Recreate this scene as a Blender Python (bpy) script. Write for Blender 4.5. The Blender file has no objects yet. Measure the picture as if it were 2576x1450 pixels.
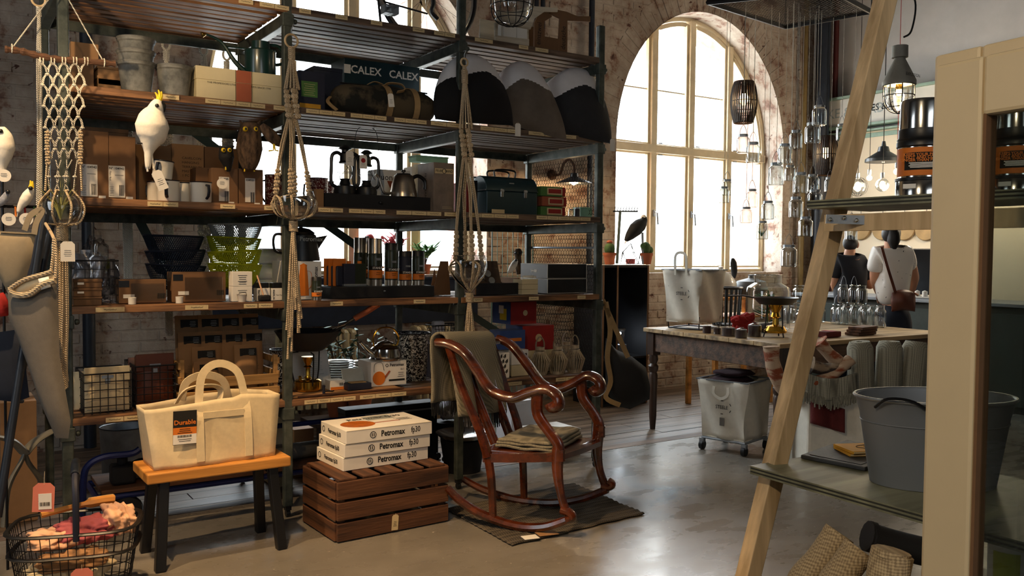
import bpy,bmesh,math,random
from math import sin,cos,pi,radians,sqrt,atan2
from mathutils import Vector,Matrix,Euler,noise
random.seed(7)
SC=bpy.context.scene
COL=SC.collection
# ---------------------------------------------------------------- camera
F,PCX,PCY,EYE=2200.0,1288.0,725.0,1.355
_yaw=atan2(3352,2200);_pit=radians(-2.32);_rol=radians(0.49)
_f0=Vector((cos(_yaw),sin(_yaw),0));_r0=Vector((sin(_yaw),-cos(_yaw),0));_u0=Vector((0,0,1))
FWD=_f0*cos(_pit)+_u0*sin(_pit);_up=-_f0*sin(_pit)+_u0*cos(_pit)
RGT=_r0*cos(_rol)+_up*sin(_rol);UPV=_up*cos(_rol)-_r0*sin(_rol)
CAM=Vector((0,0,EYE))
cd=bpy.data.cameras.new('camera');co=bpy.data.objects.new('camera',cd);COL.objects.link(co)
cd.sensor_width=36;cd.sensor_fit='HORIZONTAL';cd.lens=F/2576*36;cd.clip_start=0.05;cd.clip_end=200
m=Matrix((RGT,UPV,-FWD)).transposed().to_4x4();m.translation=CAM
co.matrix_world=m;SC.camera=co
# ---------------------------------------------------------------- light and exposure
SC.view_settings.view_transform='Standard';SC.view_settings.look='None'
SC.view_settings.gamma=1;SC.view_settings.use_curve_mapping=False
SC.view_settings.exposure=0.0
try:
    SC.cycles.transparent_max_bounces=24;SC.cycles.max_bounces=8;SC.cycles.caustics_reflective=False;SC.cycles.caustics_refractive=False
    SC.cycles.sample_clamp_indirect=6
except Exception:pass
W=bpy.data.worlds.new('overcast_sky');SC.world=W;W.use_nodes=True
W.node_tree.nodes['Background'].inputs[0].default_value=(0.86,0.94,1.0,1)
W.node_tree.nodes['Background'].inputs[1].default_value=24
def light(name,kind,loc,energy,color,target=None,**kw):
    d=bpy.data.lights.new(name,kind);d.energy=energy;d.color=color
    for k,v in kw.items():setattr(d,k,v)
    o=bpy.data.objects.new(name,d);COL.objects.link(o);o.location=loc
    if target is not None:o.rotation_euler=(Vector(target)-Vector(loc)).to_track_quat('-Z','Y').to_euler()
    return o
WARM=(1.0,0.72,0.42)
# window portals guide the sky light through the two arched windows
for wx in (2.86,6.75):
    o=light('window_portal','AREA',(wx,6.99,2.45),1,(1,1,1),(wx,0,2.45),shape='RECTANGLE',size=2.4,size_y=2.75)
    o.data.cycles.is_portal=True
# track spots of the shop on the ceiling behind the camera
light('ceiling_spot','SPOT',(0.0,1.2,3.05),70,WARM,(1.2,4.2,0.9),spot_size=radians(62),spot_blend=0.55,shadow_soft_size=0.035)
light('ceiling_spot','SPOT',(-0.2,3.45,3.3),270,(1,.66,.34),(1.25,3.55,0.0),spot_size=radians(66),spot_blend=0.5,shadow_soft_size=0.03)
light('ceiling_spot','SPOT',(-1.3,.3,2.9),150,(1,.78,.52),(1.9,.75,1.1),spot_size=radians(62),spot_blend=0.7,shadow_soft_size=0.06)
# daylight of the shop's left hand window, outside the picture
light('left_window_daylight','AREA',(-2.55,3.4,2.1),40,(.86,.94,1),(1.2,4.3,1.7),shape='RECTANGLE',size=1.6,size_y=2.2)
light('rear_fill_light','AREA',(.5,-3.1,2.3),48,(.9,.95,1),(2.5,4.0,1.2),shape='RECTANGLE',size=2.4,size_y=2.2)  # added fill light, unseen behind the camera, brightens the shelf fronts
light('ceiling_spot','SPOT',(.3,2.5,3.3),360,(1,.62,.3),(1.25,3.0,0.0),spot_size=radians(58),spot_blend=0.7,shadow_soft_size=0.04)
light('clip_lamp','SPOT',(-0.35,2.6,1.9),130,WARM,(0.9,4.6,2.62),spot_size=radians(36),spot_blend=0.6,shadow_soft_size=0.04)
light('counter_lamp','POINT',(8.0,4.4,2.25),55,(1,.82,.6),shadow_soft_size=0.08)
# ---------------------------------------------------------------- pixel to place
def ray(x,y):return FWD+RGT*((x-PCX)/F)-UPV*((y-PCY)/F)
def on(x,y,ax,v):
    d=ray(x,y);return CAM+d*((v-CAM[ax])/d[ax])
def onY(x,y,Y):return on(x,y,1,Y)
def onX(x,y,X):return on(x,y,0,X)
def onZ(x,y,Z):return on(x,y,2,Z)
def onD(x,y,D):return CAM+ray(x,y)*D          # D = depth along the view axis
def ppm(p):                                            # pixels per metre at a place
    return F/max(.1,(Vector(p)-CAM).dot(FWD))
# ---------------------------------------------------------------- mesh helpers
class MB:
    def __init__(s):s.v=[];s.f=[];s.mi=[];s.m=0
    def add(s,vs,fs,mx=None):
        b=len(s.v)
        s.v+=[tuple(mx @ Vector(p)) for p in vs] if mx is not None else [tuple(p) for p in vs]
        s.f+=[tuple(i+b for i in f) for f in fs];s.mi+=[s.m]*len(fs)
        return s
    def box(s,c,d,mx=None):
        x,y,z=c;a,b,e=d[0]/2,d[1]/2,d[2]/2
        vs=[(x+i*a,y+j*b,z+k*e) for k in (-1,1) for j in (-1,1) for i in (-1,1)]
        return s.add(vs,[(0,2,3,1),(4,5,7,6),(0,1,5,4),(2,6,7,3),(0,4,6,2),(1,3,7,5)],mx)
    def quad(s,a,b,c,d):return s.add([a,b,c,d],[(0,1,2,3)])
    def lathe(s,prof,n=20,mx=None,cap=True,a0=0,a1=2*pi,sx=1,sy=1):
        full=abs(a1-a0-2*pi)<1e-6;k=n if full else n+1;vs=[];fs=[]
        for r,z in prof:
            for i in range(k):
                a=a0+(a1-a0)*i/n;vs.append((r*cos(a)*sx,r*sin(a)*sy,z))
        for j in range(len(prof)-1):
            for i in range(n):
                i2=(i+1)%k;fs.append((j*k+i,j*k+i2,(j+1)*k+i2,(j+1)*k+i))
        if cap and full:
            if prof[0][0]>1e-5:fs.append(tuple(reversed(range(k))))
            if prof[-1][0]>1e-5:fs.append(tuple((len(prof)-1)*k+i for i in range(k)))
        return s.add(vs,fs,mx)
    def tube(s,pts,r,n=6,closed=False,cap=True,ry=None,mx=None,up=None):
        pts=[Vector(p) for p in pts];N=len(pts);rs=r if isinstance(r,(list,tuple)) else [r]*N
        vs=[];fs=[];pn=None
        for i,p in enumerate(pts):
            if closed:t=pts[(i+1)%N]-pts[i-1]
            else:t=pts[min(i+1,N-1)]-pts[max(i-1,0)]
            if t.length<1e-9:t=Vector((0,0,1))
            t.normalize()
            if pn is None:
                ref=Vector(up) if up else (Vector((0,0,1)) if abs(t.z)<.9 else Vector((1,0,0)))
                pn=ref-t*ref.dot(t)
            else:pn=pn-t*pn.dot(t)
            if pn.length<1e-6:pn=t.orthogonal()
            pn.normalize();b=t.cross(pn);rr=rs[i];r2=rr if ry is None else ry*rr/max(rs[0],1e-9)
            for k in range(n):
                a=2*pi*k/n+(pi/4 if n==4 else 0);vs.append(p+b*(cos(a)*rr)+pn*(sin(a)*r2))
        for i in range(N if closed else N-1):
            j=(i+1)%N
            for k in range(n):fs.append((i*n+k,i*n+(k+1)%n,j*n+(k+1)%n,j*n+k))
        if cap and not closed:
            fs.append(tuple(reversed(range(n))));fs.append(tuple((N-1)*n+k for k in range(n)))
        return s.add(vs,fs,mx)
    def prism(s,poly,z0,z1,mx=None):
        n=len(poly);vs=[(x,y,z0) for x,y in poly]+[(x,y,z1) for x,y in poly]
        fs=[tuple(reversed(range(n))),tuple(range(n,2*n))]+[(i,(i+1)%n,n+(i+1)%n,n+i) for i in range(n)]
        return s.add(vs,fs,mx)
    def grid(s,fn,nu,nv,wu=False,wv=False,mx=None):
        vs=[fn(i/(nu if wu else nu),j/(nv if wv else nv)) for j in range(nv if wv else nv+1) for i in range(nu if wu else nu+1)]
        ku=nu if wu else nu+1;kv=nv if wv else nv+1;fs=[]
        for j in range(nv):
            for i in range(nu):
                fs.append((j*ku+i,j*ku+(i+1)%ku,((j+1)%kv)*ku+(i+1)%ku,((j+1)%kv)*ku+i))
        return s.add(vs,fs,mx)
    def sphere(s,c,r,n=12,k=8,sc=(1,1,1),mx=None):
        prof=[(max(1e-6,sin(pi*j/k))*r,-cos(pi*j/k)*r) for j in range(k+1)]
        M_=Matrix.Translation(c) @ Matrix.Diagonal((*sc,1))
        return s.lathe(prof,n,M_ if mx is None else mx @ M_,cap=False)
    def mesh(s,name,mats,smooth=True,ang=38):
        me=bpy.data.meshes.new(name);me.from_pydata(s.v,[],s.f)
        mats=mats if isinstance(mats,(list,tuple)) else [mats]
        for q in mats:me.materials.append(q)
        if len(mats)>1:me.polygons.foreach_set('material_index',s.mi)
        if smooth:
            me.polygons.foreach_set('use_smooth',[True]*len(me.polygons));me.set_sharp_from_angle(angle=radians(ang))
        me.update();return me
    def build(s,name,mats,parent=None,loc=None,rot=None,smooth=True,ang=38,bevel=0,sol=0,sub=0):
        return link(s.mesh(name,mats,smooth,ang),name,parent,loc,rot,bevel,sol,sub)
def link(me,name,parent=None,loc=None,rot=None,bevel=0,sol=0,sub=0):
    o=bpy.data.objects.new(name,me);COL.objects.link(o)
    if parent is not None:o.parent=parent
    if loc is not None:o.location=loc
    if rot is not None:o.rotation_euler=rot
    if sol:
        d=o.modifiers.new('thick','SOLIDIFY');d.thickness=sol;d.offset=0
    if sub:
        d=o.modifiers.new('smooth','SUBSURF');d.levels=sub;d.render_levels=sub
    if bevel:
        d=o.modifiers.new('bevel','BEVEL');d.width=bevel;d.segments=2;d.limit_method='ANGLE';d.angle_limit=radians(35)
    return o
def tag(o,label=None,cat=None,group=None,kind=None):
    if label:o['label']=label
    if cat:o['category']=cat
    if group:o['group']=group
    if kind:o['kind']=kind
    return o
def thing(name,label,cat,loc=(0,0,0),rz=0,group=None,kind=None):
    o=bpy.data.objects.new(name,None);COL.objects.link(o);o.empty_display_size=.05
    o.location=loc;o.rotation_euler=(0,0,rz) if not isinstance(rz,(tuple,list,Euler)) else rz
    return tag(o,label,cat,group,kind)
def copytree(o,parent=None,label=None,loc=None,rz=None,group=None):
    c=o.copy();COL.objects.link(c);c.parent=parent
    if label:c['label']=label
    if group:c['group']=group
    if loc is not None:c.location=loc
    if rz is not None:c.rotation_euler=(0,0,rz)
    for ch in list(o.children):copytree(ch,c)
    return c
def T(x=0,y=0,z=0):return Matrix.Translation((x,y,z))
def R(a,ax='Z'):return Matrix.Rotation(a,4,ax)
def S(x,y,z):return Matrix.Diagonal((x,y,z,1))
def B1(c,d,name,mat,parent=None,bevel=.003,**k):return MB().box(c,d).build(name,mat,parent,bevel=bevel,smooth=False,**k)
def bez(p0,p1,p2,p3,n=10):
    p0,p1,p2,p3=map(Vector,(p0,p1,p2,p3));out=[]
    for i in range(n+1):
        t=i/n;u=1-t;out.append(p0*u**3+p1*3*u*u*t+p2*3*u*t*t+p3*t**3)
    return out
def crom(pts,n=6,closed=False):
    P=[Vector(p) for p in pts];N=len(P);out=[]
    for i in range(N if closed else N-1):
        a=P[i-1] if (i or closed) else P[0];b=P[i];c=P[(i+1)%N];d=P[(i+2)%N] if (closed or i+2<N) else P[-1]
        for j in range(n):
            t=j/n;out.append(.5*((2*b)+(c-a)*t+(2*a-5*b+4*c-d)*t*t+(3*b-a-3*c+d)*t**3))
    if not closed:out.append(P[-1])
    return out
_tm={}
def textmesh(s,size,mat,bold=0,align='CENTER',sx=1):
    c=bpy.data.curves.new('lettering','FONT');c.body=s;c.size=size;c.align_x=align;c.align_y='CENTER';c.offset=bold;c.resolution_u=2
    o=bpy.data.objects.new('tmp',c);COL.objects.link(o)
    dg=bpy.context.evaluated_depsgraph_get();me=bpy.data.meshes.new_from_object(o.evaluated_get(dg))
    bpy.data.objects.remove(o);bpy.data.curves.remove(c)
    me.name='lettering';me.materials.clear();me.materials.append(mat)
    if sx != 1:me.transform(S(sx,1,1))
    return me
# orientation of print: faces front (-Y), left end (-X), top
def face_mx(side,p):
    if side=='front':r=R(pi/2,'X')
    elif side=='left':r=R(-pi/2) @ R(pi/2,'X')
    elif side=='right':r=R(pi/2) @ R(pi/2,'X')
    else:r=Matrix.Identity(4)
    return T(*p) @ r
def put(o,mx):o.matrix_local=mx;return o
def text(s,size,mat,parent,side,p,bold=0,align='CENTER',sx=1,name='lettering',rot=0):
    o=link(textmesh(s,size,mat,bold,align,sx),name,parent);put(o,face_mx(side,p) @ R(rot));return o
def patch(w,h,mat,parent,side,p,name='label',rot=0,t=.0008):
    o=MB().box((0,0,0),(w,h,t)).build(name,mat,parent,smooth=False);put(o,face_mx(side,p) @ R(rot));return o
# ---------------------------------------------------------------- materials
def lin(h):
    if isinstance(h,(tuple,list)):return (*h[:3],1)
    v=[int(h[i:i+2],16)/255 for i in (0,2,4)]
    return tuple((c/12.92 if c<=.04045 else ((c+.055)/1.055)**2.4) for c in v)+(1,)
def newmat(name):
    m=bpy.data.materials.new(name);m.use_nodes=True;nt=m.node_tree
    return m,nt,nt.nodes['Principled BSDF']
def N(nt,t,**k):
    n=nt.nodes.new(t)
    for a,b in k.items():setattr(n,a,b)
    return n
def M(name,c,rough=.6,metal=0,var=.18,scale=9,bump=0,bscale=80,c2=None,stretch=(1,1,1),coat=0,emit=0,trans=0,ior=1.45,spec=.5,pos=False,sheen=0,sharp=0):
    m,nt,b=newmat(name);L=nt.links.new
    tc=N(nt,'ShaderNodeNewGeometry') if pos else N(nt,'ShaderNodeTexCoord');out=tc.outputs['Position'] if pos else tc.outputs['Object']
    mp=N(nt,'ShaderNodeMapping');mp.inputs['Scale'].default_value=stretch;L(out,mp.inputs['Vector'])
    nz=N(nt,'ShaderNodeTexNoise');nz.inputs['Scale'].default_value=scale;nz.inputs['Detail'].default_value=5;nz.inputs['Roughness'].default_value=.6
    L(mp.outputs[0],nz.inputs['Vector'])
    cr=N(nt,'ShaderNodeValToRGB');a=lin(c);bb=lin(c2) if c2 else a
    cr.color_ramp.elements[0].position=.32+sharp;cr.color_ramp.elements[1].position=.68-sharp
    cr.color_ramp.elements[0].color=tuple(x*(1-var) for x in a[:3])+(1,)
    cr.color_ramp.elements[1].color=tuple(min(1,x*(1+var)) for x in bb[:3])+(1,)
    L(nz.outputs['Fac'],cr.inputs[0]);L(cr.outputs[0],b.inputs['Base Color'])
    b.inputs['Roughness'].default_value=rough;b.inputs['Metallic'].default_value=metal;b.inputs['Specular IOR Level'].default_value=spec
    b.inputs['Coat Weight'].default_value=coat;b.inputs['Coat Roughness'].default_value=.12
    if sheen:b.inputs['Sheen Weight'].default_value=sheen
    if trans:b.inputs['Transmission Weight'].default_value=trans;b.inputs['IOR'].default_value=ior
    if emit:L(cr.outputs[0],b.inputs['Emission Color']);b.inputs['Emission Strength'].default_value=emit
    if bump:
        n2=N(nt,'ShaderNodeTexNoise');n2.inputs['Scale'].default_value=bscale;n2.inputs['Detail'].default_value=4;L(mp.outputs[0],n2.inputs['Vector'])
        bp=N(nt,'ShaderNodeBump');bp.inputs['Strength'].default_value=bump;bp.inputs['Distance'].default_value=.004
        L(n2.outputs['Fac'],bp.inputs['Height']);L(bp.outputs[0],b.inputs['Normal'])
    return m
def wood(name,c1,c2,rough=.55,axis=0,scale=14,bump=.25,coat=0,pos=False):
    st=[9,9,9];st[axis]=.7
    return M(name,c1,rough,0,.22,scale/6,bump,scale,c2,tuple(st),coat,pos=pos,sharp=.06)
def weave(name,c1,c2,n=260,rough=.9,bump=.5):
    m,nt,b=newmat(name);L=nt.links.new
    tc=N(nt,'ShaderNodeTexCoord');w1=N(nt,'ShaderNodeTexWave',wave_type='BANDS',bands_direction='X');w2=N(nt,'ShaderNodeTexWave',wave_type='BANDS',bands_direction='Z')
    w3=N(nt,'ShaderNodeTexWave',wave_type='BANDS',bands_direction='Y')
    for w in (w1,w2,w3):w.inputs['Scale'].default_value=n/6.28;w.inputs['Distortion'].default_value=.6;L(tc.outputs['Object'],w.inputs['Vector'])
    a=N(nt,'ShaderNodeMath',operation='ADD');L(w1.outputs['Fac'],a.inputs[0]);L(w2.outputs['Fac'],a.inputs[1])
    a2=N(nt,'ShaderNodeMath',operation='ADD');L(a.outputs[0],a2.inputs[0]);L(w3.outputs['Fac'],a2.inputs[1])
    d=N(nt,'ShaderNodeMath',operation='DIVIDE');L(a2.outputs[0],d.inputs[0]);d.inputs[1].default_value=3
    cr=N(nt,'ShaderNodeValToRGB');cr.color_ramp.elements[0].position=.25;cr.color_ramp.elements[1].position=.75
    cr.color_ramp.elements[0].color=lin(c1);cr.color_ramp.elements[1].color=lin(c2);L(d.outputs[0],cr.inputs[0]);L(cr.outputs[0],b.inputs['Base Color'])
    b.inputs['Roughness'].default_value=rough
    bp=N(nt,'ShaderNodeBump');bp.inputs['Strength'].default_value=bump;bp.inputs['Distance'].default_value=.002;L(d.outputs[0],bp.inputs['Height']);L(bp.outputs[0],b.inputs['Normal'])
    return m
def glassmat(name,tint=(1,1,1),refl=.5,rough=.02,body=0.04):
    m=bpy.data.materials.new(name);m.use_nodes=True;nt=m.node_tree;nt.nodes.clear();L=nt.links.new
    o=N(nt,'ShaderNodeOutputMaterial');t=N(nt,'ShaderNodeBsdfTransparent');t.inputs[0].default_value=(*tint,1)
    g=N(nt,'ShaderNodeBsdfGlossy');g.inputs['Roughness'].default_value=rough
    lw=N(nt,'ShaderNodeLayerWeight');lw.inputs['Blend'].default_value=.42
    mu=N(nt,'ShaderNodeMath',operation='MULTIPLY');mu.inputs[1].default_value=refl;L(lw.outputs['Facing'],mu.inputs[0])
    ad=N(nt,'ShaderNodeMath',operation='ADD');ad.inputs[1].default_value=body;L(mu.outputs[0],ad.inputs[0])
    mx=N(nt,'ShaderNodeMixShader');L(ad.outputs[0],mx.inputs[0]);L(t.outputs[0],mx.inputs[1]);L(g.outputs[0],mx.inputs[2]);L(mx.outputs[0],o.inputs[0])
    return m
def emitmat(name,c,s):
    m=bpy.data.materials.new(name);m.use_nodes=True;nt=m.node_tree;nt.nodes.clear()
    o=N(nt,'ShaderNodeOutputMaterial');e=N(nt,'ShaderNodeEmission');e.inputs[0].default_value=(*c,1);e.inputs[1].default_value=s;nt.links.new(e.outputs[0],o.inputs[0])
    return m
def speckle(name,c1,c2,scale=60,thr=.5,rough=.25,dist=1.5):
    m,nt,b=newmat(name);L=nt.links.new;tc=N(nt,'ShaderNodeTexCoord')
    nz=N(nt,'ShaderNodeTexNoise');nz.inputs['Scale'].default_value=scale;nz.inputs['Detail'].default_value=2;nz.inputs['Distortion'].default_value=dist;L(tc.outputs['Object'],nz.inputs['Vector'])
    cr=N(nt,'ShaderNodeValToRGB');cr.color_ramp.interpolation='LINEAR';cr.color_ramp.elements[0].position=thr;cr.color_ramp.elements[1].position=thr+.03
    cr.color_ramp.elements[0].color=lin(c1);cr.color_ramp.elements[1].color=lin(c2);L(nz.outputs['Fac'],cr.inputs[0]);L(cr.outputs[0],b.inputs['Base Color'])
    b.inputs['Roughness'].default_value=rough;b.inputs['Coat Weight'].default_value=.4
    return m
def ropemat(name,c,n=420):
    m,nt,b=newmat(name);L=nt.links.new;tc=N(nt,'ShaderNodeTexCoord')
    w=N(nt,'ShaderNodeTexWave',wave_type='BANDS',bands_direction='DIAGONAL');w.inputs['Scale'].default_value=n/6.28;w.inputs['Distortion'].default_value=.8;L(tc.outputs['Object'],w.inputs['Vector'])
    cr=N(nt,'ShaderNodeValToRGB');a=lin(c);cr.color_ramp.elements[0].color=tuple(x*.5 for x in a[:3])+(1,);cr.color_ramp.elements[1].color=a;L(w.outputs['Fac'],cr.inputs[0]);L(cr.outputs[0],b.inputs['Base Color'])
    b.inputs['Roughness'].default_value=.95;bp=N(nt,'ShaderNodeBump');bp.inputs['Strength'].default_value=.8;bp.inputs['Distance'].default_value=.003;L(w.outputs['Fac'],bp.inputs['Height']);L(bp.outputs[0],b.inputs['Normal'])
    return m
def brickmat():
    m,nt,b=newmat('whitewashed_brick');L=nt.links.new;g=N(nt,'ShaderNodeNewGeometry')
    n1=N(nt,'ShaderNodeTexNoise');n1.inputs['Scale'].default_value=5;n1.inputs['Detail'].default_value=8;n1.inputs['Roughness'].default_value=.68;L(g.outputs['Position'],n1.inputs['Vector'])
    cr=N(nt,'ShaderNodeValToRGB');e=cr.color_ramp.elements;e[0].position=.34;e[0].color=lin('6a4c41');e[1].position=.66;e[1].color=lin('c9bfb2')
    for p_,c_ in ((.41,'947767'),(.46,'b0a091'),(.56,'bdb0a2')):q=e.new(p_);q.color=lin(c_)
    L(n1.outputs['Fac'],cr.inputs[0])
    n2=N(nt,'ShaderNodeTexNoise');n2.inputs['Scale'].default_value=1.3;n2.inputs['Detail'].default_value=3;L(g.outputs['Position'],n2.inputs['Vector'])
    n3=N(nt,'ShaderNodeTexNoise');n3.inputs['Scale'].default_value=15;n3.inputs['Detail'].default_value=4;n3.inputs['Distortion'].default_value=.8;L(g.outputs['Position'],n3.inputs['Vector'])
    c3=N(nt,'ShaderNodeValToRGB');c3.color_ramp.elements[0].position=.66;c3.color_ramp.elements[1].position=.71;L(n3.outputs['Fac'],c3.inputs[0])
    mx=N(nt,'ShaderNodeMixRGB');mx.inputs[2].default_value=lin('5a3a30');L(c3.outputs[0],mx.inputs[0]);L(cr.outputs[0],mx.inputs[1])
    mu=N(nt,'ShaderNodeMixRGB',blend_type='MULTIPLY');mu.inputs[0].default_value=.55;c4=N(nt,'ShaderNodeValToRGB');c4.color_ramp.elements[0].position=.35;c4.color_ramp.elements[0].color=lin('a3958c');c4.color_ramp.elements[1].position=.62;L(n2.outputs['Fac'],c4.inputs[0]);L(mx.outputs[0],mu.inputs[1]);L(c4.outputs[0],mu.inputs[2])
    L(mu.outputs[0],b.inputs['Base Color']);b.inputs['Roughness'].default_value=.92
    bp=N(nt,'ShaderNodeBump');bp.inputs['Strength'].default_value=.7;bp.inputs['Distance'].default_value=.02;L(n1.outputs['Fac'],bp.inputs['Height']);L(bp.outputs[0],b.inputs['Normal'])
    return m
MAT={}
def concretemat():
    m,nt,b=newmat('sealed_concrete');L=nt.links.new;g=N(nt,'ShaderNodeNewGeometry')
    n1=N(nt,'ShaderNodeTexNoise');n1.inputs['Scale'].default_value=1.4;n1.inputs['Detail'].default_value=8;n1.inputs['Roughness'].default_value=.65;L(g.outputs['Position'],n1.inputs['Vector'])
    cr=N(nt,'ShaderNodeValToRGB');e=cr.color_ramp.elements;e[0].position=.3;e[0].color=lin('67635c');e[1].position=.7;e[1].color=lin('858078');L(n1.outputs['Fac'],cr.inputs[0])
    mp=N(nt,'ShaderNodeMapping');mp.inputs['Rotation'].default_value=(0,0,.7);mp.inputs['Scale'].default_value=(1,2.2,1);L(g.outputs['Position'],mp.inputs['Vector'])
    n2=N(nt,'ShaderNodeTexNoise');n2.inputs['Scale'].default_value=4;n2.inputs['Detail'].default_value=6;L(mp.outputs[0],n2.inputs['Vector'])
    c2=N(nt,'ShaderNodeValToRGB');c2.color_ramp.elements[0].position=.3;c2.color_ramp.elements[0].color=(.2,.2,.2,1);c2.color_ramp.elements[1].position=.75;c2.color_ramp.elements[1].color=(.4,.4,.4,1);L(n2.outputs['Fac'],c2.inputs[0])
    v=N(nt,'ShaderNodeTexNoise');v.inputs['Scale'].default_value=38;v.inputs['Detail'].default_value=2;L(g.outputs['Position'],v.inputs['Vector'])
    c3=N(nt,'ShaderNodeValToRGB');c3.color_ramp.elements[0].position=.72;c3.color_ramp.elements[1].position=.76;L(v.outputs['Fac'],c3.inputs[0])
    mx=N(nt,'ShaderNodeMixRGB');mx.inputs[2].default_value=lin('b8b0a2');L(c3.outputs[0],mx.inputs[0]);L(cr.outputs[0],mx.inputs[1])
    L(mx.outputs[0],b.inputs['Base Color']);L(c2.outputs[0],b.inputs['Roughness'])
    bp=N(nt,'ShaderNodeBump');bp.inputs['Strength'].default_value=.05;bp.inputs['Distance'].default_value=.004;L(n2.outputs['Fac'],bp.inputs['Height']);L(bp.outputs[0],b.inputs['Normal'])
    return m
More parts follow.
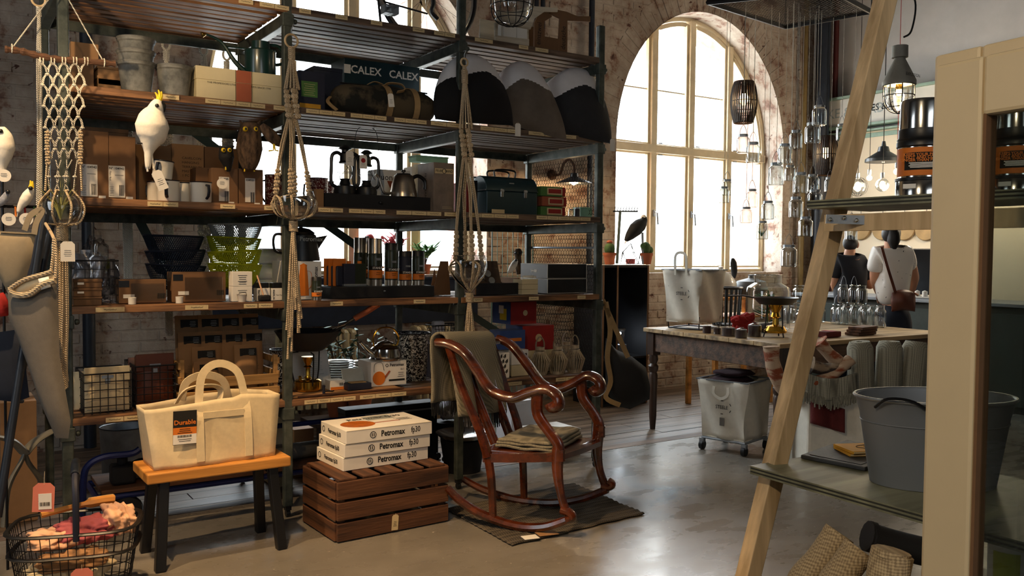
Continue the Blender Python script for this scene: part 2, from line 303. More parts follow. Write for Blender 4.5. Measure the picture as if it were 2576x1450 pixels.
K=dict(
    brick=brickmat(),concrete=concretemat(),
    mortar=M('mortar','b5a491',.95,var=.25,scale=6,bump=.6,bscale=30,pos=True,c2='8e7766'),
    redbrick=M('outer_red_brick','a88272',.9,var=.25,scale=14,bump=.4,pos=True),
    plaster=M('grey_plaster','b3b1af',.85,var=.07,scale=3,bump=.15,bscale=25,pos=True),
    cream=M('cream_plaster','d9cbb2',.8,var=.05,scale=2,pos=True),
    darkwall=M('dark_wall','4a443e',.9,var=.1,scale=3,pos=True),
    ceil=M('ceiling_paint','8a8178',.9,var=.06,scale=2,pos=True),
    winpaint=M('window_paint','d9c9a8',.45,var=.1,scale=8,bump=.15,bscale=40,pos=True),
    rail=M('blue_black_paint','1b2330',.45,var=.2,scale=12,bump=.15),
    steel=M('green_grey_steel','3b4440',.5,.35,var=.3,scale=16,bump=.2,bscale=50,c2='4d524b'),
    slat=wood('shelf_board','4f3423','8a6240',.6,0,16,.35,pos=True),
    slat2=wood('shelf_board_lit_grey','4a3a30','6e5a4a',.65,0,16,.35,pos=True),  # greyer copy of the shelf board, window light put into its colour
    paper=M('label_paper','d2bd92',.85,var=.08,scale=25),
    ink=M('black_ink','15130f',.8,var=.1),white=M('white_card','e9e6df',.75,var=.04),kraft=M('kraft_card','76563a',.85,var=.08,scale=14,bump=.1,bscale=40),
    kraft2=M('light_kraft','97714b',.85,var=.08,scale=14,bump=.1),cream_card=M('cream_card','d6c9a4',.8,var=.05),
    rust=M('rust_red_print','a4573c',.8,var=.08),black=M('black_paint','0f1013',.4,var=.2),blackmatt=M('black_matt','131316',.75,var=.2,bump=.1),
    wire=M('black_wire','15161a',.45,.4,var=.2),chrome=M('chrome','c9c9c6',.14,1,var=.05),steel2=M('brushed_steel','b6ada0',.28,1,var=.1,scale=5,stretch=(1,1,20)),
    zinc=M('zinc','9a9fa4',.55,.45,var=.35,scale=9,bump=.25,bscale=20,c2='6d7278'),brass=M('brass','c79a3b',.2,1,var=.1),galv=M('galvanised','9aa0a6',.45,.8,var=.2,scale=14),
    glass=glassmat('jar_glass',(.93,.97,.97),.95,.04,.1),pane=glassmat('window_pane',(.97,.99,1),.18,.0,.02),clear=glassmat('clear_globe',(.95,.97,.98),.7,.02,.04),film=glassmat('plastic_film',(.93,.94,.95),.45,.12,.09),
    rope=ropemat('cotton_rope','dfc8a6'),ropew=ropemat('white_cord','e6dfd0'),cord=M('cream_cord','d8c8a8',.9),
    canvas=M('natural_canvas','d5c4a0',.9,var=.06,scale=40,bump=.25,bscale=600),canvasw=M('white_canvas','d8d2c4',.9,var=.05,scale=30,bump=.25,bscale=600),dimcanvas=M('dim_lit_canvas','97886e',.9,var=.06,scale=40,bump=.25,bscale=600),potzinc=M('weathered_zinc','5f615f',.65,.3,var=.4,scale=12,bump=.25,bscale=30,c2='82827e'),greycanvas=M('grey_canvas','66615a',.9,var=.07,scale=40,bump=.3,bscale=500),  # left tote gets a darkened canvas copy, its dimmer light put into the colour
    bark=M('bark','4a3020',.9,var=.4,scale=30,bump=.9,bscale=50,stretch=(1,4,4)),
    mahog=M('mahogany','301207',.22,0,.35,3,.08,40,'54240d',(1,5,5),coat=.8),crate=wood('crate_wood','3f2516','5f3c24',.75,0,12,.5),pine=wood('pine','c4a67a','d9bf96',.6,2,7,.2),bench=wood('bench_oak','a86d2c','c48a43',.45,0,8,.2),
    oldwood=wood('old_table_wood','3a281d','5b4231',.6,0,12,.4),tabletop=wood('worn_table_top','7c6546','a58a62',.55,0,9,.35),darkoak=wood('dark_turned_wood','241812','3a271c',.4,2,9,.2),
    ply=wood('green_plywood','6f705a','83836a',.45,0,6,.15),plyedge=M('plywood_edge','2c2d25',.7,var=.3),floorwood=wood('floor_plank','4e4238','6d5d4e',.42,0,11,.35,pos=True),
    blue=M('blue_steel','15235c',.4,.2,var=.15),teal=M('teal_steel','17323a',.35,.3,var=.15),green=M('green_enamel','0d2b28',.3,0,var=.1,coat=.4),red=M('red','9c1f1c',.6),redcloth=M('red_cloth','a8201c',.85,bump=.3),
    orange=M('orange_print','d9761a',.6,var=.06),navy=M('navy','171c30',.6),yellow=M('yellow','e0c020',.7),feather=M('white_feather','e8e4da',.9,var=.08,scale=30,bump=.4,bscale=60),brownf=M('brown_feather','2f2118',.9,var=.5,scale=28,bump=.8,bscale=40,c2='5c4836',stretch=(2,2,.6)),blackf=M('black_feather','0c0d11',.8,var=.3,bump=.5),
    enamelw=M('white_enamel','e6e3da',.2,var=.03,coat=.5),enamelrim=M('dark_rim','14161f',.3),spk=speckle('black_speckled_enamel','0f1218','d6d6d2',75,.52),spkr=speckle('red_speckled_enamel','5a1a1a','cfc3bb',75,.55),
    blanket=weave('woven_blanket','565245','9a927c',420,bump=.6),rugm=weave('rag_rug','28231d','5c5447',150,bump=.9),terra=M('terracotta','a65a38',.85,var=.15),leaf=M('leaf','3c6a2c',.6,var=.3),succ=M('succulent','35503a',.6,var=.3),cactus=M('cactus','4d6b3a',.8,var=.3,bump=.6,bscale=120),
    skin=M('skin','c08a6b',.55,var=.06),hair=M('dark_hair','0d0907',.55,var=.3,stretch=(6,6,1),scale=20),tee=M('black_tee','10131c',.85),jeans=M('dark_jeans','161d2c',.85,var=.2),leather=M('brown_leather','5a2c1c',.5,var=.2,bump=.2),
    shirt=speckle('dotted_shirt','1d2230','e6e2dc',42,.27,.85,0),candle=M('dark_candle','3a231e',.6),cushw=M('white_twill','e9e7ea',.9,var=.05,bump=.15,bscale=300),cushb=M('black_twill','0e0e11',.95),cushg=M('warm_grey_twill','6b6157',.95,bump=.15,bscale=300),cushd=M('charcoal_twill','2a2b2e',.95,bump=.15,bscale=300),
    camo=M('camo_canvas','181a15',.9,var=.2,scale=6,c2='4c4231',sharp=.13,bump=.2),khaki=M('khaki_webbing','a1855c',.9,bump=.3,bscale=200),felt=M('dark_blue_felt','232b3c',.9),lime=M('lime_mesh','b9bf1c',.5),greymesh=M('pale_mesh','a9b0ae',.5,.3),navymesh=M('navy_mesh','1a2436',.5,.2),
    radi=M('radiator_paint','cbb98f',.4,var=.1),dgreen=M('dark_green_bottle','2b3326',.35,.2,var=.1),foil=M('silver_bag','8f9096',.25,.35,var=.6,scale=18),ivory=M('ivory_lacquer','d8c5a0',.4,var=.05,scale=3),mirror=M('mirror_glass','d6dad8',.03,1,var=0),brownlea=M('tan_leather_bag','5e2f1c',.45,var=.2),
    bulb=emitmat('warm_filament',(1,.62,.25),22),glow=emitmat('lamp_glow',(1,.72,.4),6),plum=M('plum_wool','2b141e',.95,bump=.5),slate=M('slate','33363a',.6,var=.2,bump=.3),ochre=M('ochre_print','d29a24',.7),wovenb=weave('herringbone_throw','5c5a50','9c9887',300,bump=.8),maroon=M('maroon_wool','5a1d1b',.95,bump=.6),pinkc=M('pink_card','d97d68',.8,var=.04),rose=M('rose_linen','a65257',.9,var=.2,bump=.3),peach=M('peach_linen','dcae8c',.9,var=.12,bump=.3),burlap=weave('burlap','8f7a5c','c2ab84',330,bump=.8),mint=M('mint','8fc0a4',.7),shade=M('enamel_shade','1d2226',.35),shadein=M('white_shade_inner','efe3cc',.5),greenprint=M('green_print','4e7a3a',.7),blueprint=M('blue_print','2f4a86',.7))
# ---------------------------------------------------------------- room shell
WY,HZ=6.6,4.7
XL,XR,YF=-2.6,8.65,-3.2
WINS=[(2.86,1.2),(6.75,1.22)]
SPR,ARB,SILL=2.45,1.42,1.16
def arch(dx,a,off=0):
    t=max(0,1-(dx/(a+off))**2);return SPR+(ARB+off)*sqrt(t)
def hole_at(x):
    for c,a in WINS:
        if abs(x-c)<a:return c,a
    return None
def wall_sheet(y):
    mb=MB();xs=[XL,XR]
    for c,a in WINS:xs+=[c-a*cos(pi*i/32) for i in range(33)]
    xs=sorted(xs)
    for x0,x1 in zip(xs,xs[1:]):
        if x1-x0<1e-6:continue
        h=hole_at((x0+x1)/2)
        if not h:mb.quad((x0,y,-.05),(x1,y,-.05),(x1,y,HZ),(x0,y,HZ))
        else:
            c,a=h
            mb.quad((x0,y,-.05),(x1,y,-.05),(x1,y,SILL),(x0,y,SILL))
            mb.quad((x0,y,arch(x0-c,a)),(x1,y,arch(x1-c,a)),(x1,y,HZ),(x0,y,HZ))
    return mb
def outline(a,n=32,sill=SILL):
    return [(-a,sill)]+[(-a*cos(pi*i/n),SPR+ARB*sin(pi*i/n)) for i in range(n+1)]+[(a,sill)]
wall=wall_sheet(WY+.005).build('wall_back',K['brick'],smooth=False);tag(wall,kind='structure')
for c,a in WINS:
    ol=outline(a);ol2=ol+[ol[0]]
    for nm,y0,y1,mt in (('inner_reveal',WY,6.9,K['brick']),('outer_reveal',6.9,7.3,K['redbrick'])):
        mb=MB()
        for (xa,za),(xb,zb) in zip(ol2,ol2[1:]):
            k=4
            for j in range(k):
                ya=y0+(y1-y0)*j/k;yb=y0+(y1-y0)*(j+1)/k
                mb.quad((c+xa,ya,za),(c+xa,yb,za),(c+xb,yb,zb),(c+xb,ya,zb))
        mb.build(nm,mt,wall)
# bricks
BL,BH=.252,.078
bm0=MB().box((0,0,0),(BL-.014,.05,BH-.012)).mesh('brick',K['brick'],smooth=False)
def bevmesh(me,w):
    bm=bmesh.new();bm.from_mesh(me);bmesh.ops.bevel(bm,geom=bm.edges[:],offset=w,segments=1,affect='EDGES');bm.to_mesh(me);bm.free();me.update();return me
bevmesh(bm0,.004)
cand=[]
for r in range(int(HZ/BH)):
    z=BH*(r+.5);x=.05+(BL/2 if r%2 else 0)
    while x<XR-.1:
        ok=True
        for c,a in WINS:
            d=abs(x-c)
            if z<SPR:
                if d<a+BL*.45 and z>SILL-.01:ok=False
            elif d<a+.26 and z<arch(x-c,a,.24)+.02:ok=False
        if ok:cand.append((x,z,0,1))
        x+=BL
for c,a in WINS:                                        # cut bricks beside the jambs
    for r in range(int(HZ/BH)):
        z=BH*(r+.5)
        if SILL<z<SPR:
            for s in (-1,1):
                edge=c+s*a;k=0 if r%2==0 else BL/2
                n=[q for q in cand if abs(q[1]-z)<.001 and (q[0]-edge)*s>0 and abs(q[0]-edge)<.5]
                if n:
                    near=min(n,key=lambda q:abs(q[0]-edge));gap=abs(near[0]-edge)-BL/2
                    if gap>.03:cand.append((edge+s*gap/2,z,0,gap/BL))
for c,a in WINS:                                        # header ring over the arch
    n=46
    for i in range(n):
        t=pi*(i+.5)/n;cand.append((c-(a+.125)*cos(t),SPR+(ARB+.125)*sin(t),atan2(sin(t)*a/ARB,-cos(t)),.98))
def vis(q):
    p=Vector((q[0],WY,q[1]))-CAM;d=p.dot(FWD);x=PCX+F*p.dot(RGT)/d;y=PCY-F*p.dot(UPV)/d
    return -20<x<2080 and -20<y<1300
rng=random.Random(3)
cv=sorted([q for q in cand if vis(q) and q[1]>.35 and (q[0]<2.0 or q[0]>3.8)],key=lambda q:(Vector((q[0],WY,q[1]))-CAM).length)
near=set(cv[:150]+[q for q in cv if 3.85<q[0]<5.6 and q[1]>2.2][:150])
rest=MB()
for q in cand:
    mx=T(q[0],WY+rng.uniform(.021,.028),q[1]) @ R(-q[2],'Y') @ R(rng.uniform(-.012,.012),'Y') @ S(q[3],1,1)
    if q in near:put(link(bm0,'brick',wall),mx)
    else:rest.add([v.co for v in bm0.vertices],[tuple(p.vertices) for p in bm0.polygons],mx)
tag(rest.build('bricks',K['brick'],wall,smooth=False),kind='stuff')
# other walls, ceiling
def sheet(nm,pts,mt):return tag(MB().add(pts,[(0,1,2,3)]).build(nm,mt,smooth=False),kind='structure')
sheet('wall_right',[(XR,YF,-.05),(XR,WY+.02,-.05),(XR,WY+.02,HZ),(XR,YF,HZ)],K['plaster'])
sheet('wall_left',[(XL,YF,-.05),(XL,WY+.02,-.05),(XL,WY+.02,HZ),(XL,YF,HZ)],K['darkwall'])
sheet('wall_front',[(XL,YF,-.05),(XR,YF,-.05),(XR,YF,HZ),(XL,YF,HZ)],K['darkwall'])
sheet('ceiling',[(XL,YF,HZ),(XR,YF,HZ),(XR,WY+.02,HZ),(XL,WY+.02,HZ)],K['ceil'])
fl=sheet('floor',[(XL,YF,-.03),(XR,YF,-.03),(XR,WY+.02,-.03),(XL,WY+.02,-.03)],K['plyedge'])
FY=4.63
tag(MB().box(((XL+XR)/2,(YF+FY)/2,-.0151),(XR-XL,FY-YF,.03)).build('concrete_slab',K['concrete'],fl,smooth=False))
MB().box(((XL+XR)/2,FY+.055,-.014),(XR-XL,.1,.03)).build('border_strip',K['slat2'],fl,smooth=False)
rng=random.Random(5);y=FY+.18;row=0
while y<WY-.05:
    x=-.6-rng.uniform(0,1.2)
    while x<XR-.3:
        l=min(rng.uniform(1.5,2.3),XR-x)
        put(MB().box((0,0,0),(l-.006,.132,.03)).build('floor_plank',K['floorwood'],fl,smooth=False),T(x+l/2,y,-.0155+rng.uniform(-.0012,.0008)))
        x+=l
    y+=.138
# windows
for wi,(c,a) in enumerate(WINS):
    w=thing('window_%d'%(wi+1),None,None,(c,6.9,SILL),kind='structure')
    z0,zt=.0,2.45-SILL
    cols=[-a,-.5,.04,.62,a]
    ol=[(x*.985,z-SILL) for x,z in outline(a)]
    MB().tube([(x,0,z) for x,z in ol],.05,4,closed=True,up=(0,1,0)).build('arch_frame',K['winpaint'],w,smooth=False)
    for x in cols[1:4]:
        h=arch(x,a)-SILL-.02;MB().box((x,-.01,h/2),(.075,.085,h)).build('mullion',K['winpaint'],w,smooth=False,bevel=.006)
    MB().box((0,-.012,zt),(2*a-.04,.1,.085)).build('transom',K['winpaint'],w,smooth=False,bevel=.006)
    B1((0,-.13,-.02),(2*a-.01,.32,.04),'window_sill',K['winpaint'],w)
    for k in range(4):
        xa,xb=cols[k]+.045,cols[k+1]-.045
        for low in (1,0):
            if low:cell=[(xa,.06),(xb,.06),(xb,zt-.05),(xa,zt-.05)]
            else:
                xx0=max(xa,-a+.05);xx1=min(xb,a-.05)
                top=[(xx0+(xx1-xx0)*i/10,max(zt+.12,arch(xx0+(xx1-xx0)*i/10,a,-.05)-SILL-.02)) for i in range(11)]
                cell=[(xx0,zt+.05),(xx1,zt+.05)]+top[::-1]
            MB().tube([(x,0,z) for x,z in cell],.032,4,closed=True,up=(0,1,0)).build('sash',K['winpaint'],w,smooth=False)
            MB().add([(x,.012,z) for x,z in cell],[tuple(range(len(cell)))]).build('pane',K['pane'],w,smooth=False)
            zb=(.62 if low else zt+.62)
            if not low:MB().box(((cell[0][0]+cell[1][0])/2,.012,zb),(cell[1][0]-cell[0][0]-.03,.014,.014)).build('glazing_bar',K['winpaint'],w,smooth=False)
        if k:
            hd=MB().box((cols[k]+.005,-.06,.62),(.022,.02,.07));hd.tube([(cols[k]+.005,-.07,.63),(cols[k]+.012,-.1,.62),(cols[k]+.02,-.105,.5)],.009,6);hd.build('window_handle',K['galv'],w)
        for s in (-1,1):MB().tube([(cols[k]+.06+s*0,-.055,zt+s*.06),(cols[k]+.11,-.055,zt+s*.06)],.007,5).build('hinge',K['galv'],w)
# what stands outside: ground and a pale facade across the courtyard
g=sheet('courtyard_ground',[(-14,7.3,-.6),(24,7.3,-.6),(24,26,-.6),(-14,26,-.6)],M('pale_paving','cfccc6',.9))
fb=thing('courtyard_building','pale plastered building across the courtyard seen through the arched windows','building',(6,17,-.6))
B1((0,0,4.2),(34,.4,8.4),'facade',M('pale_render','ded8d0',.9),fb)
for i in range(9):
    for j in range(2):B1((-14+i*3.4,-.22,2.2+j*3.2),(1.2,.06,1.8),'facade_window',M('facade_glass','9fb0ba',.2) if 'fg' not in MAT else MAT['fg'],fb);MAT.setdefault('fg',bpy.data.materials['facade_glass'])
# rail of dark pipe on the pillar and window edges
def pipe(nm,lab,pts,r,mt,cat='pipe'):
    o=MB().tube(pts,r,10).build(nm,K[mt] if isinstance(mt,str) else mt);return tag(o,lab,cat)
def vpipe(px,Y,r,mt,lab,z0=0,z1=HZ):
    p=onY(px,300,Y);return pipe('wall_pipe',lab,[(p.x,Y,z0+.001),(p.x,Y,(z0+z1)/2),(p.x,Y,z1-.002)],r,mt)
vpipe(1486,6.54,.028,'rail','thin dark pipe running up the pillar above the shelf end')
vpipe(1347,6.54,.022,'rail','pair of thin pipes on the pillar, left one',2.6)
vpipe(1363,6.54,.022,'rail','pair of thin pipes on the pillar, right one',2.6)
vpipe(218,6.53,.04,'rail','blue black pipe on the brick wall behind the tall cartons')
vpipe(2066,6.42,.085,'rail','wide blue black pipe in the corner behind the hanging jars')
och=M('ochre_pipe','6e5a30',.5);rdp=M('dark_red_pipe','4a1614',.5)
vpipe(2022,6.5,.03,och,'ochre pipe left of the wide dark pipe in the corner')
vpipe(2099,6.42,.03,rdp,'dark red pipe right of the wide dark pipe in the corner')
vpipe(2118,6.42,.026,och,'thin ochre pipe rightmost in the corner')
# shop fascia on the right hand wall
fs=thing('shop_sign','long pale sign board with green ledges high on the grey wall','sign',(XR-.1,4.9,2.8))
B1((.02,0,.155),(.12,3.4,.3),'sign_board',M('sign_white','cfccc2',.6,var=.04),fs)
lg=M('green_ledge','7c9484',.5)
B1((.01,0,.32),(.17,3.44,.028),'ledge',lg,fs);B1((.01,0,-.012),(.17,3.44,.028),'ledge',lg,fs);B1((.03,0,-.07),(.13,3.42,.02),'ledge',lg,fs)
# ---------------------------------------------------------------- shelving unit
RY0,RY1=4.305,5.085
RX=[.47,1.47,2.47,3.47]
LV=[2.57,2.077,1.582,1.10,.60]           # top of the boards
rack=thing('shelving_unit','long open steel shelving unit with slatted wooden shelves by the windows','shelving',(0,0,0))
ptop=[3.3,2.78,2.86,2.77]
for i,x in enumerate(RX):
    for j,(y,w) in enumerate(((RY0+.0,.046),(RY1,.04))):
        t=ptop[i] if j==0 else 2.72
        if i==0 and j==0:t=3.2
        if i==1 and j==0:t=2.95
        mb=MB();z0=.055
        mb.box((x,y,(z0+t)/2),(w,w*.8,t-z0));mb.build('post',K['steel'],rack,smooth=False,bevel=.006)
        cs=MB();cs.box((x,y,.05),(.03,.03,.03));cs.lathe([(.018,-.01),(.018,.01)],14,T(x,y,.018) @ R(pi/2,'Y'));cs.build('caster',K['black'],rack)
    for z in LV:
        b=MB();b.box((x,(RY0+RY1)/2,z-.068),(.045,RY1-RY0-.03,.06));b.build('cross_beam',K['steel'],rack,smooth=False,bevel=.004)
        for y in (RY0,RY1):
            k=MB();k.box((x,y,z-.07),(.058,.05,.06));k.lathe([(.014,0),(.014,.012),(.006,.02)],8,T(x+.034,y,z-.07) @ R(pi/2,'Y'));k.build('clamp',K['steel'],rack,smooth=False,bevel=.004)
for z in LV:B1(((RX[0]+RX[3])/2,RY1+.012,z-.06),(3.0,.02,.05),'back_rail',K['steel'],rack)
rng=random.Random(11)
for li,z in enumerate(LV):
    for b in range(3):
        x0,x1=RX[b]+.024,RX[b+1]-.024
        n=10;y=RY0-.022;ws=[.062]*n
        step=(RY1-RY0+.03)/n
        for k in range(n):
            w_=step-rng.uniform(.014,.024)
            o=MB().box((0,0,0),(x1-x0+(.048 if k==0 else 0),w_,.034)).build('slat',K['slat'] if b==0 else K['slat2'] if li<3 or k else K['slat'],rack,smooth=False,bevel=.003)
            put(o,T((x0+x1)/2,y+step*(k+.5)+(-.006 if k==0 else 0),z-.0172-(rng.uniform(0,.004) if k else 0)))
def brace(pa,pb):
    a,b=onY(*pa,RY1+.01),onY(*pb,RY1+.01);MB().tube([a,(a+b)/2,b],.034,4,ry=.005,up=(0,1,0)).build('brace',M('brace_green','22352f',.5) if 'br' not in MAT else MAT['br'],rack,smooth=False);MAT.setdefault('br',bpy.data.materials['brace_green'])
brace((400,268),(640,445));brace((700,480),(905,625));brace((1150,770),(1275,850));brace((330,515),(425,700))
# shelf edge labels
wv=MB()
wv.tube([((i/22-.5)*.062,sin(i*2.1)*.0025+sin(i*.9)*.0015,0) for i in range(23)],.0009,4);wv=wv.mesh('handwriting',K['ink'],smooth=False)
lab_me=MB().box((0,0,0),(1,.001,.021)).mesh('price_label',K['paper'],smooth=False)
def labels(li,runs):
    z=LV[li]-.017
    for x0,x1,n in runs:
        a,b=onY(x0,600,RY0).x,onY(x1,600,RY0).x
        for i in range(n):
            w_=(b-a)/n
            o=link(lab_me,'price_label',rack);put(o,T(a+w_*(i+.5),RY0-.0285,z) @ R(random.uniform(-.012,.012),'Y') @ S(w_*.97,1,1))
            s=link(wv,'handwriting',o);put(s,T(0,-.0012,0) @ R(pi/2,'X') @ S(1,.8,.6) @ S(min(1,w_/.085)/w_*.9,1,1))
labels(0,[(598,635,1),(650,724,2),(748,778,1),(838,869,1),(926,955,1),(1030,1060,1),(1083,1136,2),(1184,1230,1),(1294,1318,1),(1335,1368,1)])
labels(1,[(408,450,1),(514,664,4),(684,715,1),(765,863,3),(876,966,3),(985,1066,3),(1076,1155,2),(1200,1300,3),(1320,1440,3)])
labels(2,[(368,446,2),(550,588,1),(660,690,1),(795,858,2),(872,964,3),(991,1104,3),(1111,1145,1),(1172,1298,4),(1342,1478,5)])
labels(3,[(235,310,1),(460,520,1),(608,643,1),(645,682,1),(825,858,1),(1035,1065,1),(1185,1209,1),(1325,1350,1),(1447,1468,1)])
labels(4,[(258,350,2),(760,890,4),(900,1018,3),(1100,1150,1),(1270,1310,1),(1395,1470,3)])
# chicken wire end panels
def hexmesh(y0,y1,z0,z1,x,s=.0165,r=.0016):
    mb=MB();h=s*sqrt(3);nr=int((z1-z0)/(s*1.5))+1
    for j in range(nr):
        cz=z0+s*1.5*j;cy=y0+(h/2 if j%2 else 0)
        while cy<y1:
            P=[(x,cy+s*cos(pi/6+pi/3*k),cz+s*sin(pi/6+pi/3*k)) for k in range(4)]
            ok=lambda p:y0-.001<=p[1]<=y1+.001 and z0-.001<=p[2]<=z1+.001
            for a,b in ((P[0],P[1]),(P[1],P[2]),(P[2],P[3])):
                if ok(a) and ok(b):mb.tube([a,b],r,3,cap=False)
            cy+=h
    return mb
for za,zb in ((LV[2],LV[1]),(LV[3],LV[2]),(LV[4],LV[3])):
    tag(hexmesh(RY0+.02,RY1-.02,za+.01,zb-.1,RX[3]+.012).build('wire_mesh',K['wire'],rack,smooth=False),kind='stuff')
MB().tube([(RX[3]+.012,RY0,1.39),(RX[3]+.012,RY1,1.39)],.008,6).build('rod',K['galv'],rack)
# ---------------------------------------------------------------- placing helpers for goods
def wc(mb,name,mat,t,parent=None,**k):                 # mesh in world coordinates -> part of thing t
    o_=t.location;mb.v=[(x-o_.x,y-o_.y,z-o_.z) for x,y,z in mb.v]
    return mb.build(name,mat,parent or t,**k)
def PX(pts,Y):return [onY(x,y,Y) for x,y in pts]
def slot(px0,px1,pyt,Y,z):
    a=onY(px0,pyt,Y);b=onY(px1,pyt,Y);zt=onY((px0+px1)/2,pyt,Y).z
    pm=ppm(((a.x+b.x)/2,Y,z))
    return a.x,b.x,zt
def carton(name,label,px0,px1,pyt,Y,z,depth,mat,cat='box',group=None,rz=0,tape=None,lid=0,wpx=0):
    x0,x1,zt=slot(px0,px1,pyt,Y,z);w=x1-x0;h=zt-z
    t=thing(name,label,cat,((x0+x1)/2,Y+.002,z+.0006),rz,group);t['w']=w;t['h']=h
    bh=h-lid
    B1((0,depth/2,bh/2),(w,depth,bh),'body',mat,t,.002)
    if lid:B1((0,depth/2,h-lid/2),(w+.006,depth+.006,lid),'lid',mat,t,.002)
    if tape is not None:
        MB().box((0,depth/2,h+.0005),(w*.99,.035,.001)).build('tape',tape,t,smooth=False)
        MB().box((0,depth/2,h*.9),(w+.002,.035,h*.2)).build('tape',tape,t,smooth=False)
    return t,w,h,depth
TAPE=M('brown_tape','7a5836',.3,var=.05)
def barcode(t,side,p,w=.03,h=.012,rot=0):
    mb=MB();r=random.Random(int(p[0]*9999));x=-w/2
    while x<w/2:d=r.choice((.0008,.0012,.002));mb.box((x,0,0),(d,h,.0006));x+=d+r.choice((.001,.0015))
    put(mb.build('barcode',K['ink'],t,smooth=False),face_mx(side,p) @ R(rot))
def lines(t,side,p,n,w,gap,mt=None,th=.0018,align=0,name='print_lines'):
    mb=MB();r=random.Random(n*7+int(w*1000))
    for i in range(n):q=w*r.uniform(.6,1);mb.box((align*(q-w)/2,-i*gap,0),(q,th,.0006))
    put(mb.build(name,mt or K['ink'],t,smooth=False),face_mx(side,p))
def swing_tag(t,p,w=.035,h=.06,mt=None,rot=0,rx=0,string=.04,nm='swing_tag',prt=True):
    """paper tag hanging from point p (local), string above"""
    mb=MB();c=w*.22
    mb.prism([(-w/2,-h),(w/2,-h),(w/2,-c),(w/2-c,0),(-w/2+c,0),(-w/2,-c)],-.0006,.0006)
    o=mb.build(nm,mt or K['white'],t,smooth=False);put(o,T(*p) @ R(rot,'Y') @ R(pi/2+rx,'X') @ T(0,-string,0))
    s=MB().tube([(0,0,0),(0,-string,0)],.0008,4).build('string',K['cord'],o);put(s,T(0,string-.006,0.001))
    if prt:lines(o,'top',(0,-h*.45,.0009),4,w*.6,h*.09,th=.0012)
    return o
def bird(name,label,Y,spine,radii,mat,beak=None,beakmat=None,crest=None,crestmat=None,tail=None,tailmat=None,eyes=(),feet=(),flat=.8,group=None,cat='bird figure',eyer=.006,tagp=None,perch=None):
    P=PX(spine,Y);base=min(P,key=lambda p:p.z);t=thing(name,label,cat,(base.x,Y,base.z),0,group)
    pm=ppm(P[0]);path=crom(P,4);rr=[]
    for i in range(len(path)):
        u=i/4;k=min(int(u),len(radii)-2);f=u-k;rr.append((radii[k]*(1-f)+radii[k+1]*f)/pm)
    mb=MB();mb.tube(path,rr,14,up=(0,1,0));wc(mb,'body',mat,t,ang=180)
    if beak:
        q=PX(beak[0],Y);mb=MB();mb.tube(crom([q[0]-Vector((0,.0,0)),*q[1:]],4),[beak[1]/pm*max(.08,1-i/(4*(len(q)-1))) for i in range(4*(len(q)-1)+1)],8);wc(mb,'beak',beakmat or K['blackf'],t)
    if crest:
        for i,(a,b,c) in enumerate(crest):
            q=PX([a,b,c],Y);mb=MB();mb.tube(crom(q,4),[6.5/pm*(1-.8*j/8) for j in range(9)],6);wc(mb,'crest_feather',crestmat,t)
    if tail:
        for q in tail:
            q2=PX(q[0],Y);mb=MB();mb.tube(crom(q2,4),q[1]/pm,6,ry=q[1]/pm*.35);wc(mb,'tail_feather',tailmat or mat,t)
    for ex,ey,ed in eyes:
        e=onY(ex,ey,Y+ed);mb=MB();mb.sphere(e,eyer*1.5,10,6);o=wc(mb,'eye',K['yellow'] if eyer>.0075 else K['black'],t)
        if eyer>.0075:mb=MB();mb.sphere(e+Vector((0,-eyer*.9,0)),eyer*.8,8,6);wc(mb,'pupil',K['black'],t)
    for q in feet:
        mb=MB();mb.tube(PX(q,Y-.01),.004,5);wc(mb,'foot',K['yellow'],t)
    if perch:mb=MB();mb.tube(PX(perch,Y-.012),.003,5);wc(mb,'perch_wire',K['wire'],t)
    if tagp:
        p=onY(*tagp[0],Y-.02);p=p-t.location
        if tagp[1]=='round':
            o=MB().lathe([(.0,-.0006),(.026,-.0006),(.026,.0006),(0,.0006)],20).build('round_tag',K['white'],t,smooth=False);put(o,T(*p) @ R(pi/2,'X'));lines(o,'top',(0,.008,.001),3,.03,.006,th=.0012)
        else:swing_tag(t,p,tagp[2],tagp[3],rot=tagp[4])
    return t
Z1,Z2,Z3,Z4,Z5=LV
# ---------------------------------------------------------------- top shelf: bicycle, crates, caged lamp
Yb=4.72
bike=thing('bicycle','aluminium bicycle standing on the top shelf, chain ring and rear wheel showing','bicycle',(onY(1000,100,Yb).x,Yb,Z1))
def W3(x,y,dy=0):return onY(x,y,Yb+dy)
wcx,wcy=W3(1075,-18),None
wr=.34;hub=Vector((W3(1077,-10).x,Yb,Z1+wr+.002));alu=M('bare_aluminium','b8b0a6',.3,.9,var=.1)
mb=MB();mb.tube([hub+Vector((cos(a)*(wr-.012),0,sin(a)*(wr-.012))) for a in [2*pi*i/48 for i in range(48)]],.012,8,closed=True);tyre=wc(mb,'tyre',K['black'],bike)
mb=MB();mb.tube([hub+Vector((cos(a)*(wr-.032),0,sin(a)*(wr-.032))) for a in [2*pi*i/48 for i in range(48)]],.011,6,closed=True);wc(mb,'rim',K['chrome'],bike)
mb=MB()
for i in range(24):
    a=2*pi*i/24;b=a+(.5 if i%2 else -.5);mb.tube([hub+Vector((cos(b)*.02,.02*(-1)**i,sin(b)*.02)),hub+Vector((cos(a)*(wr-.035),0,sin(a)*(wr-.035)))],.0012,3,cap=False)
tag(wc(mb,'spokes',K['chrome'],bike),kind='stuff')
mb=MB();mb.lathe([(.0,-.012),(.05,-.012),(.055,0),(.045,.006),(.03,.02),(.0,.02)],24,T(*(hub+Vector((0,-.03,0)))) @ R(pi/2,'X'));wc(mb,'cassette',K['steel2'],bike)
cr=Vector((hub.x-.43,Yb-.05,hub.z-.01))
mb=MB()
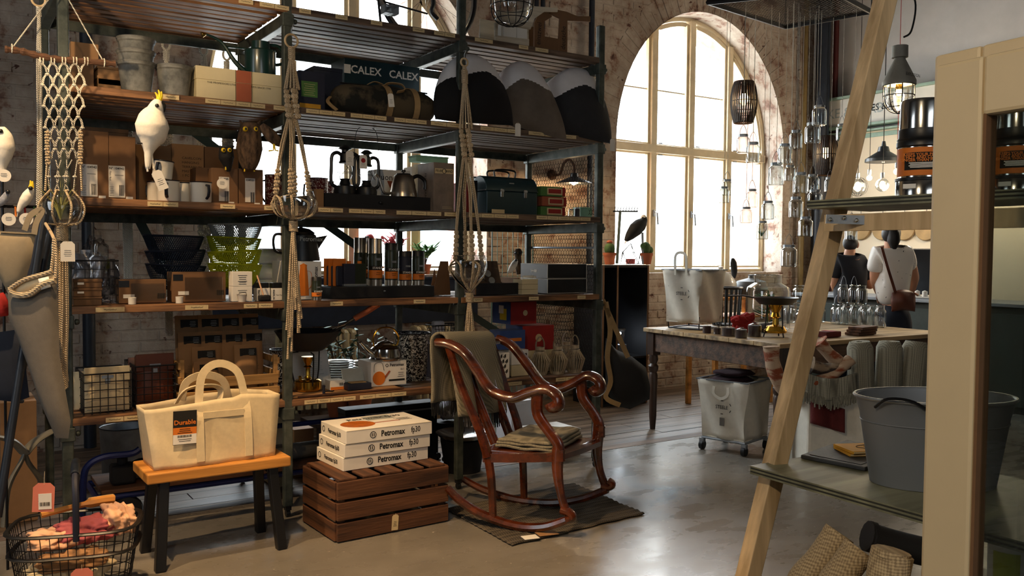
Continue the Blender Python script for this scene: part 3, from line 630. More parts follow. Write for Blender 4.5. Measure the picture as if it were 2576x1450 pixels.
def ringplate(mb,c,r0,r1,n=36,th=.003):
    mx=T(*c) @ R(pi/2,'X');mb.lathe([(r0,-th),(r1,-th),(r1,th),(r0,th),(r0,-th)],n,mx,cap=False)
ringplate(mb,cr,.07,.1);ringplate(mb,cr,.0,.028)
for i in range(5):a=2*pi*i/5;mb.box((0,0,0),(.06,.006,.016),T(*(cr+Vector((cos(a)*.05,0,sin(a)*.05)))) @ R(-a,'Y'))
wc(mb,'chain_ring',K['galv'],bike)
mb=MB();mb.tube([cr+Vector((0,-.005,0)),cr+Vector((.09,-.03,-.13)),cr+Vector((.115,-.035,-.165))],.014,8);wc(mb,'crank_arm',alu,bike)
mb=MB();pc=cr+Vector((.12,-.075,-.175));mb.box(pc+Vector((0,0,.02)),(.085,.06,.008));mb.box(pc-Vector((0,0,.02)),(.085,.06,.008));mb.box(pc,(.012,.07,.05));mb.box(pc+Vector((.04,0,0)),(.008,.06,.04));mb.box(pc-Vector((.04,0,0)),(.008,.06,.04));wc(mb,'pedal',K['galv'],bike,smooth=False)
mb=MB();mb.tube([cr+Vector((.0,.03,.0)),cr+Vector((.2,.04,.02)),hub+Vector((0,.05,0))],.012,8);mb.tube([cr+Vector((.0,.03,.0)),cr+Vector((-.1,.03,.5)),cr+Vector((-.12,.03,.62))],.016,8);mb.tube([hub+Vector((0,.05,0)),cr+Vector((-.1,.03,.55))],.009,8);wc(mb,'frame',alu,bike)
mb=MB();mb.tube([cr+Vector((0,0,-.1)),hub+Vector((-.02,-.03,-.14))],.006,5);wc(mb,'chain',K['wire'],bike)
mb=MB();mb.tube(crom([hub+Vector((0,-.04,-.02)),hub+Vector((.01,-.05,-.08)),hub+Vector((.0,-.045,-.13)),hub+Vector((.04,-.045,-.165))],4),.014,6);wc(mb,'derailleur',K['black'],bike)
mb=MB();ks=cr+Vector((.05,-.04,0));mb.tube([ks,Vector((ks.x+.02,ks.y-.04,Z1+.004))],.007,6);wc(mb,'kickstand',K['wire'],bike)
# wooden crates on the top shelf
cb=thing('wooden_crate','small brown printed wooden crate with curved handle board on the top shelf','crate',(onY(1388,130,4.42).x,4.42,Z1+.001))
def inlet(t,pts,y0,y1,nm,mt):mb=MB();mb.prism(pts,-y1,-y0,R(pi/2,'X'));return mb.build(nm,mt,t,smooth=False,bevel=.002)
w=.24
for i in range(3):B1((-.005,.02+.08*i,.02),(w,.06,.012),'bottom_slat',K['kraft'],cb)
inlet(cb,[(-.13,.0),(-.07,.0),(-.055,.2),(.0,.235),(-.02,.29),(-.09,.26),(-.13,.18)],0,.014,'end_board',K['kraft'])
inlet(cb,[(.05,.0),(.12,.0),(.12,.23),(.3,.25),(.3,.285),(.2,.27),(.11,.285),(-.03,.285),(-.03,.255),(.06,.235)],0,.014,'handle_board',K['kraft'])
B1((0,.25,.12),(w,.012,.22),'back_board',K['kraft'],cb);B1((-.02,.007,.06),(.2,.012,.1),'front_slat',K['kraft'],cb)
text('einszwei',.05,K['ink'],cb,'front',(-.098,-.001,.12),0,rot=pi/2-.06,sx=.8);text('deutsche',.05,K['ink'],cb,'front',(.088,-.001,.12),0,rot=pi/2-.02,sx=.8)
wb=thing('wooden_box','pale whitewashed wooden box with a swept side board on the top shelf','crate',(onY(1300,110,4.40).x,4.40,Z1+.001))
pale=wood('pale_pine','b9ad97','d6cdbb',.7,0,8,.2)
inlet(wb,[(-.15,.0),(.09,.0),(.09,.07),(-.15,.06)],0,.014,'front_board',pale)
inlet(wb,[(-.14,.13),(.1,.13),(.13,.2),(.2,.25),(.3,.265),(.3,.29),(.1,.27),(-.02,.22),(-.14,.2)],0,.014,'top_board',pale)
for x in (-.135,.085):B1((x,.02,.1),(.02,.016,.08),'corner_batten',pale,wb)
B1((-.04,.06,.1),(.09,.1,.09),'carton',K['white'],wb);B1((.045,.06,.1),(.075,.1,.09),'carton',K['white'],wb);B1((-.02,.2,.1),(.24,.012,.2),'back_board',pale,wb);B1((-.02,.1,.008),(.24,.18,.012),'bottom_board',pale,wb)
def cage_lamp(name,label,p,r,h,lit,cap=True,cone=None):
    t=thing(name,label,'lamp',p)
    mb=MB();mb.lathe([(1e-4,-h),(r*.5,-h*.93),(r*.82,-h*.7),(r*.9,-h*.35),(r*.9,0)],22,cap=False);mb.build('glass_globe',K['clear'],t)
    cg=MB();prof=[(r*1.02,0),(r*1.04,-h*.35),(r*.95,-h*.72),(r*.6,-h*.98),(0.02*r,-h*1.08)]
    for i in range(8):
        a=pi/4*i;cg.tube(crom([(q*cos(a),q*sin(a),z) for q,z in prof],4),.0028,4)
    for q,z in ((r*1.03,-.01),(r*1.03,-h*.45),(r*.8,-h*.86)):cg.tube([(q*cos(2*pi*i/20),q*sin(2*pi*i/20),z) for i in range(20)],.0028,4,closed=True)
    cg.build('wire_cage',K['wire'],t)
    if cone:
        R0,H0=cone
        mb=MB();mb.lathe([(r*1.0,-.005),(R0,-.01),(R0,.012),(R0*.34,H0),(R0*.34,H0+.005),(R0*.48,H0+.008),(R0*.48,H0+.065),(.012,H0+.07)],26);mb.build('cone_shade',M('grey_cast_shade','8d8a80',.55,.2,var=.15),t)
        text('EXPLOSION',.022,K['ink'],t,'front',(0,-R0*.93,.03))
    else:
        mb=MB();mb.lathe([(r*1.05,-.01),(r*1.1,.03),(r*.7,.12),(r*.3,.16),(.02,.2)],22);mb.build('lamp_cap',K['galv'],t)
    sk=MB();sk.lathe([(.016,-.03),(.016,.0),(.004,.0)],10);sk.build('socket',K['brass'],t)
    mb=MB();mb.sphere((0,0,-h*.3),r*.2,12,8,(1,1,1.5));mb.build('bulb',K['bulb'] if lit else K['clear'],t)
    if lit:o=light('bulb_light','POINT',(0,0,-h*.3),lit,(1,.72,.4),shadow_soft_size=.03);o.parent=t
    return t
p=onY(1288,-20,3.9)
cl=cage_lamp('caged_ceiling_lamp','unlit caged glass ceiling lamp hanging above the top shelf',p,52/ppm(p),80/ppm(p),0)
MB().tube([(0,0,.19),(0,0,HZ-p.z)],.005,6).build('cable',K['wire'],cl)
# ---------------------------------------------------------------- second shelf
sm=[(178,236,108,4.5,'plain brown carton, topmost at the left end behind the macrame'),]
t_,w,h,d=carton('carton','stacked brown carton, lower one at the left end of the second shelf',180,236,148,4.52,Z2,.2,K['kraft'],tape=TAPE)
t_,w2,h2,d=carton('carton','stacked brown carton, upper one at the left end of the second shelf',178,248,108,4.52,Z2+h+.001,.2,K['kraft2'],tape=TAPE)
for i in range(2):
    t_,w,h,d=carton('flat_carton',('lower' if i==0 else 'upper')+' of two small golden kraft cartons left of the zinc pots',246,311,193 if i==0 else 169,4.53,Z2+i*.052,.16,K['kraft2'],tape=None,lid=.012)
def zpot(label,px,prx,ptop,Y,z,base=.72,group='zinc pots on the second shelf'):
    c=onY(px,ptop,Y);r=prx/ppm(c);h=c.z-z;t=thing('zinc_pot',label,'pot',(c.x,Y,z+.001),0,group)
    mb=MB();mb.lathe([(0,0),(r*base,0),(r*base,.004),(r*.93,h*.82),(r*.93,h*.86),(r,h*.9),(r*1.01,h*.97),(r*.97,h),(r*.93,h*.97),(r*.9,h*.85),(r*(base-.05),.012),(0,.012)],30);mb.build('pot_body',K['potzinc'],t)
    mb=MB();mb.tube([(r*.985*cos(a),r*.985*sin(a),h*.985) for a in [2*pi*i/30 for i in range(30)]],.006,6,closed=True);mb.build('rolled_rim',K['potzinc'],t)
    return h
hh=zpot('lowest zinc pot of the stack of three',343,45,160,4.42,Z2,.76)
zpot('middle zinc pot of the stack of three',342,45,131,4.42,Z2+.055,.72);zpot('topmost zinc pot of the stack of three',342,45,100,4.42,Z2+.11,.72)
zpot('single grey zinc pot standing alone beside the stack',438,44,170,4.42,Z2,.74)
t_,w,h,d=carton('gift_box','long cream lidded box with a rust red band on the second shelf',494,725,178,4.38,Z2,.3,K['cream_card'],lid=.062)
for z0,hh_ in ((h-.031,.062),((h-.062)/2,h-.062)):patch(.074,hh_-.002,K['rust'],t_,'front',(-.03*0+.0,-.0042,z0),'red_band')
text('THE PROFESSORS LTD  TRADE GOODS SINCE 1798',.0125,K['ink'],t_,'front',(-.02,-.001-.0008,h-.075),0,sx=1.1)
MB().tube([(-.075*0-.04,-.0045,0.002),(-.04,-.0045,h)],.0012,4).build('gold_line',K['brass'],t_);MB().tube([(.04,-.0045,0.002),(.04,-.0045,h)],.0012,4).build('gold_line',K['brass'],t_)
boxtop=Z2+h
# watering can
p=onY(655,180,4.55);pm=ppm(p);r=38/pm;can=thing('watering_can','dark green watering can with long spout on the cream box','watering can',(p.x,4.55,boxtop+.004));H=onY(655,106,4.55).z-boxtop-.005
mb=MB();mb.lathe([(0,0),(r,0),(r,H*.72),(r*1.03,H*.74),(r*1.0,H*.76),(r*.6,H*.8),(r*.6,H),(r*.56,H),(r*.56,H*.82),(0,H*.8)],28);mb.build('can_body',K['green'],can)
mb=MB();mb.tube(crom([(-r*.9,0,H*.12),(-r*1.7,0,H*.4),(-r*2.5,0,H*.85),(-r*3.5,0,H*1.02)],6),[.016-.011*i/18 for i in range(19)],8);mb.build('spout',K['green'],can)
mb=MB();mb.tube(crom([(r*.55,0,H*.95),(r*1.2,0,H*.95),(r*1.65,0,H*.72),(r*1.5,0,H*.5),(r*.95,0,H*.42)],6),.008,8);mb.build('handle',K['green'],can)
mb=MB();mb.tube([(-r*.6,0,H*.78),(-r*2.2,0,H*.75)],.004,6);mb.build('spout_brace',K['green'],can)
mb=MB();mb.lathe([(.006,0),(.016,.02),(.014,.022)],12,T(-r*3.5,0,H*1.02) @ R(-1.9,'Y'));mb.build('rose',K['brass'],can)
# bay 2
t_,w,h,d=carton('garden_box','blue printed carton with green panel beside the duffel bag',752,818,180,4.42,Z2,.24,K['navy'])
patch(w*.62,h*.38,K['greenprint'],t_,'front',(-w*.1,-.001,h*.56),'green_panel');lines(t_,'front',(-w*.1,-.002,h*.68),6,w*.45,.011,K['paper']);patch(w*.8,.028,K['ochre'],t_,'front',(-.01,-.001,.03),'yellow_strip')
t_,w,h,d=carton('dark_carton','plain dark blue carton at the back behind the duffel bag',790,861,170,4.72,Z2,.22,K['felt'],tape=None,lid=.02)
t_,w,h,d=carton('long_carton','long dark blue carton with two white brand prints behind the duffel bag',866,1056,158,4.72,Z2,.2,K['teal'],lid=0)
patch(.04,.05,K['white'],t_,'front',(-w*.46,-.001,h*.84),'barcode_label')
for fx in (-.22,.28):text('CALEX',.062,K['white'],t_,'front',(w*fx,-.001,h*.84),.0012)
# duffel bag
Yd=4.46;a,b=onY(832,240,Yd),onY(1092,250,Yd);L_=b.x-a.x;dr=.1
duf=thing('duffel_bag','dark camouflage canvas duffel bag with khaki webbing handles','bag',((a.x+b.x)/2,Yd,Z2+.001))
def dfn(u,v):
    an=2*pi*u;s=v*2-1;e=(1-abs(s)**7)**.5 if abs(s)<1 else 0.02;e=max(e,.03)
    rr=dr*(.93+.08*noise.noise(Vector((cos(an)*1.5,sin(an)*1.5,s*3.2))))*e
    y=cos(an)*rr*1.05;z=dr*.82+sin(an)*rr*.95
    return (s*L_/2*(1+.02*sin(an)),y,max(0,z+(.02*(1-abs(s)) if sin(an)>0 else 0)))
MB().grid(dfn,28,30,wu=True).build('bag_body',K['camo'],duf,ang=180)
for sx in (-.1,.42):
    x=sx*L_/2+L_*.03
    mb=MB();mb.tube([(x,cos(t)*dr*1.12,dr*.84+sin(t)*dr*1.06) for t in [.45*pi+i*(1.1*pi)/16 for i in range(17)]],.0025,4,ry=.024,up=(1,0,0));mb.build('webbing_strap',K['khaki'],duf,smooth=False)
mb=MB();mb.tube(crom([(-.02,-.03,dr*1.75),(.0,-.06,dr*1.95),(.06,-.09,dr*1.9),(.075,-.1,dr*1.6),(.03,-.1,dr*1.45)],6),.016,4,ry=.002,up=(0,0,1));mb.build('handle_loop',K['khaki'],duf,smooth=False)
mb=MB();mb.tube(crom([(-.12,.02,dr*1.7),(-.06,.0,dr*2.05),(.02,.0,dr*1.85),(.1,.02,dr*1.75)],6),.015,4,ry=.002,up=(0,0,1));mb.build('handle_loop',K['khaki'],duf,smooth=False)
MB().tube([(-L_*.42,-.01,dr*1.76),(0,-.01,dr*1.8),(L_*.42,-.01,dr*1.74)],.005,5).build('zip',K['black'],duf)
swing_tag(duf,(-.02,-dr*1.15,dr*1.5),.034,.072,rot=-.12,string=.02)
MB().tube(crom([(-L_/2,-.0,dr),(-L_/2-.04,-.06,dr*.6),(-L_/2-.01,-.11,.012)],5),.013,4,ry=.003).build('shoulder_strap',K['khaki'],duf,smooth=False)
# mountain cushions
def cushion(label,TL,TR,BR,BL,top,low,tag_px=None,zig=0):
    Yt,Yb=4.47,4.31;c4=[onY(*TL,Yt),onY(*TR,Yt),onY(*BR,4.262),onY(*BL,Yb)];tp=onY(*top,Yt)-(c4[0]+c4[1])/2;base=(c4[2]+c4[3])/2
    t=thing('mountain_cushion',label,'cushion',base.to_tuple(),0,'mountain cushions on the second shelf');nn=-(c4[1]-c4[0]).cross(c4[3]-c4[0]).normalized();nn=nn if nn.y<0 else -nn
    def f(sd):
        def g(u,v):
            a=c4[3].lerp(c4[2],u);b=c4[0].lerp(c4[1],u)+tp*(1-(2*u-1)**2);s,q=2*u-1,2*v-1;p=a.lerp(b,v);ed=(1-s**4)*(1-q**4);p=p+(c4[1]-c4[0]).normalized()*(s*.03*(1-q*q))
            return p+nn*(.004+sd*.075*max(0,ed)**.6+.01*noise.noise(Vector((u*3,v*3,zig)))*ed)
        return g
    mb=MB();n=64
    for sd in (1,-1):
        st=len(mb.f);mb.grid(f(sd),n,n)
        for j in range(n):
            for i in range(n):s=(i+.5)/n*2.4+zig;mb.mi[st+j*n+i]=1 if (j+.5)/n>.56+.1*abs((s%2)-1) else 0
    wc(mb,'cushion_cover',[low,K['cushw']],t,ang=180);mb=MB();mb.tube([f(0)(i/24,0) for i in range(25)],.004,4);wc(mb,'piping',low,t)
    if tag_px:swing_tag(t,onY(*tag_px,4.24)-t.location,.038,.075,string=.012,prt=False)
cushion('black mountain cushion with a white zigzag peak behind the right plant hanger',(1112,178),(1240,180),(1290,316),(1094,300),(1172,140),K['cushb'],None,.3)
cushion('charcoal mountain cushion with white peak at the right end of the shelf',(1372,212),(1492,205),(1538,362),(1396,332),(1440,174),K['cushd'],(1541,345),.7)
cushion('warm grey mountain cushion with white peak between the black and charcoal ones',(1254,190),(1348,190),(1425,354),(1284,316),(1302,158),K['cushg'],(1303,305),1.2)
# ---------------------------------------------------------------- third shelf
for i,(a,b,tp,wd) in enumerate(((203,273,330,'left'),(274,341,343,'right'))):
    t,w,h,d=carton('tall_carton','tall brown carton with white product label, %s of the pair behind the macrame'%wd,a,b,tp,4.40,Z3,.3,K['kraft'])
    patch(.07,.145,K['white'],t,'front',(-w*.22,-.001,.085),'product_label')
    text('N° 104942',.0145,K['ink'],t,'front',(-w*.22,-.002,.145),.0003);text('Paris Rod',.011,K['ink'],t,'front',(-w*.22-.028,-.002,.11),rot=-pi/2)
    MB().tube([(-w*.22-.008,-.002,.115),(-w*.22+.028,-.002,.115)],.0009,4).build('line_drawing',K['ink'],t)
    barcode(t,'front',(-w*.22+.02,-.002,.045),.02,.05);lines(t,'front',(-w*.22-.022,-.002,.06),6,.02,.008,th=.0012)
    patch(.03,.011,K['white'],t,'front',(w*.25,-.001,.012),'price_sticker')
carton('dark_carton','brown carton standing at the back behind the pair of tall cartons',190,322,322,4.78,Z3,.2,K['kraft'],lid=.02)
t,w,h,d=carton('carton','kraft carton behind the enamel mugs, right of the tall cartons',342,431,366,4.62,Z3,.24,K['kraft2'],tape=TAPE)
text('HANGING',.014,K['ink'],t,'front',(.05,-.001,h*.62),align='CENTER')
t0,w,h,d=carton('carton','plain kraft carton under the printed terrarium carton',432,513,456,4.62,Z3,.24,K['kraft2'])
t,w,h2,d=carton('terrarium_carton','kraft carton printed with five lines of black capitals',432,513,364,4.62,Z3+h+.0015,.24,K['kraft2'])
for i,s in enumerate(('CAVELCON','HANGING','TERRARIUM','MASTER','1 PC')):text(s,.0165,K['ink'],t,'front',(-.03,-.001,h2*.62-.022*i),align='LEFT',sx=1.1)
carton('carton','dark kraft carton behind the small black owl figure',515,600,372,4.64,Z3,.24,K['kraft'],tape=TAPE)
carton('carton','small open kraft carton on top behind the right hand mug',493,533,422,4.50,Z3,.12,K['kraft'])
for a,b,tp,s in ((533,599,424,'104935'),(601,662,426,'104931')):
    t,w,h,d=carton('carton','kraft carton with white label reading %s, %s one under the owl figures'%(s,'left' if a<600 else 'right'),a,b,tp,4.42,Z3,.2,K['kraft'])
    patch(.05,.12,K['white'],t,'front',(-.005,-.001,.075),'product_label');text(s,.0145,K['ink'],t,'front',(-.005,-.002,.125),.0003);barcode(t,'front',(.008,-.002,.04),.022,.05)
    patch(.028,.01,K['white'],t,'front',(.03,-.001,.006+.002),'price_sticker')
def mug(label,px,pr,ptop,Y,z,hang,mats=('enamelw','enamelrim'),tilt=0,H=None,nm='enamel_mug'):
    c=onY(px,ptop,Y);r=pr/ppm(c);h=H or c.z-z;t=thing(nm,label,'mug',(c.x,Y,z+.001),(tilt*.3,tilt,0),'enamel mugs on the third shelf')
    MB().lathe([(0,0),(r*.95,0),(r,.006),(r,h*.97),(r*1.03,h),(r*.97,h),(r*.95,.01),(0,.01)],28).build('mug_body',K[mats[0]],t)
    MB().tube([(r*1.01*cos(a),r*1.01*sin(a),h) for a in [2*pi*i/28 for i in range(28)]],.0028,6,closed=True).build('rim',K[mats[1]],t)
    MB().tube([(r*cos(hang),r*sin(hang),h*.84),(r*1.35*cos(hang),r*1.35*sin(hang),h*.82),(r*1.42*cos(hang),r*1.42*sin(hang),h*.55),(r*1.3*cos(hang),r*1.3*sin(hang),h*.3),(r*.98*cos(hang),r*.98*sin(hang),h*.18)],.008,6,ry=.006).build('mug_handle',K[mats[1]],t)
    return h
mug('white enamel mug at the left of the row, partly behind the next',389,18,459,4.46,Z3,2.2)
h_=mug('white enamel mug in front with its dark handle facing forward left',423,27,456,4.36,Z3,-1.9)
mug('white enamel mug set back between the two front mugs',463,17,461,4.44,Z3,1.3)
mug('white enamel mug at the right of the row with dark handle',505,26,460,4.36,Z3,-1.25)
mug('white enamel mug stacked on top of the others, tilted',407,24,406,4.40,Z3+h_+.012,-2.2,tilt=.1)
# bay 2
for px,pr,tp,Y,l in ((690,23,442,4.62,'red speckled enamel pot left behind the middle plant hanger'),(800,25,450,4.92,'red speckled enamel mug right of the middle plant hanger'),(828,12,458,4.97,'small red speckled enamel cup left of the lanterns')):
    mug(l,px,pr,tp,Y,Z3,2.6,('spkr','enamelrim'),nm='speckled_mug')
carton('carton','small plain brown carton beside the black display tray',796,815,476,4.40,Z3,.1,K['kraft2'],tape=TAPE)
t_,w,h,d=carton('display_tray','long black wooden tray under the lanterns and steel kettle',816,1088,492,4.44,Z3,.36,K['blackmatt'])
TZ=Z3+h+.002
MB().box((0,.18,h-.001),(w*.96,.32,.006)).build('tray_inset',K['blackmatt'],t_,smooth=False);B1((0,-.008,h/2),(.02,.02,.012),'tray_pull',K['black'],t_)
def lantern(label,px,Y,z,ptop,lid,s=1.0,handle_up=False):
    c=onY(px,ptop,Y);H=c.z-z;t=thing('storm_lantern',label,'lantern',(c.x,Y,z),0,'storm lanterns on the black tray')
    k=H/.29;m_=K[lid]
    MB().lathe([(0,0),(.066*k,0),(.068*k,.02*k),(.062*k,.05*k),(.035*k,.062*k),(.026*k,.085*k),(.03*k,.095*k),(0,.095*k)],24).build('fuel_tank',K['black'],t)
    MB().lathe([(.032*k,.095*k),(.045*k,.125*k),(.042*k,.16*k),(.03*k,.19*k)],20,cap=False).build('glass_globe',K['clear'],t)
    MB().lathe([(.034*k,.185*k),(.038*k,.19*k),(.03*k,.2*k),(.03*k,.24*k),(.02*k,.25*k),(.02*k,.262*k),(.042*k,.27*k),(.015*k,.29*k),(0,.292*k)],22).build('chimney',m_,t)
    for s_ in (-1,1):
        MB().tube(crom([(s_*.055*k,0,.045*k),(s_*.085*k,0,.07*k),(s_*.085*k,0,.15*k),(s_*.08*k,0,.225*k),(s_*.05*k,0,.245*k),(s_*.025*k,0,.235*k)],4),.011*k,8).build('side_tube',K['black'],t)
    g=MB()
    for s_ in (-1,1):g.tube([(s_*.047*k,-.03*k,.1*k),(-s_*.02*k,-.047*k,.18*k)],.0014,4)
    g.tube([(.048*k*cos(a),.048*k*sin(a),.13*k) for a in [2*pi*i/20 for i in range(20)]],.0014,4,closed=True);g.build('globe_guard',K['wire'],t)
    hp=[(-.085*k,0,.21*k),(-.07*k,0,.4*k),(0,0,.44*k),(.07*k,0,.4*k),(.085*k,0,.21*k)] if handle_up else [(-.085*k,0,.21*k),(-.05*k,.07*k,.27*k),(.05*k,.07*k,.27*k),(.085*k,0,.21*k)]
    MB().tube(crom(hp,6),.0018,4).build('bail_handle',K['wire'],t)
    return t
l1=lantern('black storm lantern at the left on the tray with white barcode tag',868,4.56,TZ,366,'black');swing_tag(l1,(-.004,-.075,.245),.045,.08,string=.01)
l2=lantern('storm lantern at the right on the tray with olive chimney and red flame tag',922,4.52,TZ,378,'dgreen',handle_up=True);o=swing_tag(l2,(-.05,-.07,.225),.044,.075,string=.01)
put(MB().lathe([(0,-.0006),(.013,-.0006),(.013,.0006),(0,.0006)],14).build('flame_mark',K['red'],o,smooth=False),T(0,-.03,.001))
t,w,h,d=carton('kettle_box','white product box with thin black lettering behind the steel kettle',950,1033,428,4.66,TZ,.14,K['white'])
text('buono',.05,K['ink'],t,'front',(-w*.22,-.001,h*.72));put(MB().prism([(-.02,.02),(.02,.02),(0,-.022)],-.0006,.0006).build('red_triangle',K['rust'],t,smooth=False),face_mx('front',(-w*.12,-.001,h*.48)));lines(t,'front',(-w*.28,-.001,.03),2,.05,.01)
# goose neck kettle
c=onY(1015,432,4.50);pm=ppm(c);r=35/pm;H=c.z-TZ-.02;kt=thing('steel_kettle','brushed steel gooseneck kettle on the black tray','kettle',(c.x,4.50,TZ))
MB().lathe([(0,0),(r,0),(r*.98,H*.1),(r*.93,H*.3),(r*.9,H*.34),(r*.85,H*.6),(r*.82,H*.64),(r*.7,H*.95),(r*.6,H),(0,H)],30).build('kettle_body',K['steel2'],kt)
MB().lathe([(0,H),(r*.55,H),(r*.5,H+.008),(.006,H+.01),(.006,H+.016),(.013,H+.018),(.012,H+.03),(0,H+.032)],20).build('kettle_lid',K['black'],kt)
MB().tube(crom([(-r*.9,0,H*.15),(-r*1.5,0,H*.15),(-r*1.75,0,H*.5),(-r*1.95,0,H*.85),(-r*2.2,0,H*.95)],6),.008,8).build('gooseneck_spout',K['steel2'],kt)
MB().tube(crom([(r*.72,0,H*.9),(r*1.2,0,H*1.0),(r*1.7,0,H*.8),(r*1.75,0,H*.4)],6),.011,8).build('kettle_handle',K['black'],kt)
for i,(a,b,tp,Y,l) in enumerate(((1036,1062,420,4.70,'white lantern carton, furthest left of three, partly hidden'),(1062,1086,412,4.62,'white lantern carton standing in the middle of three'),(1092,1143,410,4.40,'brown grey lantern carton with white banner at the right end of the tray'))):
    t,w,h,d=carton('lantern_carton',l,a,b,tp,Y,TZ if i<2 else Z3,.11 if i<2 else .2,K['white'] if i<2 else M('grey_brown_print','7e6f62',.6,var=.25,scale=12))
    if i==2:
        patch(w*.9,.028,K['paper'],t,'front',(0,-.001,h*.83),'banner');text('FEUER   HAND',.02,K['ink'],t,'front',(0,-.002,h*.83),0.0003,sx=.85);put(MB().lathe([(.011,-.0005),(.014,-.0005),(.014,.0005),(.011,.0005)],20,cap=False).build('round_emblem',K['ink'],t),face_mx('front',(0,-.0025,h*.83)))
        lines(t,'front',(.02,-.001,.03),2,.07,.008,K['paper']);text('FEUERHAND',.03,K['ink'],t,'left',(-w/2-.001,.1,h*.5),rot=-pi/2)
    else:lines(t,'front',(0,-.001,h*.8),2,w*.5,.008);text('FEUERHAND',.026,K['ink'],t,'front',(w*.25,-.001,h*.45),rot=-pi/2)
carton('mint_box','pale mint green flat box lying on the lantern cartons',1048,1128,393,4.64,onY(1090,411,4.64).z+.006,.1,K['mint'],lid=.01)
# bay 3
t=thing('red_book','red hardback book standing behind the right plant hanger','book',(onY(1178,500,4.5).x,4.5,Z3+.001));B1((0,.08,.095),(.024,.16,.19),'cover',K['red'],t);B1((.002,.083,.095),(.018,.15,.182),'pages',K['paper'],t)
t=thing('black_book','black hardback book beside the red book','book',(onY(1196,500,4.5).x,4.5,Z3+.001));B1((0,.08,.1),(.03,.16,.2),'cover',K['black'],t);B1((.002,.083,.1),(.022,.15,.19),'pages',K['paper'],t)
def lunchbox(label,px0,px1,ptop,Y,z=Z3):
    a,b=onY(px0,480,Y),onY(px1,480,Y);w=b.x-a.x;h=onY((px0+px1)/2,ptop,Y).z-z;d=.17
    t=thing('lunch_box',label,'lunch box',((a.x+b.x)/2,Y,z+.001),0,'metal lunch boxes')
    B1((0,d/2,h*.3),(w,d,h*.6),'box_base',K['teal'],t,.006)
    prof=[(0,h*.6),(d,h*.6)]+[(d/2+d/2*cos(q),h*.6+h*.4*sin(q)**.8) for q in [pi*i/12 for i in range(1,12)]]
    mb=MB();mb.prism(prof,-w/2-.002,w/2+.002,Matrix(((0,0,1,0),(1,0,0,0),(0,1,0,0),(0,0,0,1))));mb.build('domed_lid',K['teal'],t,bevel=.004,ang=30)
    for sx in (-.22,.24):
        lt=B1((w*sx,-.006,h*.55),(.02,.012,.05),'latch',K['chrome'],t);MB().box((0,-.008,.012),(.026,.006,.012)).build('latch_hook',K['galv'],lt,smooth=False).location=(w*sx,-.003,h*.56)
    MB().tube(crom([(-w*.2,d/2,h),(-w*.18,d/2,h+.04),(w*.18,d/2,h+.04),(w*.2,d/2,h)],5),.006,6).build('carry_handle',K['black'],t)
    for s_ in (-1,1):MB().tube([(s_*(w/2+.003),d*.02,h*.62),(s_*(w/2+.003),d*.98,h*.62)],.004,5).build('rim_bead',K['galv'],t)
    patch(.035,.014,K['galv'],t,'front',(0,-.001+d*.06,h*.8),'maker_badge')
    return t
lb=lunchbox('teal domed metal lunch box with two chrome latches in front',1224,1352,444,4.42);patch(.09,.026,K['paper'],lb,'front',(-.12,-.03,.014),'price_card')
lunchbox('second teal domed lunch box set back behind the front one',1204,1335,446,4.68)
for i,(bx,wd) in enumerate(((541,'bottom'),(0,'middle'),(0,'top'))):
    zz=Z3+i*.062
    t=thing('toy_bus_box','green and red toy bus box, %s of the stack of three'%wd,'toy box',(onY(1392+(3 if i==1 else 0),500,4.42).x,4.42,zz+.001),0,'toy bus boxes')
    B1((0,.05,.0295),(.185,.1,.059),'carton',K['greenprint'] if i != 1 else K['rust'],t);MB().box((.012,-.001,.03),(.12,.001,.042)).build('window_panel',K['paper'],t,smooth=False)
    bs=MB();bs.box((.01,-.0025,.031),(.095,.002,.026));bs.build('bus_picture',K['red'],t,smooth=False);MB().box((.08,-.0018,.03),(.022,.001,.055)).build('red_end',K['red'],t,smooth=False)
for i,(px,l,mt,r_,h_) in enumerate(((1437,'small blue glass jar right of the toy boxes','glass',.018,.05),(1452,'small dark tin right of the toy boxes','black',.018,.06))):
    p=onY(px,530,4.42);t=thing('small_jar',l,'jar',(p.x,4.42,Z3+.001));MB().lathe([(0,0),(r_,0),(r_,h_*.8),(r_*.8,h_*.9)],16).build('jar_body',K[mt],t);MB().lathe([(r_*.85,h_*.86),(r_*.85,h_),(0,h_)],16).build('jar_lid',K['galv'],t)
carton('mint_carton','small mint and green carton at the right end of the third shelf',1462,1490,522,4.42,Z3,.08,K['mint'],lid=.008)
# ---------------------------------------------------------------- fourth shelf
def wire_basket(name,label,x0,x1,y0,y1,z,h,sp=.035,r=.0016,taper=.0,cat='basket',group=None):
    t=thing(name,label,cat,((x0+x1)/2,(y0+y1)/2,z+.001),0,group);a,b=(x1-x0)/2,(y1-y0)/2
    def ring(s,zz,rr,nm=None,mb=None):
        mb=mb or MB();mb.tube([(-a*s,-b*s,zz),(a*s,-b*s,zz),(a*s,b*s,zz),(-a*s,b*s,zz)],rr,5,closed=True);return mb
    ring(1,h,.004).build('rim_wire',K['wire'],t)
    w=MB();nz=max(2,int(h/sp))
    for i in range(1,nz):f=i/nz;ring(1-taper*(1-f),h*f,r,mb=w)
    for s_,n,ax in ((a,int(2*a/sp),0),(b,int(2*b/sp),1)):
        for i in range(n+1):
            q=-s_+2*s_*i/n
            for e in (-1,1):
                lo=1-taper
                if ax==0:w.tube([(q,e*b,h),(q*lo,e*b*lo,.003),(q*lo,0,.003)],r,4)
                else:w.tube([(e*a,q,h),(e*a*lo,q*lo,.003)],r,4)
    tag(w.build('wire_grid',K['wire'],t),kind='stuff');return t
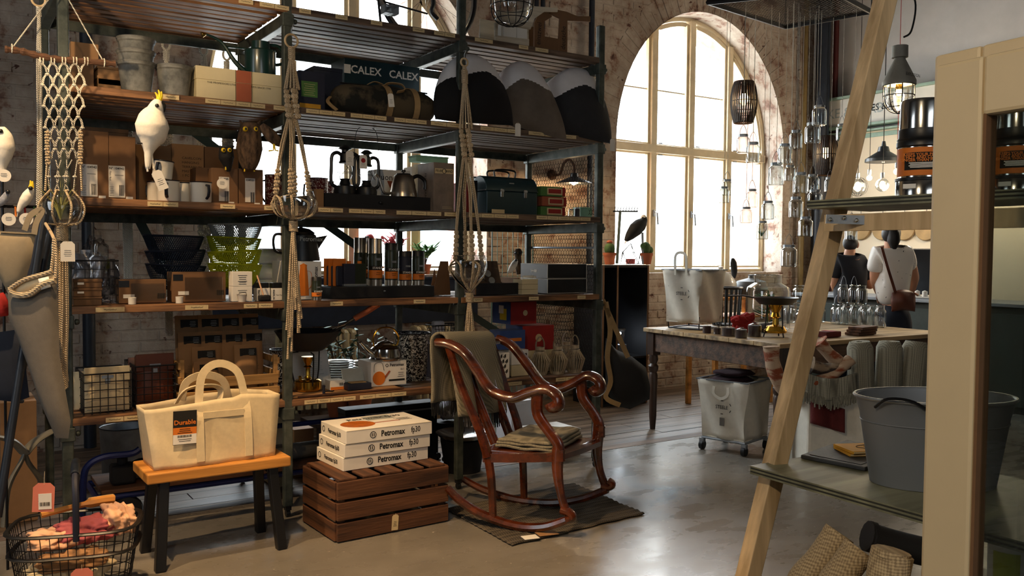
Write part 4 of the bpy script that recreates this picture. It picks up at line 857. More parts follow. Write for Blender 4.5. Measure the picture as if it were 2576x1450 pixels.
def crumple(name,label,c,s,mat,cat,seed=0,amp=.35,group=None,nu=18,nv=12,flat=True,parts=None,fold=.03):
    t=thing(name,label,cat,c,0,group)
    def f(u,v):
        a=2*pi*u;b=pi*(v-.5);d=Vector((cos(a)*cos(b),sin(a)*cos(b),sin(b)));k=1+amp*noise.noise(d*1.9+Vector((seed*3.1,0,seed)))+amp*.5*noise.noise(d*4.5+Vector((0,seed,0)))+fold*sin(d.x*16+d.y*9+2*noise.noise(d*2)+seed)
        q=abs(d.x)**3+abs(d.y)**3+abs(d.z)**3;d=d/(q**(1/3))*k*.86
        return (d.x*s[0],d.y*s[1],max(0 if flat else -9,d.z*s[2]+s[2]))
    MB().grid(f,nu,nv,wu=True).build('folded_body',mat,t,ang=180)
    if parts:parts(t)
    return t
x0=onY(188,700,4.5).x;x1=onY(292,700,4.5).x
wire_basket('wire_basket','black wire basket of silver film bags at the left of the fourth shelf',x0,x1,4.44,4.74,Z4,.2)
for i,(px,py,sx,sz,mt,l) in enumerate(((215,742,.075,.115,'foil','crumpled silver film bag at the left in the wire basket'),(258,742,.07,.1,'foil','crumpled silver film bag at the right in the wire basket'),(240,700,.06,.14,'film','clear film bag standing up out of the wire basket'))):
    p=onY(px,700,4.6);tt=crumple('film_bag',l,(p.x,4.56+.07*(i%2),Z4+.006+(.02 if i==2 else 0)),(sx,.07,sz),K[mt],'bag',i+3,.5,'film bags in the basket',26,18)
    MB().box((0,0,sz*2.0),(.05,.01,.03)).build('folded_top',K[mt],tt,smooth=False)
for i,wd in enumerate(('bottom','middle','top')):
    t,w,h,d=carton('flat_carton','thin brown carton, %s of three at the left front of the fourth shelf'%wd,186,256,[752,732,712][i],4.33,Z4+i*.04,.09,K['kraft'],lid=.008);t.scale=(1,1,.04/max(h,.001)*.97)
    if i:lines(t,'front',(-.03,-.005,h*.5),1,.03,.01,K['white'],.006);
for (a,b,tp,l) in ((300,418,704,'left brown film wrapped carton with black corner patch and white cup before it'),(434,568,685,'larger right brown film wrapped carton with black corner patch')):
    t,w,h,d=carton('glass_carton',l,a,b,tp,4.42,Z4,.12,K['kraft'],tape=TAPE)
    patch(.045,.03,K['black'],t,'front',(-w*.4,-.001,h*.82),'black_patch');B1((.02,-.006,h*.45),(w*.72,.01,h*.78),'film_window',K['film'],t,.004);barcode(t,'front',(w*.4,-.001,h*.3),.035,.025);patch(.05,.018,K['white'],t,'front',(-w*.3,-.001,h*.3),'address_label')
for px,l in ((333,'small white cup in front of the left film wrapped carton'),(452,'small white cup in front of the right film wrapped carton')):
    p=onY(px,760,4.34);t=thing('white_cup',l,'cup',(p.x,4.345,Z4+.001),0,'small white cups');MB().lathe([(0,0),(.017,0),(.018,.03),(.016,.03),(.015,.004),(0,.004)],20).build('cup_body',K['enamelw'],t);MB().tube([(.0175*cos(q),.0175*sin(q),.03) for q in [2*pi*i/20 for i in range(20)]],.0012,5,closed=True).build('rim',K['enamelw'],t)
# mesh bowls
def meshbowl(label,px,pr,ptop,Y,z,h,mt,tilt=0,group='wire mesh bowls'):
    c=onY(px,ptop,Y);r=pr/ppm(c);t=thing('mesh_bowl',label,'bowl',(c.x,Y,z),(0,tilt,0),group)
    g=MB();n=80;k=12
    P=lambda i,j:(lambda f:((.3+.7*f**.36)*r*cos(2*pi*i/n)*1,(.3+.7*f**.36)*r*.8*sin(2*pi*i/n),h*f))(j/k)
    for i in range(n):
        for s_ in (1,-1):g.tube([P(i+s_*j*.5,j) for j in range(k+1)],.0019,3,cap=False)
    tag(g.build('wire_net',mt,t),kind='stuff')
    MB().tube([P(i,k) for i in range(n)],.004,6,closed=True).build('rim',mt,t);MB().lathe([(0,0),(.25*r,0),(.25*r,.004),(0,.004)],20).build('base_disc',mt,t)
for i in range(3):meshbowl(('lowest','middle','uppermost')[i]+' navy blue wire mesh bowl of the stack behind the cartons',440+(0,4,-4)[i],72,[680,655,618][i],4.72,Z4+.05+i*.075,.125,K['navymesh'],(.05,-.03,.02)[i])
for i in range(3):meshbowl(('lowest','middle')[i]+' lime yellow wire mesh bowl of the stack' if i<2 else 'uppermost lime yellow wire mesh bowl under the pale one',590+(0,4,-3)[i],66,[690,665,622][i],4.72,Z4+.05+i*.07,.13,K['lime'],(.03,-.05,.04)[i])
meshbowl('pale grey wire mesh bowl on top of the lime ones',595,66,585,4.72,Z4+.275,.12,K['greymesh'],-.03)
for i in range(2):
    t,w,h,d=carton('white_carton','small white printed carton, %s of two beside the lime bowls'%('lower' if i==0 else 'upper'),585,635,723 if i==0 else 687,4.36,Z4+i*.0745,.07,K['white'],lid=0);t.scale=(1,1,.074/h)
    lines(t,'front',(0,-.001,h*.75),4,w*.5,.009);lines(t,'front',(0,-.001,h*.3),2,w*.4,.009)
p=onY(608,760,4.33);t=thing('small_bucket','tiny cream bucket in front of the white cartons','bucket',(p.x,4.325,Z4+.001));MB().lathe([(0,0),(.018,0),(.024,.036),(.026,.038),(.022,.038),(.016,.004),(0,.004)],20).build('bucket_body',K['enamelw'],t);MB().tube(crom([(-.024,0,.034),(-.01,-.02,.045),(.012,-.02,.045),(.024,0,.034)],5),.0012,4).build('bail',K['wire'],t)
for i,(a,b,l) in enumerate(((646,680,'left small white soap carton with black cap'),(684,716,'right small white soap carton with black cap'))):
    t,w,h,d=carton('soap_carton',l,a,b,726,4.38,Z4,.06,K['white']);text('N°32906',.0135,K['ink'],t,'front',(-w*.34,-.001,h*.5),.0003,rot=pi/2);text('Tape Magic',.008,K['ink'],t,'front',(w*.1,-.001,h*.45));B1((0,.03,h+.014),(w*.85,.055,.028),'black_cap',K['black'],t)
p=onY(665,750,4.33);t=thing('dish_brush','black bristled brush with a thin pink handle before the soap cartons','brush',(p.x,4.33,Z4+.001));MB().box((0,0,.016),(.06,.03,.03)).build('bristles',K['blackf'],t,bevel=.008);MB().tube([(-.005,0,.03),(-.03,.02,.13)],.004,6).build('brush_handle',K['peach'],t)
p=onY(688,700,4.94);t=thing('towel_roll','rolled white towels stacked behind the soap cartons','towel',(p.x,4.94,Z4+.001))
for i in range(3):MB().lathe([(0,-.09),(.04,-.09),(.045,-.08),(.045,.08),(.04,.09),(0,.09)],16,T(0,0,.045+i*.088) @ R(pi/2,'Y')).build('rolled_towel',K['cushw'],t)
# bay 2: coffee pot on its carton
t,w,h,d=carton('coffee_pot_carton','white carton with an orange coffee pot picture under the black pot',722,809,658,4.40,Z4,.24,K['white'])
PZ=Z4+h+.002
mb=MB();mb.lathe([(0,0),(.03,0),(.024,.1),(.018,.15),(.02,.16),(0,.17)],16,S(1,.02,1));put(mb.build('pot_picture',K['orange'],t),T(-.005,-.001,.02));put(MB().tube(crom([(.02,0,.03),(.045,0,.06),(.04,0,.12),(.018,0,.13)],4),.005,5,ry=.0006).build('pot_picture_handle',K['orange'],t),T(-.005,-.002,.02))
text('Petromax',.028,K['ink'],t,'front',(w*.34,-.001,h*.62),.0006,rot=pi/2,sx=.85)
c=onY(757,565,4.50);pm=ppm(c);H=c.z-PZ-.02;pot=thing('coffee_pot','black speckled enamel coffee pot with spout on its carton','coffee pot',(c.x,4.50,PZ));r=47/pm
MB().lathe([(0,0),(r,0),(r*1.0,.01),(r*.8,H*.78),(r*.7,H*.82),(r*.66,H*.84),(0,H*.84)],30).build('pot_body',K['black'],pot)
MB().lathe([(r*.72,H*.83),(r*.74,H*.86),(r*.45,H*.98),(.01,H*1.02),(.01,H*1.06),(.016,H*1.08),(0,H*1.1)],26).build('pot_lid',K['black'],pot)
mb=MB();mb.add([(r*.8,-.028,H*.72),(r*.8,.028,H*.72),(r*1.5,0,H*.8),(r*.9,0,H*.3),(r*.8,-.02,H*.74),(r*.8,.02,H*.74)],[(0,2,3),(1,3,2),(0,3,1),(0,1,2)]);mb.build('pot_spout',K['black'],pot)
MB().tube(crom([(-r*.75,0,H*.78),(-r*1.35,0,H*.8),(-r*1.5,0,H*.6),(-r*1.4,0,H*.3),(-r*.95,0,H*.22)],5),.009,8,ry=.007).build('pot_handle',K['black'],pot)
text('Petromax',.032,K['greymesh'],pot,'front',(.025,-r*.87,H*.66),.0004)
def bottle(label,px,pr,ptop,Y,z,kind,name='vacuum_flask',group='vacuum flasks on the black tray'):
    c=onY(px,ptop,Y);r=pr/ppm(c);h=c.z-z;t=thing(name,label,'flask',(c.x,Y,z),0,group);body=K['dgreen']
    if kind=='steelcup':MB().lathe([(r*.98,h*.68),(r*.94,h*.7),(r*.94,h*.98),(r*.9,h),(0,h)],26).build('steel_cup',K['steel2'],t);top=h*.68
    else:MB().lathe([(r*.98,h*.84),(r*.96,h*.85),(r*.96,h*.98),(r*.9,h),(0,h)],26).build('black_cap',K['black'],t);top=h*.84
    MB().lathe([(0,h*.13),(r,h*.13),(r,top-.02),(r*.96,top-.012),(r*.98,top-.006),(r*.98,top)],26).build('flask_body',body if kind != 'navy' else K['navy'],t)
    MB().lathe([(0,0),(r*.97,0),(r*.97,h*.13)],26).build('steel_base',K['steel2'],t)
    MB().lathe([(r*1.012,h*.16),(r*1.012,h*.33)],20,cap=False,a0=pi*1.05,a1=pi*1.95).build('orange_label',K['orange'],t);MB().lathe([(r*1.012,h*.33),(r*1.012,h*.42)],20,cap=False,a0=pi*1.05,a1=pi*1.95).build('black_label',K['ink'],t)
    text('STANLEY',r*.42,K['white'],t,'front',(0,-r*1.03,h*.375),.0003);patch(r*.75,h*.05,K['galv'],t,'front',(0,-r*1.01,h*.56),'metal_badge');lines(t,'front',(0,-r*1.03,h*.28),2,r*.9,h*.04,K['ink'],.002)
    return t
t_,w,h,d=carton('display_tray','long black wooden tray under the row of vacuum flasks',832,1093,722,4.42,Z4,.3,K['blackmatt'])
B1((0,-.004,h*.6),(.012,.01,.008),'tray_pull',K['galv'],t_);MB().box((0,.15,h),(w*.97,.27,.005)).build('tray_inset',K['blackmatt'],t_,smooth=False)
T4=Z4+h+.004
bottle('tall flask with steel cup, hindmost at the left of the row',902,12,598,4.68,T4,'steelcup');bottle('tall flask with steel cup, second from the left',922,12,598,4.62,T4,'steelcup')
bottle('tall dark green flask with steel cup in front of the row',944,18,600,4.50,T4,'steelcup');bottle('dark green flask with black cap just right of the steel cup flask',984,17,612,4.50,T4,'cap');bottle('navy blue flask with black cap, second from the right',1019,17,632,4.50,T4,'navy');bottle('short dark green flask with black cap at the right end',1052,16,631,4.49,T4,'cap')
bottle('grey green drinking bottle with loop cap before the coffee pot carton',796,13,697,4.34,Z4+.001,'cap','drinking_bottle',None)
for i in range(3):
    p=onY(838+i*9,715,4.56-i*.03);t=thing('hip_flask_pack',('hindmost','middle','front')[i]+' orange card pack with dark hip flask, left of the flasks','flask pack',(p.x,4.60-i*.045,T4),0,'hip flask packs')
    B1((0,.002,.075),(.075,.003,.15),'orange_card',K['orange'],t,.001);B1((.004,-.012,.055),(.06,.02,.11),'hip_flask',K['navy'],t,.007)
for i,(px,tp,mt,l) in enumerate(((880,655,'navy','dark navy hip flask box standing left before the orange cards'),(907,652,'dgreen','olive hip flask box standing right before the orange cards'))):
    t,w,h,d=carton('hip_flask',l,px-14,px+15,664,4.46,T4,.03,K[mt],'flask');MB().lathe([(.012,h),(.012,h+.014),(0,h+.014)],14,T(0,.015,0)).build('screw_cap',K['orange'],t);B1((0,.0145,.006),(w+.002,.032,.012),'steel_foot',K['galv'],t)
# bay 3: display cartons
p=onY(1112,740,4.5);t=thing('card_stand','folded brown card display stand behind the right plant hanger','card stand',(p.x,4.52,Z4+.001),.2);inlet(t,[(-.06,0),(.08,0),(.06,.2),(.0,.2)],0,.006,'stand_panel',K['kraft']);inlet(t,[(-.05,0),(.02,0),(-.01,.16)],.04,.046,'stand_wing',K['kraft'])
x0,x1=onY(1198,720,4.45).x,onY(1306,720,4.45).x;w=x1-x0;t=thing('display_carton','dark open display carton with spectacles and small discs on its raised lid','display box',((x0+x1)/2,4.45,Z4+.001))
B1((0,0,.035),(w,.012,.07),'front_panel',K['blackmatt'],t);B1((0,.2,.035),(w,.012,.07),'rear_panel',K['blackmatt'],t);B1((-w/2,.1,.05),(.01,.2,.1),'side_panel',K['kraft'],t);B1((w/2,.1,.05),(.01,.2,.1),'side_panel',K['kraft'],t)
o=B1((0,0,0),(w*.85,.008,.17),'raised_lid',M('dark_card','4c3b2c',.8),t);put(o,T(-.02,.16,.12) @ R(-.35,'X'))
for i,(x,z) in enumerate(((-.05,.03),(.04,.0),(-.01,-.03),(.06,-.045))):put(MB().lathe([(.0,-.003),(.022,-.003),(.022,.003),(0,.003)],18).build('round_tin',K['galv'] if i%2 else K['glass'],o),T(x,-.008,z) @ R(pi/2,'X'))
MB().tube([(-.08,-.01,.02),(.02,-.01,-.05)],.002,5).build('spectacle_arm',K['brass'],o)
for i in range(3):
    t,w,h,d=carton('small_white_carton','small cream carton, %s of the stack beside the black boxes'%('bottom','middle','top')[i],1314,1354,726-i*13,4.40,Z4+i*.031,.1,K['cream_card']);t.scale=(1,1,.03/h)
p=onY(1332,690,4.44);t=thing('coiled_cable','coil of white cable lying on the small cream cartons','cable',(p.x,4.45,Z4+.096));mb=MB();mb.tube([(.035*cos(a)*(1+.1*sin(a*3)),.022*sin(a),.006+.012*a/20) for a in [i*.35 for i in range(56)]],.0035,5);mb.build('cable_coil',K['white'],t);MB().box((.045,0,.008),(.02,.014,.014)).build('plug',K['white'],t,bevel=.003)
for i in range(2):
    t,w,h,d=carton('black_gift_box',('lower black box with white edges at the right end' if i==0 else 'upper black box with white shaving brush emblem at the right end'),1378,1476,700 if i==0 else 657,4.42,Z4+i*.0935,.3,K['black']);t.scale=(1,1,.093/h)
    for sx in (-1,1):MB().tube([(sx*w/2,-.001,.002),(sx*w/2,-.001,h)],.0016,4).build('white_edge',K['white'],t)
    for z in (.003,h-.003):MB().tube([(-w/2,-.001,z),(w/2,-.001,z)],.0014,4).build('white_edge',K['white'],t)
    MB().tube([(-w/2-.001,0,h-.003),(-w/2-.001,.3,h-.003)],.0014,4).build('white_edge',K['white'],t)
    if i:
        e=MB();e.box((.02,0,0),(.03,.02,.0006));e.box((-.005,0,0),(.03,.006,.0006));e.box((-.012,0,0),(.004,.02,.0006));e.box((-.026,0,0),(.006,.024,.0006));put(e.build('brush_emblem',K['white'],t,smooth=False),face_mx('left',(-w/2-.001,.15,h*.5)))
# ---------------------------------------------------------------- fifth shelf
def pz(px,py,z):return onZ(px,py,z)
x0,x1=onY(210,1040,4.36).x,onY(330,1040,4.36).x
wire_basket('wire_basket','black wire basket of cream canvas pouches at the left of the lowest shelf',x0,x1,4.34,4.62,Z5,.185,.033,.0022)
x2,x3=onY(345,1040,4.42).x,onY(440,1040,4.42).x
wire_basket('wire_basket','black wire basket of brown leather pouches beside the cream ones',x1+.03,x3,4.40,4.70,Z5,.2,.033,.0022)
def pouch(label,c,w,h,mt,rz,lean,grp,flap=True):
    t=thing('pouch',label,'pouch',c,(lean,0,rz),grp)
    def f(u,v):s=u*2-1;return (s*w/2*(1-.04*v),0,h*v)
    mb=MB()
    for sd in (-1,1):mb.grid(lambda u,v,sd=sd:((u*2-1)*w/2,sd*(.004+.022*max(0,(1-(u*2-1)**4)*(1-(v*2-1)**4))),h*v),8,8)
    mb.build('pouch_body',mt,t,ang=180)
    if flap:MB().box((0,-.024,h*.86),(w*1.02,.006,h*.34)).build('pouch_flap',mt,t,bevel=.003);MB().box((0,-.029,h*.7),(.022,.006,.022)).build('clasp',K['galv'],t,bevel=.002);MB().box((0,-.0285,h*.8),(.05,.003,.014)).build('woven_tag',K['galv'],t,smooth=False)
    return t
for i in range(4):pouch(('front','second','third','rearmost')[i]+' cream canvas pouch standing in the left wire basket',((x0+x1)/2+(-.0,.02,-.03,.0)[i],4.375+i*.058,Z5+.008),.19,.2-.012*i,K['canvas'],(.03,-.06,.08,0)[i],-.06,'cream pouches in the basket',i==0)
for i in range(4):pouch(('front','second','third','rearmost')[i]+' brown leather pouch standing in the second wire basket',((x1+.03+x3)/2+(-.0,.01,-.01,.0)[i],4.44+i*.06,Z5+.008),.17,.24-.01*i,K['brownlea'],(.03,-.06,.05,0)[i],-.05,'brown leather pouches in the basket',i==0)
# kraft packets in a wooden crate
cx0,cx1=onY(452,950,4.40).x,onY(700,950,4.40).x;cw=cx1-cx0;cc=(cx0+cx1)/2
ct=thing('slatted_crate','pale slatted wooden crate holding kraft paper packets','crate',(cc,4.40,Z5+.001));lp=wood('raw_crate_wood','9c7440','b98f58',.7,0,9,.3)
for y,nm in ((.0,'front'),(.26,'rear')):
    for z in (.035,.1) if nm=='front' else (.04,.14):B1((0,y,z),(cw,.014,.05),nm+'_slat',lp,ct)
for sx in (-1,1):
    for z in (.04,.12,.19):B1((sx*cw/2,.13,z),(.014,.27,.035),'side_slat',lp,ct)
    for y in (.012,.25):B1((sx*(cw/2-.012),y,.11),(.022,.022,.22),'corner_post',lp,ct)
B1((0,.13,.008),(cw,.27,.012),'bottom_board',lp,ct)
def packet(label,x,y,z,w,h,lean):
    t=thing('kraft_packet',label,'packet',(x,y,z),(lean,0,random.uniform(-.05,.05)),'kraft paper packets in the crate');mb=MB()
    for sd in (-1,1):mb.grid(lambda u,v,sd=sd:((u*2-1)*w/2,sd*(.002+.028*max(0,(1-(u*2-1)**4)*(1-v)**.6)),h*v),8,8)
    mb.build('paper_bag',K['kraft2'],t,ang=180);patch(w*.75,h*.16,K['ink'],t,'front',(.1*w,-.013,h*.84),'black_label');lines(t,'front',(w*.25,-.0145,h*.88),4,w*.3,h*.03,K['greymesh'],.0015);lines(t,'front',(0,-.031,h*.32),5,w*.5,h*.035,K['ink'],.001)
for r_,(n,y,z,h,lab) in enumerate(((4,.215,.16,.26,'back row'),(4,.15,.09,.25,'middle row'),(2,.085,.03,.24,'front row'),(1,.04,.012,.19,'very front'))):
    for i in range(n):
        f=(i+.5)/n-.5;x=cc+cw*.86*f+(.0 if r_ != 3 else -cw*.22)
        packet('kraft paper packet with black label, %s of the crate%s'%(lab,'' if n==1 else ', %s from the left'%('first','second','third','fourth')[i]),x,4.40+y,Z5+z,cw/4.3,h,-.1)
p=pz(612,965,Z5);t=thing('black_cup_set','black enamel cup on its saucer before the kraft packets','cup',(onY(612,940,4.36).x,4.345,Z5+.06));
MB().lathe([(0,0),(.03,0),(.07,.012),(.068,.015),(.03,.006),(0,.006)],24).build('saucer',K['black'],t);MB().lathe([(0,.007),(.025,.007),(.036,.05),(.033,.05),(.022,.012),(0,.012)],24).build('cup_body',K['black'],t);MB().tube(crom([(.032,0,.043),(.052,0,.04),(.046,0,.018),(.028,0,.016)],4),.004,6).build('cup_handle',K['black'],t)
t.location.z=Z5+.001;t.location.y=4.335
# bay 2: wok on a brass burner
bx=onY(778,940,4.44).x;t=thing('brass_burner','brass spirit burner with wire legs carrying the wok','burner',(bx,4.46,Z5+.014))
MB().lathe([(0,.0),(.065,0),(.072,.008),(.072,.05),(.06,.06),(.02,.065),(.012,.08),(.012,.12),(.024,.125),(.014,.135),(.03,.17),(.034,.18),(0,.18)],28).build('burner_body',K['brass'],t)
for i in range(3):a=2*pi*i/3+.5;MB().tube([(.07*cos(a),.07*sin(a),.03),(.085*cos(a),.085*sin(a),.1),(.09*cos(a),.09*sin(a),.2),(.05*cos(a),.05*sin(a),.205)],.004,6).build('support_leg',K['wire'],t)
MB().lathe([(.008,0),(.008,.02),(.014,.024),(0,.03)],12,T(-.05,-.02,.055)).build('filler_cap',K['brass'],t)
t=thing('wok','black iron wok with wooden handle on the brass burner','wok',(bx-.0,4.46,Z5+.224));r=.172
MB().lathe([(0,0),(r*.45,.004),(r*.8,.05),(r,.105),(r*1.015,.108),(r*.98,.104),(r*.77,.053),(r*.43,.01),(0,.007)],34).build('wok_pan',K['blackmatt'],t)
MB().tube([(r*.8,-.02,.09),(r*1.25,-.04,.15),(r*1.45,-.05,.17)],.014,8,ry=.008).build('handle_socket',K['blackmatt'],t);MB().tube([(r*1.4,-.05,.165),(r*1.8,-.065,.205),(r*2.15,-.08,.245)],[.015,.017,.018],10).build('wooden_handle',K['terra'],t)
MB().tube([(r*.55,-.1,.12),(r*1.0,-.075,.14),(r*1.1,-.07,.148)],.005,6).build('steel_ladle_grip',K['chrome'],t)
t=thing('paper_sheet','curling white printed sheet behind the brass burner','paper',(onY(775,920,4.62).x,4.62,Z5+.002));mb=MB();mb.grid(lambda u,v:((u-.5)*.24+.02*(1-v),.02*sin(u*3)+.03*v,.2*v+.002),12,8);mb.build('sheet',K['white'],t,sol=.001,ang=180);lines(t,'front',(.03,-.004,.16),12,.12,.011,K['greymesh'],.002)
for i,(px,pr,tp,n,Y,l) in enumerate(((852,34,908,9,4.72,'left stack of white enamel plates'),(912,26,908,7,4.78,'right stack of white enamel plates behind the kettle carton'))):
    p=onY(px,tp,Y);r=pr/ppm(p)*1.05;hh=max(.06,p.z-Z5)
    for k in range(n):
        z=Z5+.002+k*hh/n
        if k==0:t0=thing('enamel_plate',l+', plate at the bottom','plate',(p.x,Y,z),0,'enamel plates on the lowest shelf');MB().lathe([(0,0),(r*.7,0),(r*.78,.006),(r,.01),(r,.012),(r*.75,.009),(r*.68,.003),(0,.003)],30).build('plate_body',K['enamelw'],t0);MB().tube([(r*cos(a),r*sin(a),.011) for a in [2*pi*q/30 for q in range(30)]],.0018,5,closed=True).build('blue_rim',K['enamelrim'],t0)
        else:copytree(t0,None,l+(', topmost plate' if k==n-1 else ', one of the plates within it'),(p.x+random.uniform(-.003,.003),Y,z))
t,w,h,d=carton('kettle_carton','white carton with an orange kettle picture under the chrome kettle',934,1023,910,4.40,Z5+.0115,.18,K['white'])
put(MB().lathe([(0,-.0005),(.038,-.0005),(.038,.0005),(0,.0005)],22).build('kettle_picture',K['orange'],t),face_mx('front',(-w*.28,-.001,.045)));put(MB().prism([(0,0),(.03,.04),(.022,.045),(-.005,.014)],-.0005,.0005).build('spout_picture',K['terra'],t),face_mx('front',(-w*.1,-.001,.04)));put(MB().tube(crom([(-.03,.03,0),(-.025,.075,0),(.015,.08,0),(.03,.035,0)],5),.0012,4).build('bail_picture',K['ink'],t),face_mx('front',(-w*.28,-.001,.05)))
text('Petromax',.022,K['ink'],t,'front',(w*.22,-.001,h*.84),.0005);put(MB().lathe([(.006,-.0005),(.009,-.0005),(.009,.0005),(.006,.0005)],16,cap=False).build('round_emblem',K['ink'],t),face_mx('front',(-w*.06,-.001,h*.84)));text('tk1',.018,K['ink'],t,'front',(w*.38,-.001,h*.65));patch(w*.45,.01,K['ink'],t,'front',(w*.22,-.001,h*.22),'black_bar');lines(t,'front',(w*.34,-.001,h*.52),3,w*.2,.011)
KZ=Z5+h+.0135;c=onY(970,860,4.48);r=42/ppm(c);H=.09;kt=thing('chrome_kettle','polished chrome tea kettle with arched handle on the white carton','kettle',(c.x,4.48,KZ))
MB().lathe([(0,0),(r*.95,0),(r,.008),(r*.93,.016),(r*.95,H*.3),(r*.9,H*.7),(r*.6,H*.95),(r*.45,H),(0,H)],32).build('kettle_body',K['chrome'],kt);MB().lathe([(r*.55,H*.95),(r*.5,H*1.05),(r*.2,H*1.18),(.006,H*1.2),(.006,H*1.26),(.012,H*1.32),(0,H*1.38)],24).build('kettle_lid',K['chrome'],kt)
MB().tube([(-r*.8,-.01,H*.35),(-r*1.3,-.02,H*.75),(-r*1.75,-.03,H*1.2)],[.02,.013,.009],10).build('kettle_spout',K['chrome'],kt);MB().tube(crom([(-r*.75,0,H*.85),(-r*.8,0,H*1.4),(-r*.4,0,H*1.95),(r*.4,0,H*1.95),(r*.85,0,H*1.4),(r*.75,0,H*.85)],5),.005,6).build('arched_handle',K['brass'],kt)
tb=thing('serving_board','thin brown board under the burner and kettle carton','board',(onY(870,1000,4.40).x,4.43,Z5+.0008));B1((-.02,.03,.005),(.62,.3,.009),'board_plank',K['kraft2'],tb);B1((.0,-.123,.0065),(.6,.006,.012),'board_lip',K['crate'],tb)
p=onY(902,970,4.36);t=thing('watch_box','open dark blue watch box with raised lid before the kettle carton','box',(p.x,4.345,Z5+.012));B1((0,.04,.018),(.135,.09,.034),'box_base',K['navy'],t);o=B1((0,0,0),(.125,.006,.075),'box_lid',K['greymesh'],t);put(o,T(-.005,.085,.07) @ R(-.35,'X'));B1((0,.035,.037),(.09,.05,.006),'watch_strap',K['khaki'],t)
t,w,h,d=carton('match_carton','small white and orange carton left of the watch box',832,868,958,4.40,Z5+.011,.08,K['white']);patch(w,h*.3,K['orange'],t,'front',(0,-.001,h*.18),'orange_strip');barcode(t,'front',(w*.25,-.001,h*.6),.02,.015)
p=onY(812,985,4.34);t=thing('burner_key','small dark burner key lying before the brass burner','tool',(p.x,4.325,Z5+.012));MB().lathe([(0,0),(.008,0),(.006,.03),(.009,.04),(0,.045)],12).build('key_grip',K['navy'],t);MB().tube([(.005,0,.012),(.05,.005,.008),(.06,.015,.008)],.004,6).build('key_shaft',K['wire'],t)
def bucket(label,px,pr,ptop,Y,z,mat,nm='speckled_bucket',taper=.78,handle=True):
    c=onY(px,ptop,Y);r=pr/ppm(c);h=c.z-z;t=thing(nm,label,'bucket',(c.x,Y,z+.001));MB().lathe([(0,0),(r*taper,0),(r*.985,h*.96),(r*1.02,h),(r*.97,h*.985),(r*(taper-.03),.01),(0,.01)],32).build('bucket_body',K[mat],t);MB().tube([(r*1.015*cos(a),r*1.015*sin(a),h) for a in [2*pi*i/32 for i in range(32)]],.0035,6,closed=True).build('rim',K['enamelrim'],t)
    if handle:MB().tube(crom([(r,0,h*.85),(r*1.15,-.01,h*.7),(r*1.12,-.02,h*.6),(r*.95,-.01,h*.55)],5),.003,5).build('wire_handle',K['wire'],t)
    return t
bucket('tall black and white speckled enamel bucket beside the chrome kettle',1037,45,838,4.62,Z5,'spk');bucket('black and white speckled enamel pot behind the brass burner',706,26,880,4.78,Z5,'spk','speckled_pot',.95)
# wire basket with a white packet up on the books
bk=thing('purple_book','purple hardback book lying under the small wire basket','book',(onY(1124,840,4.6).x,4.62,Z5+.001));B1((0,0,.1),(.2,.18,.2),'book_block',K['plum'],bk);B1((-.0,-.0,.206),(.2,.18,.01),'cover',M('lilac_cover','6f5f8a',.5),bk);B1((.03,-.01,.218),(.2,.17,.012),'pages',K['white'],bk)
wt=wire_basket('wire_rack','small black wire rack leaning on the purple book',bk.location.x-.09,bk.location.x+.09,4.58,4.70,Z5+.225,.09,.022,.0016,.3)
B1((-.05,-.02,.06),(.07,.05,.11),'white_packet',K['cushw'],wt,.01)
# bay 3
bx3=thing('red_toy_carton','red and blue striped toy carton with yellow patch, topmost of the stack','toy box',(onY(1318,800,4.5).x,4.5,Z5+.31),.06)
for (w,d,h,l,px,py,zz,mt,end) in ((.24,.2,.155,'large red and blue toy carton under the striped one',1355,850,Z5+.14,'red','blueprint'),):
    t=thing('toy_carton',l,'toy box',(onY(px,py,4.52).x,4.52,zz));B1((0,.1,h/2),(w,d,h),'carton_body',K[mt],t);patch(.19,h*.98,K[end],t,'left',(-w/2-.001,.1,h/2),'blue_end');put(MB().lathe([(0,-.0005),(.025,-.0005),(.025,.0005),(0,.0005)],18).build('round_print',K['paper'],t),face_mx('front',(-.0,-.001,h*.5)))
B1((0,.1,.07),(.2,.2,.14),'carton_body',K['red'],bx3);patch(.19,.138,K['blueprint'],bx3,'left',(-.101,.1,.07),'blue_end');patch(.07,.07,K['yellow'],bx3,'left',(-.102,.08,.06),'yellow_patch');patch(.05,.05,K['white'],bx3,'left',(-.1025,.1,.09),'white_patch');patch(.14,.1,K['peach'],bx3,'top',(.0,.1,.1405),'top_print');put(MB().lathe([(0,-.0005),(.018,-.0005),(.018,.0005),(0,.0005)],18).build('round_print',K['paper'],bx3),face_mx('front',(.01,-.001,.07)))
t,w,h,d=carton('support_carton','cream carton under the large toy carton',1300,1395,905,4.52,Z5,.2,K['cream_card'],tape=TAPE);t.scale=(1,1,.138/h)
t,w,h,d=carton('blue_carton','flat blue printed carton with red lettering strip left of the toy cartons',1258,1322,832,4.44,Z5+.165,.12,K['blueprint']);patch(w*.7,.02,K['orange'],t,'front',(0,-.001,h*.5),'orange_lettering')
t,w,h,d=carton('white_carton','white carton with black square print below the blue carton',1288,1330,880,4.42,Z5+.07,.16,K['white']);h_w=h;patch(.05,.05,K['ink'],t,'front',(w*.2,-.001,h*.5),'black_square');t.scale=(1,1,.09/h)
t,w,h,d=carton('white_carton','low white carton at the bottom of the stack beside the patterned cube',1288,1330,915,4.42,Z5,.16,K['cream_card']);t.scale=(1,1,.068/h)
t,w,h,d=carton('pink_carton','flat pink topped carton behind the rocking chair back',1180,1268,848,4.56,Z5,.2,K['peach'],lid=.02)
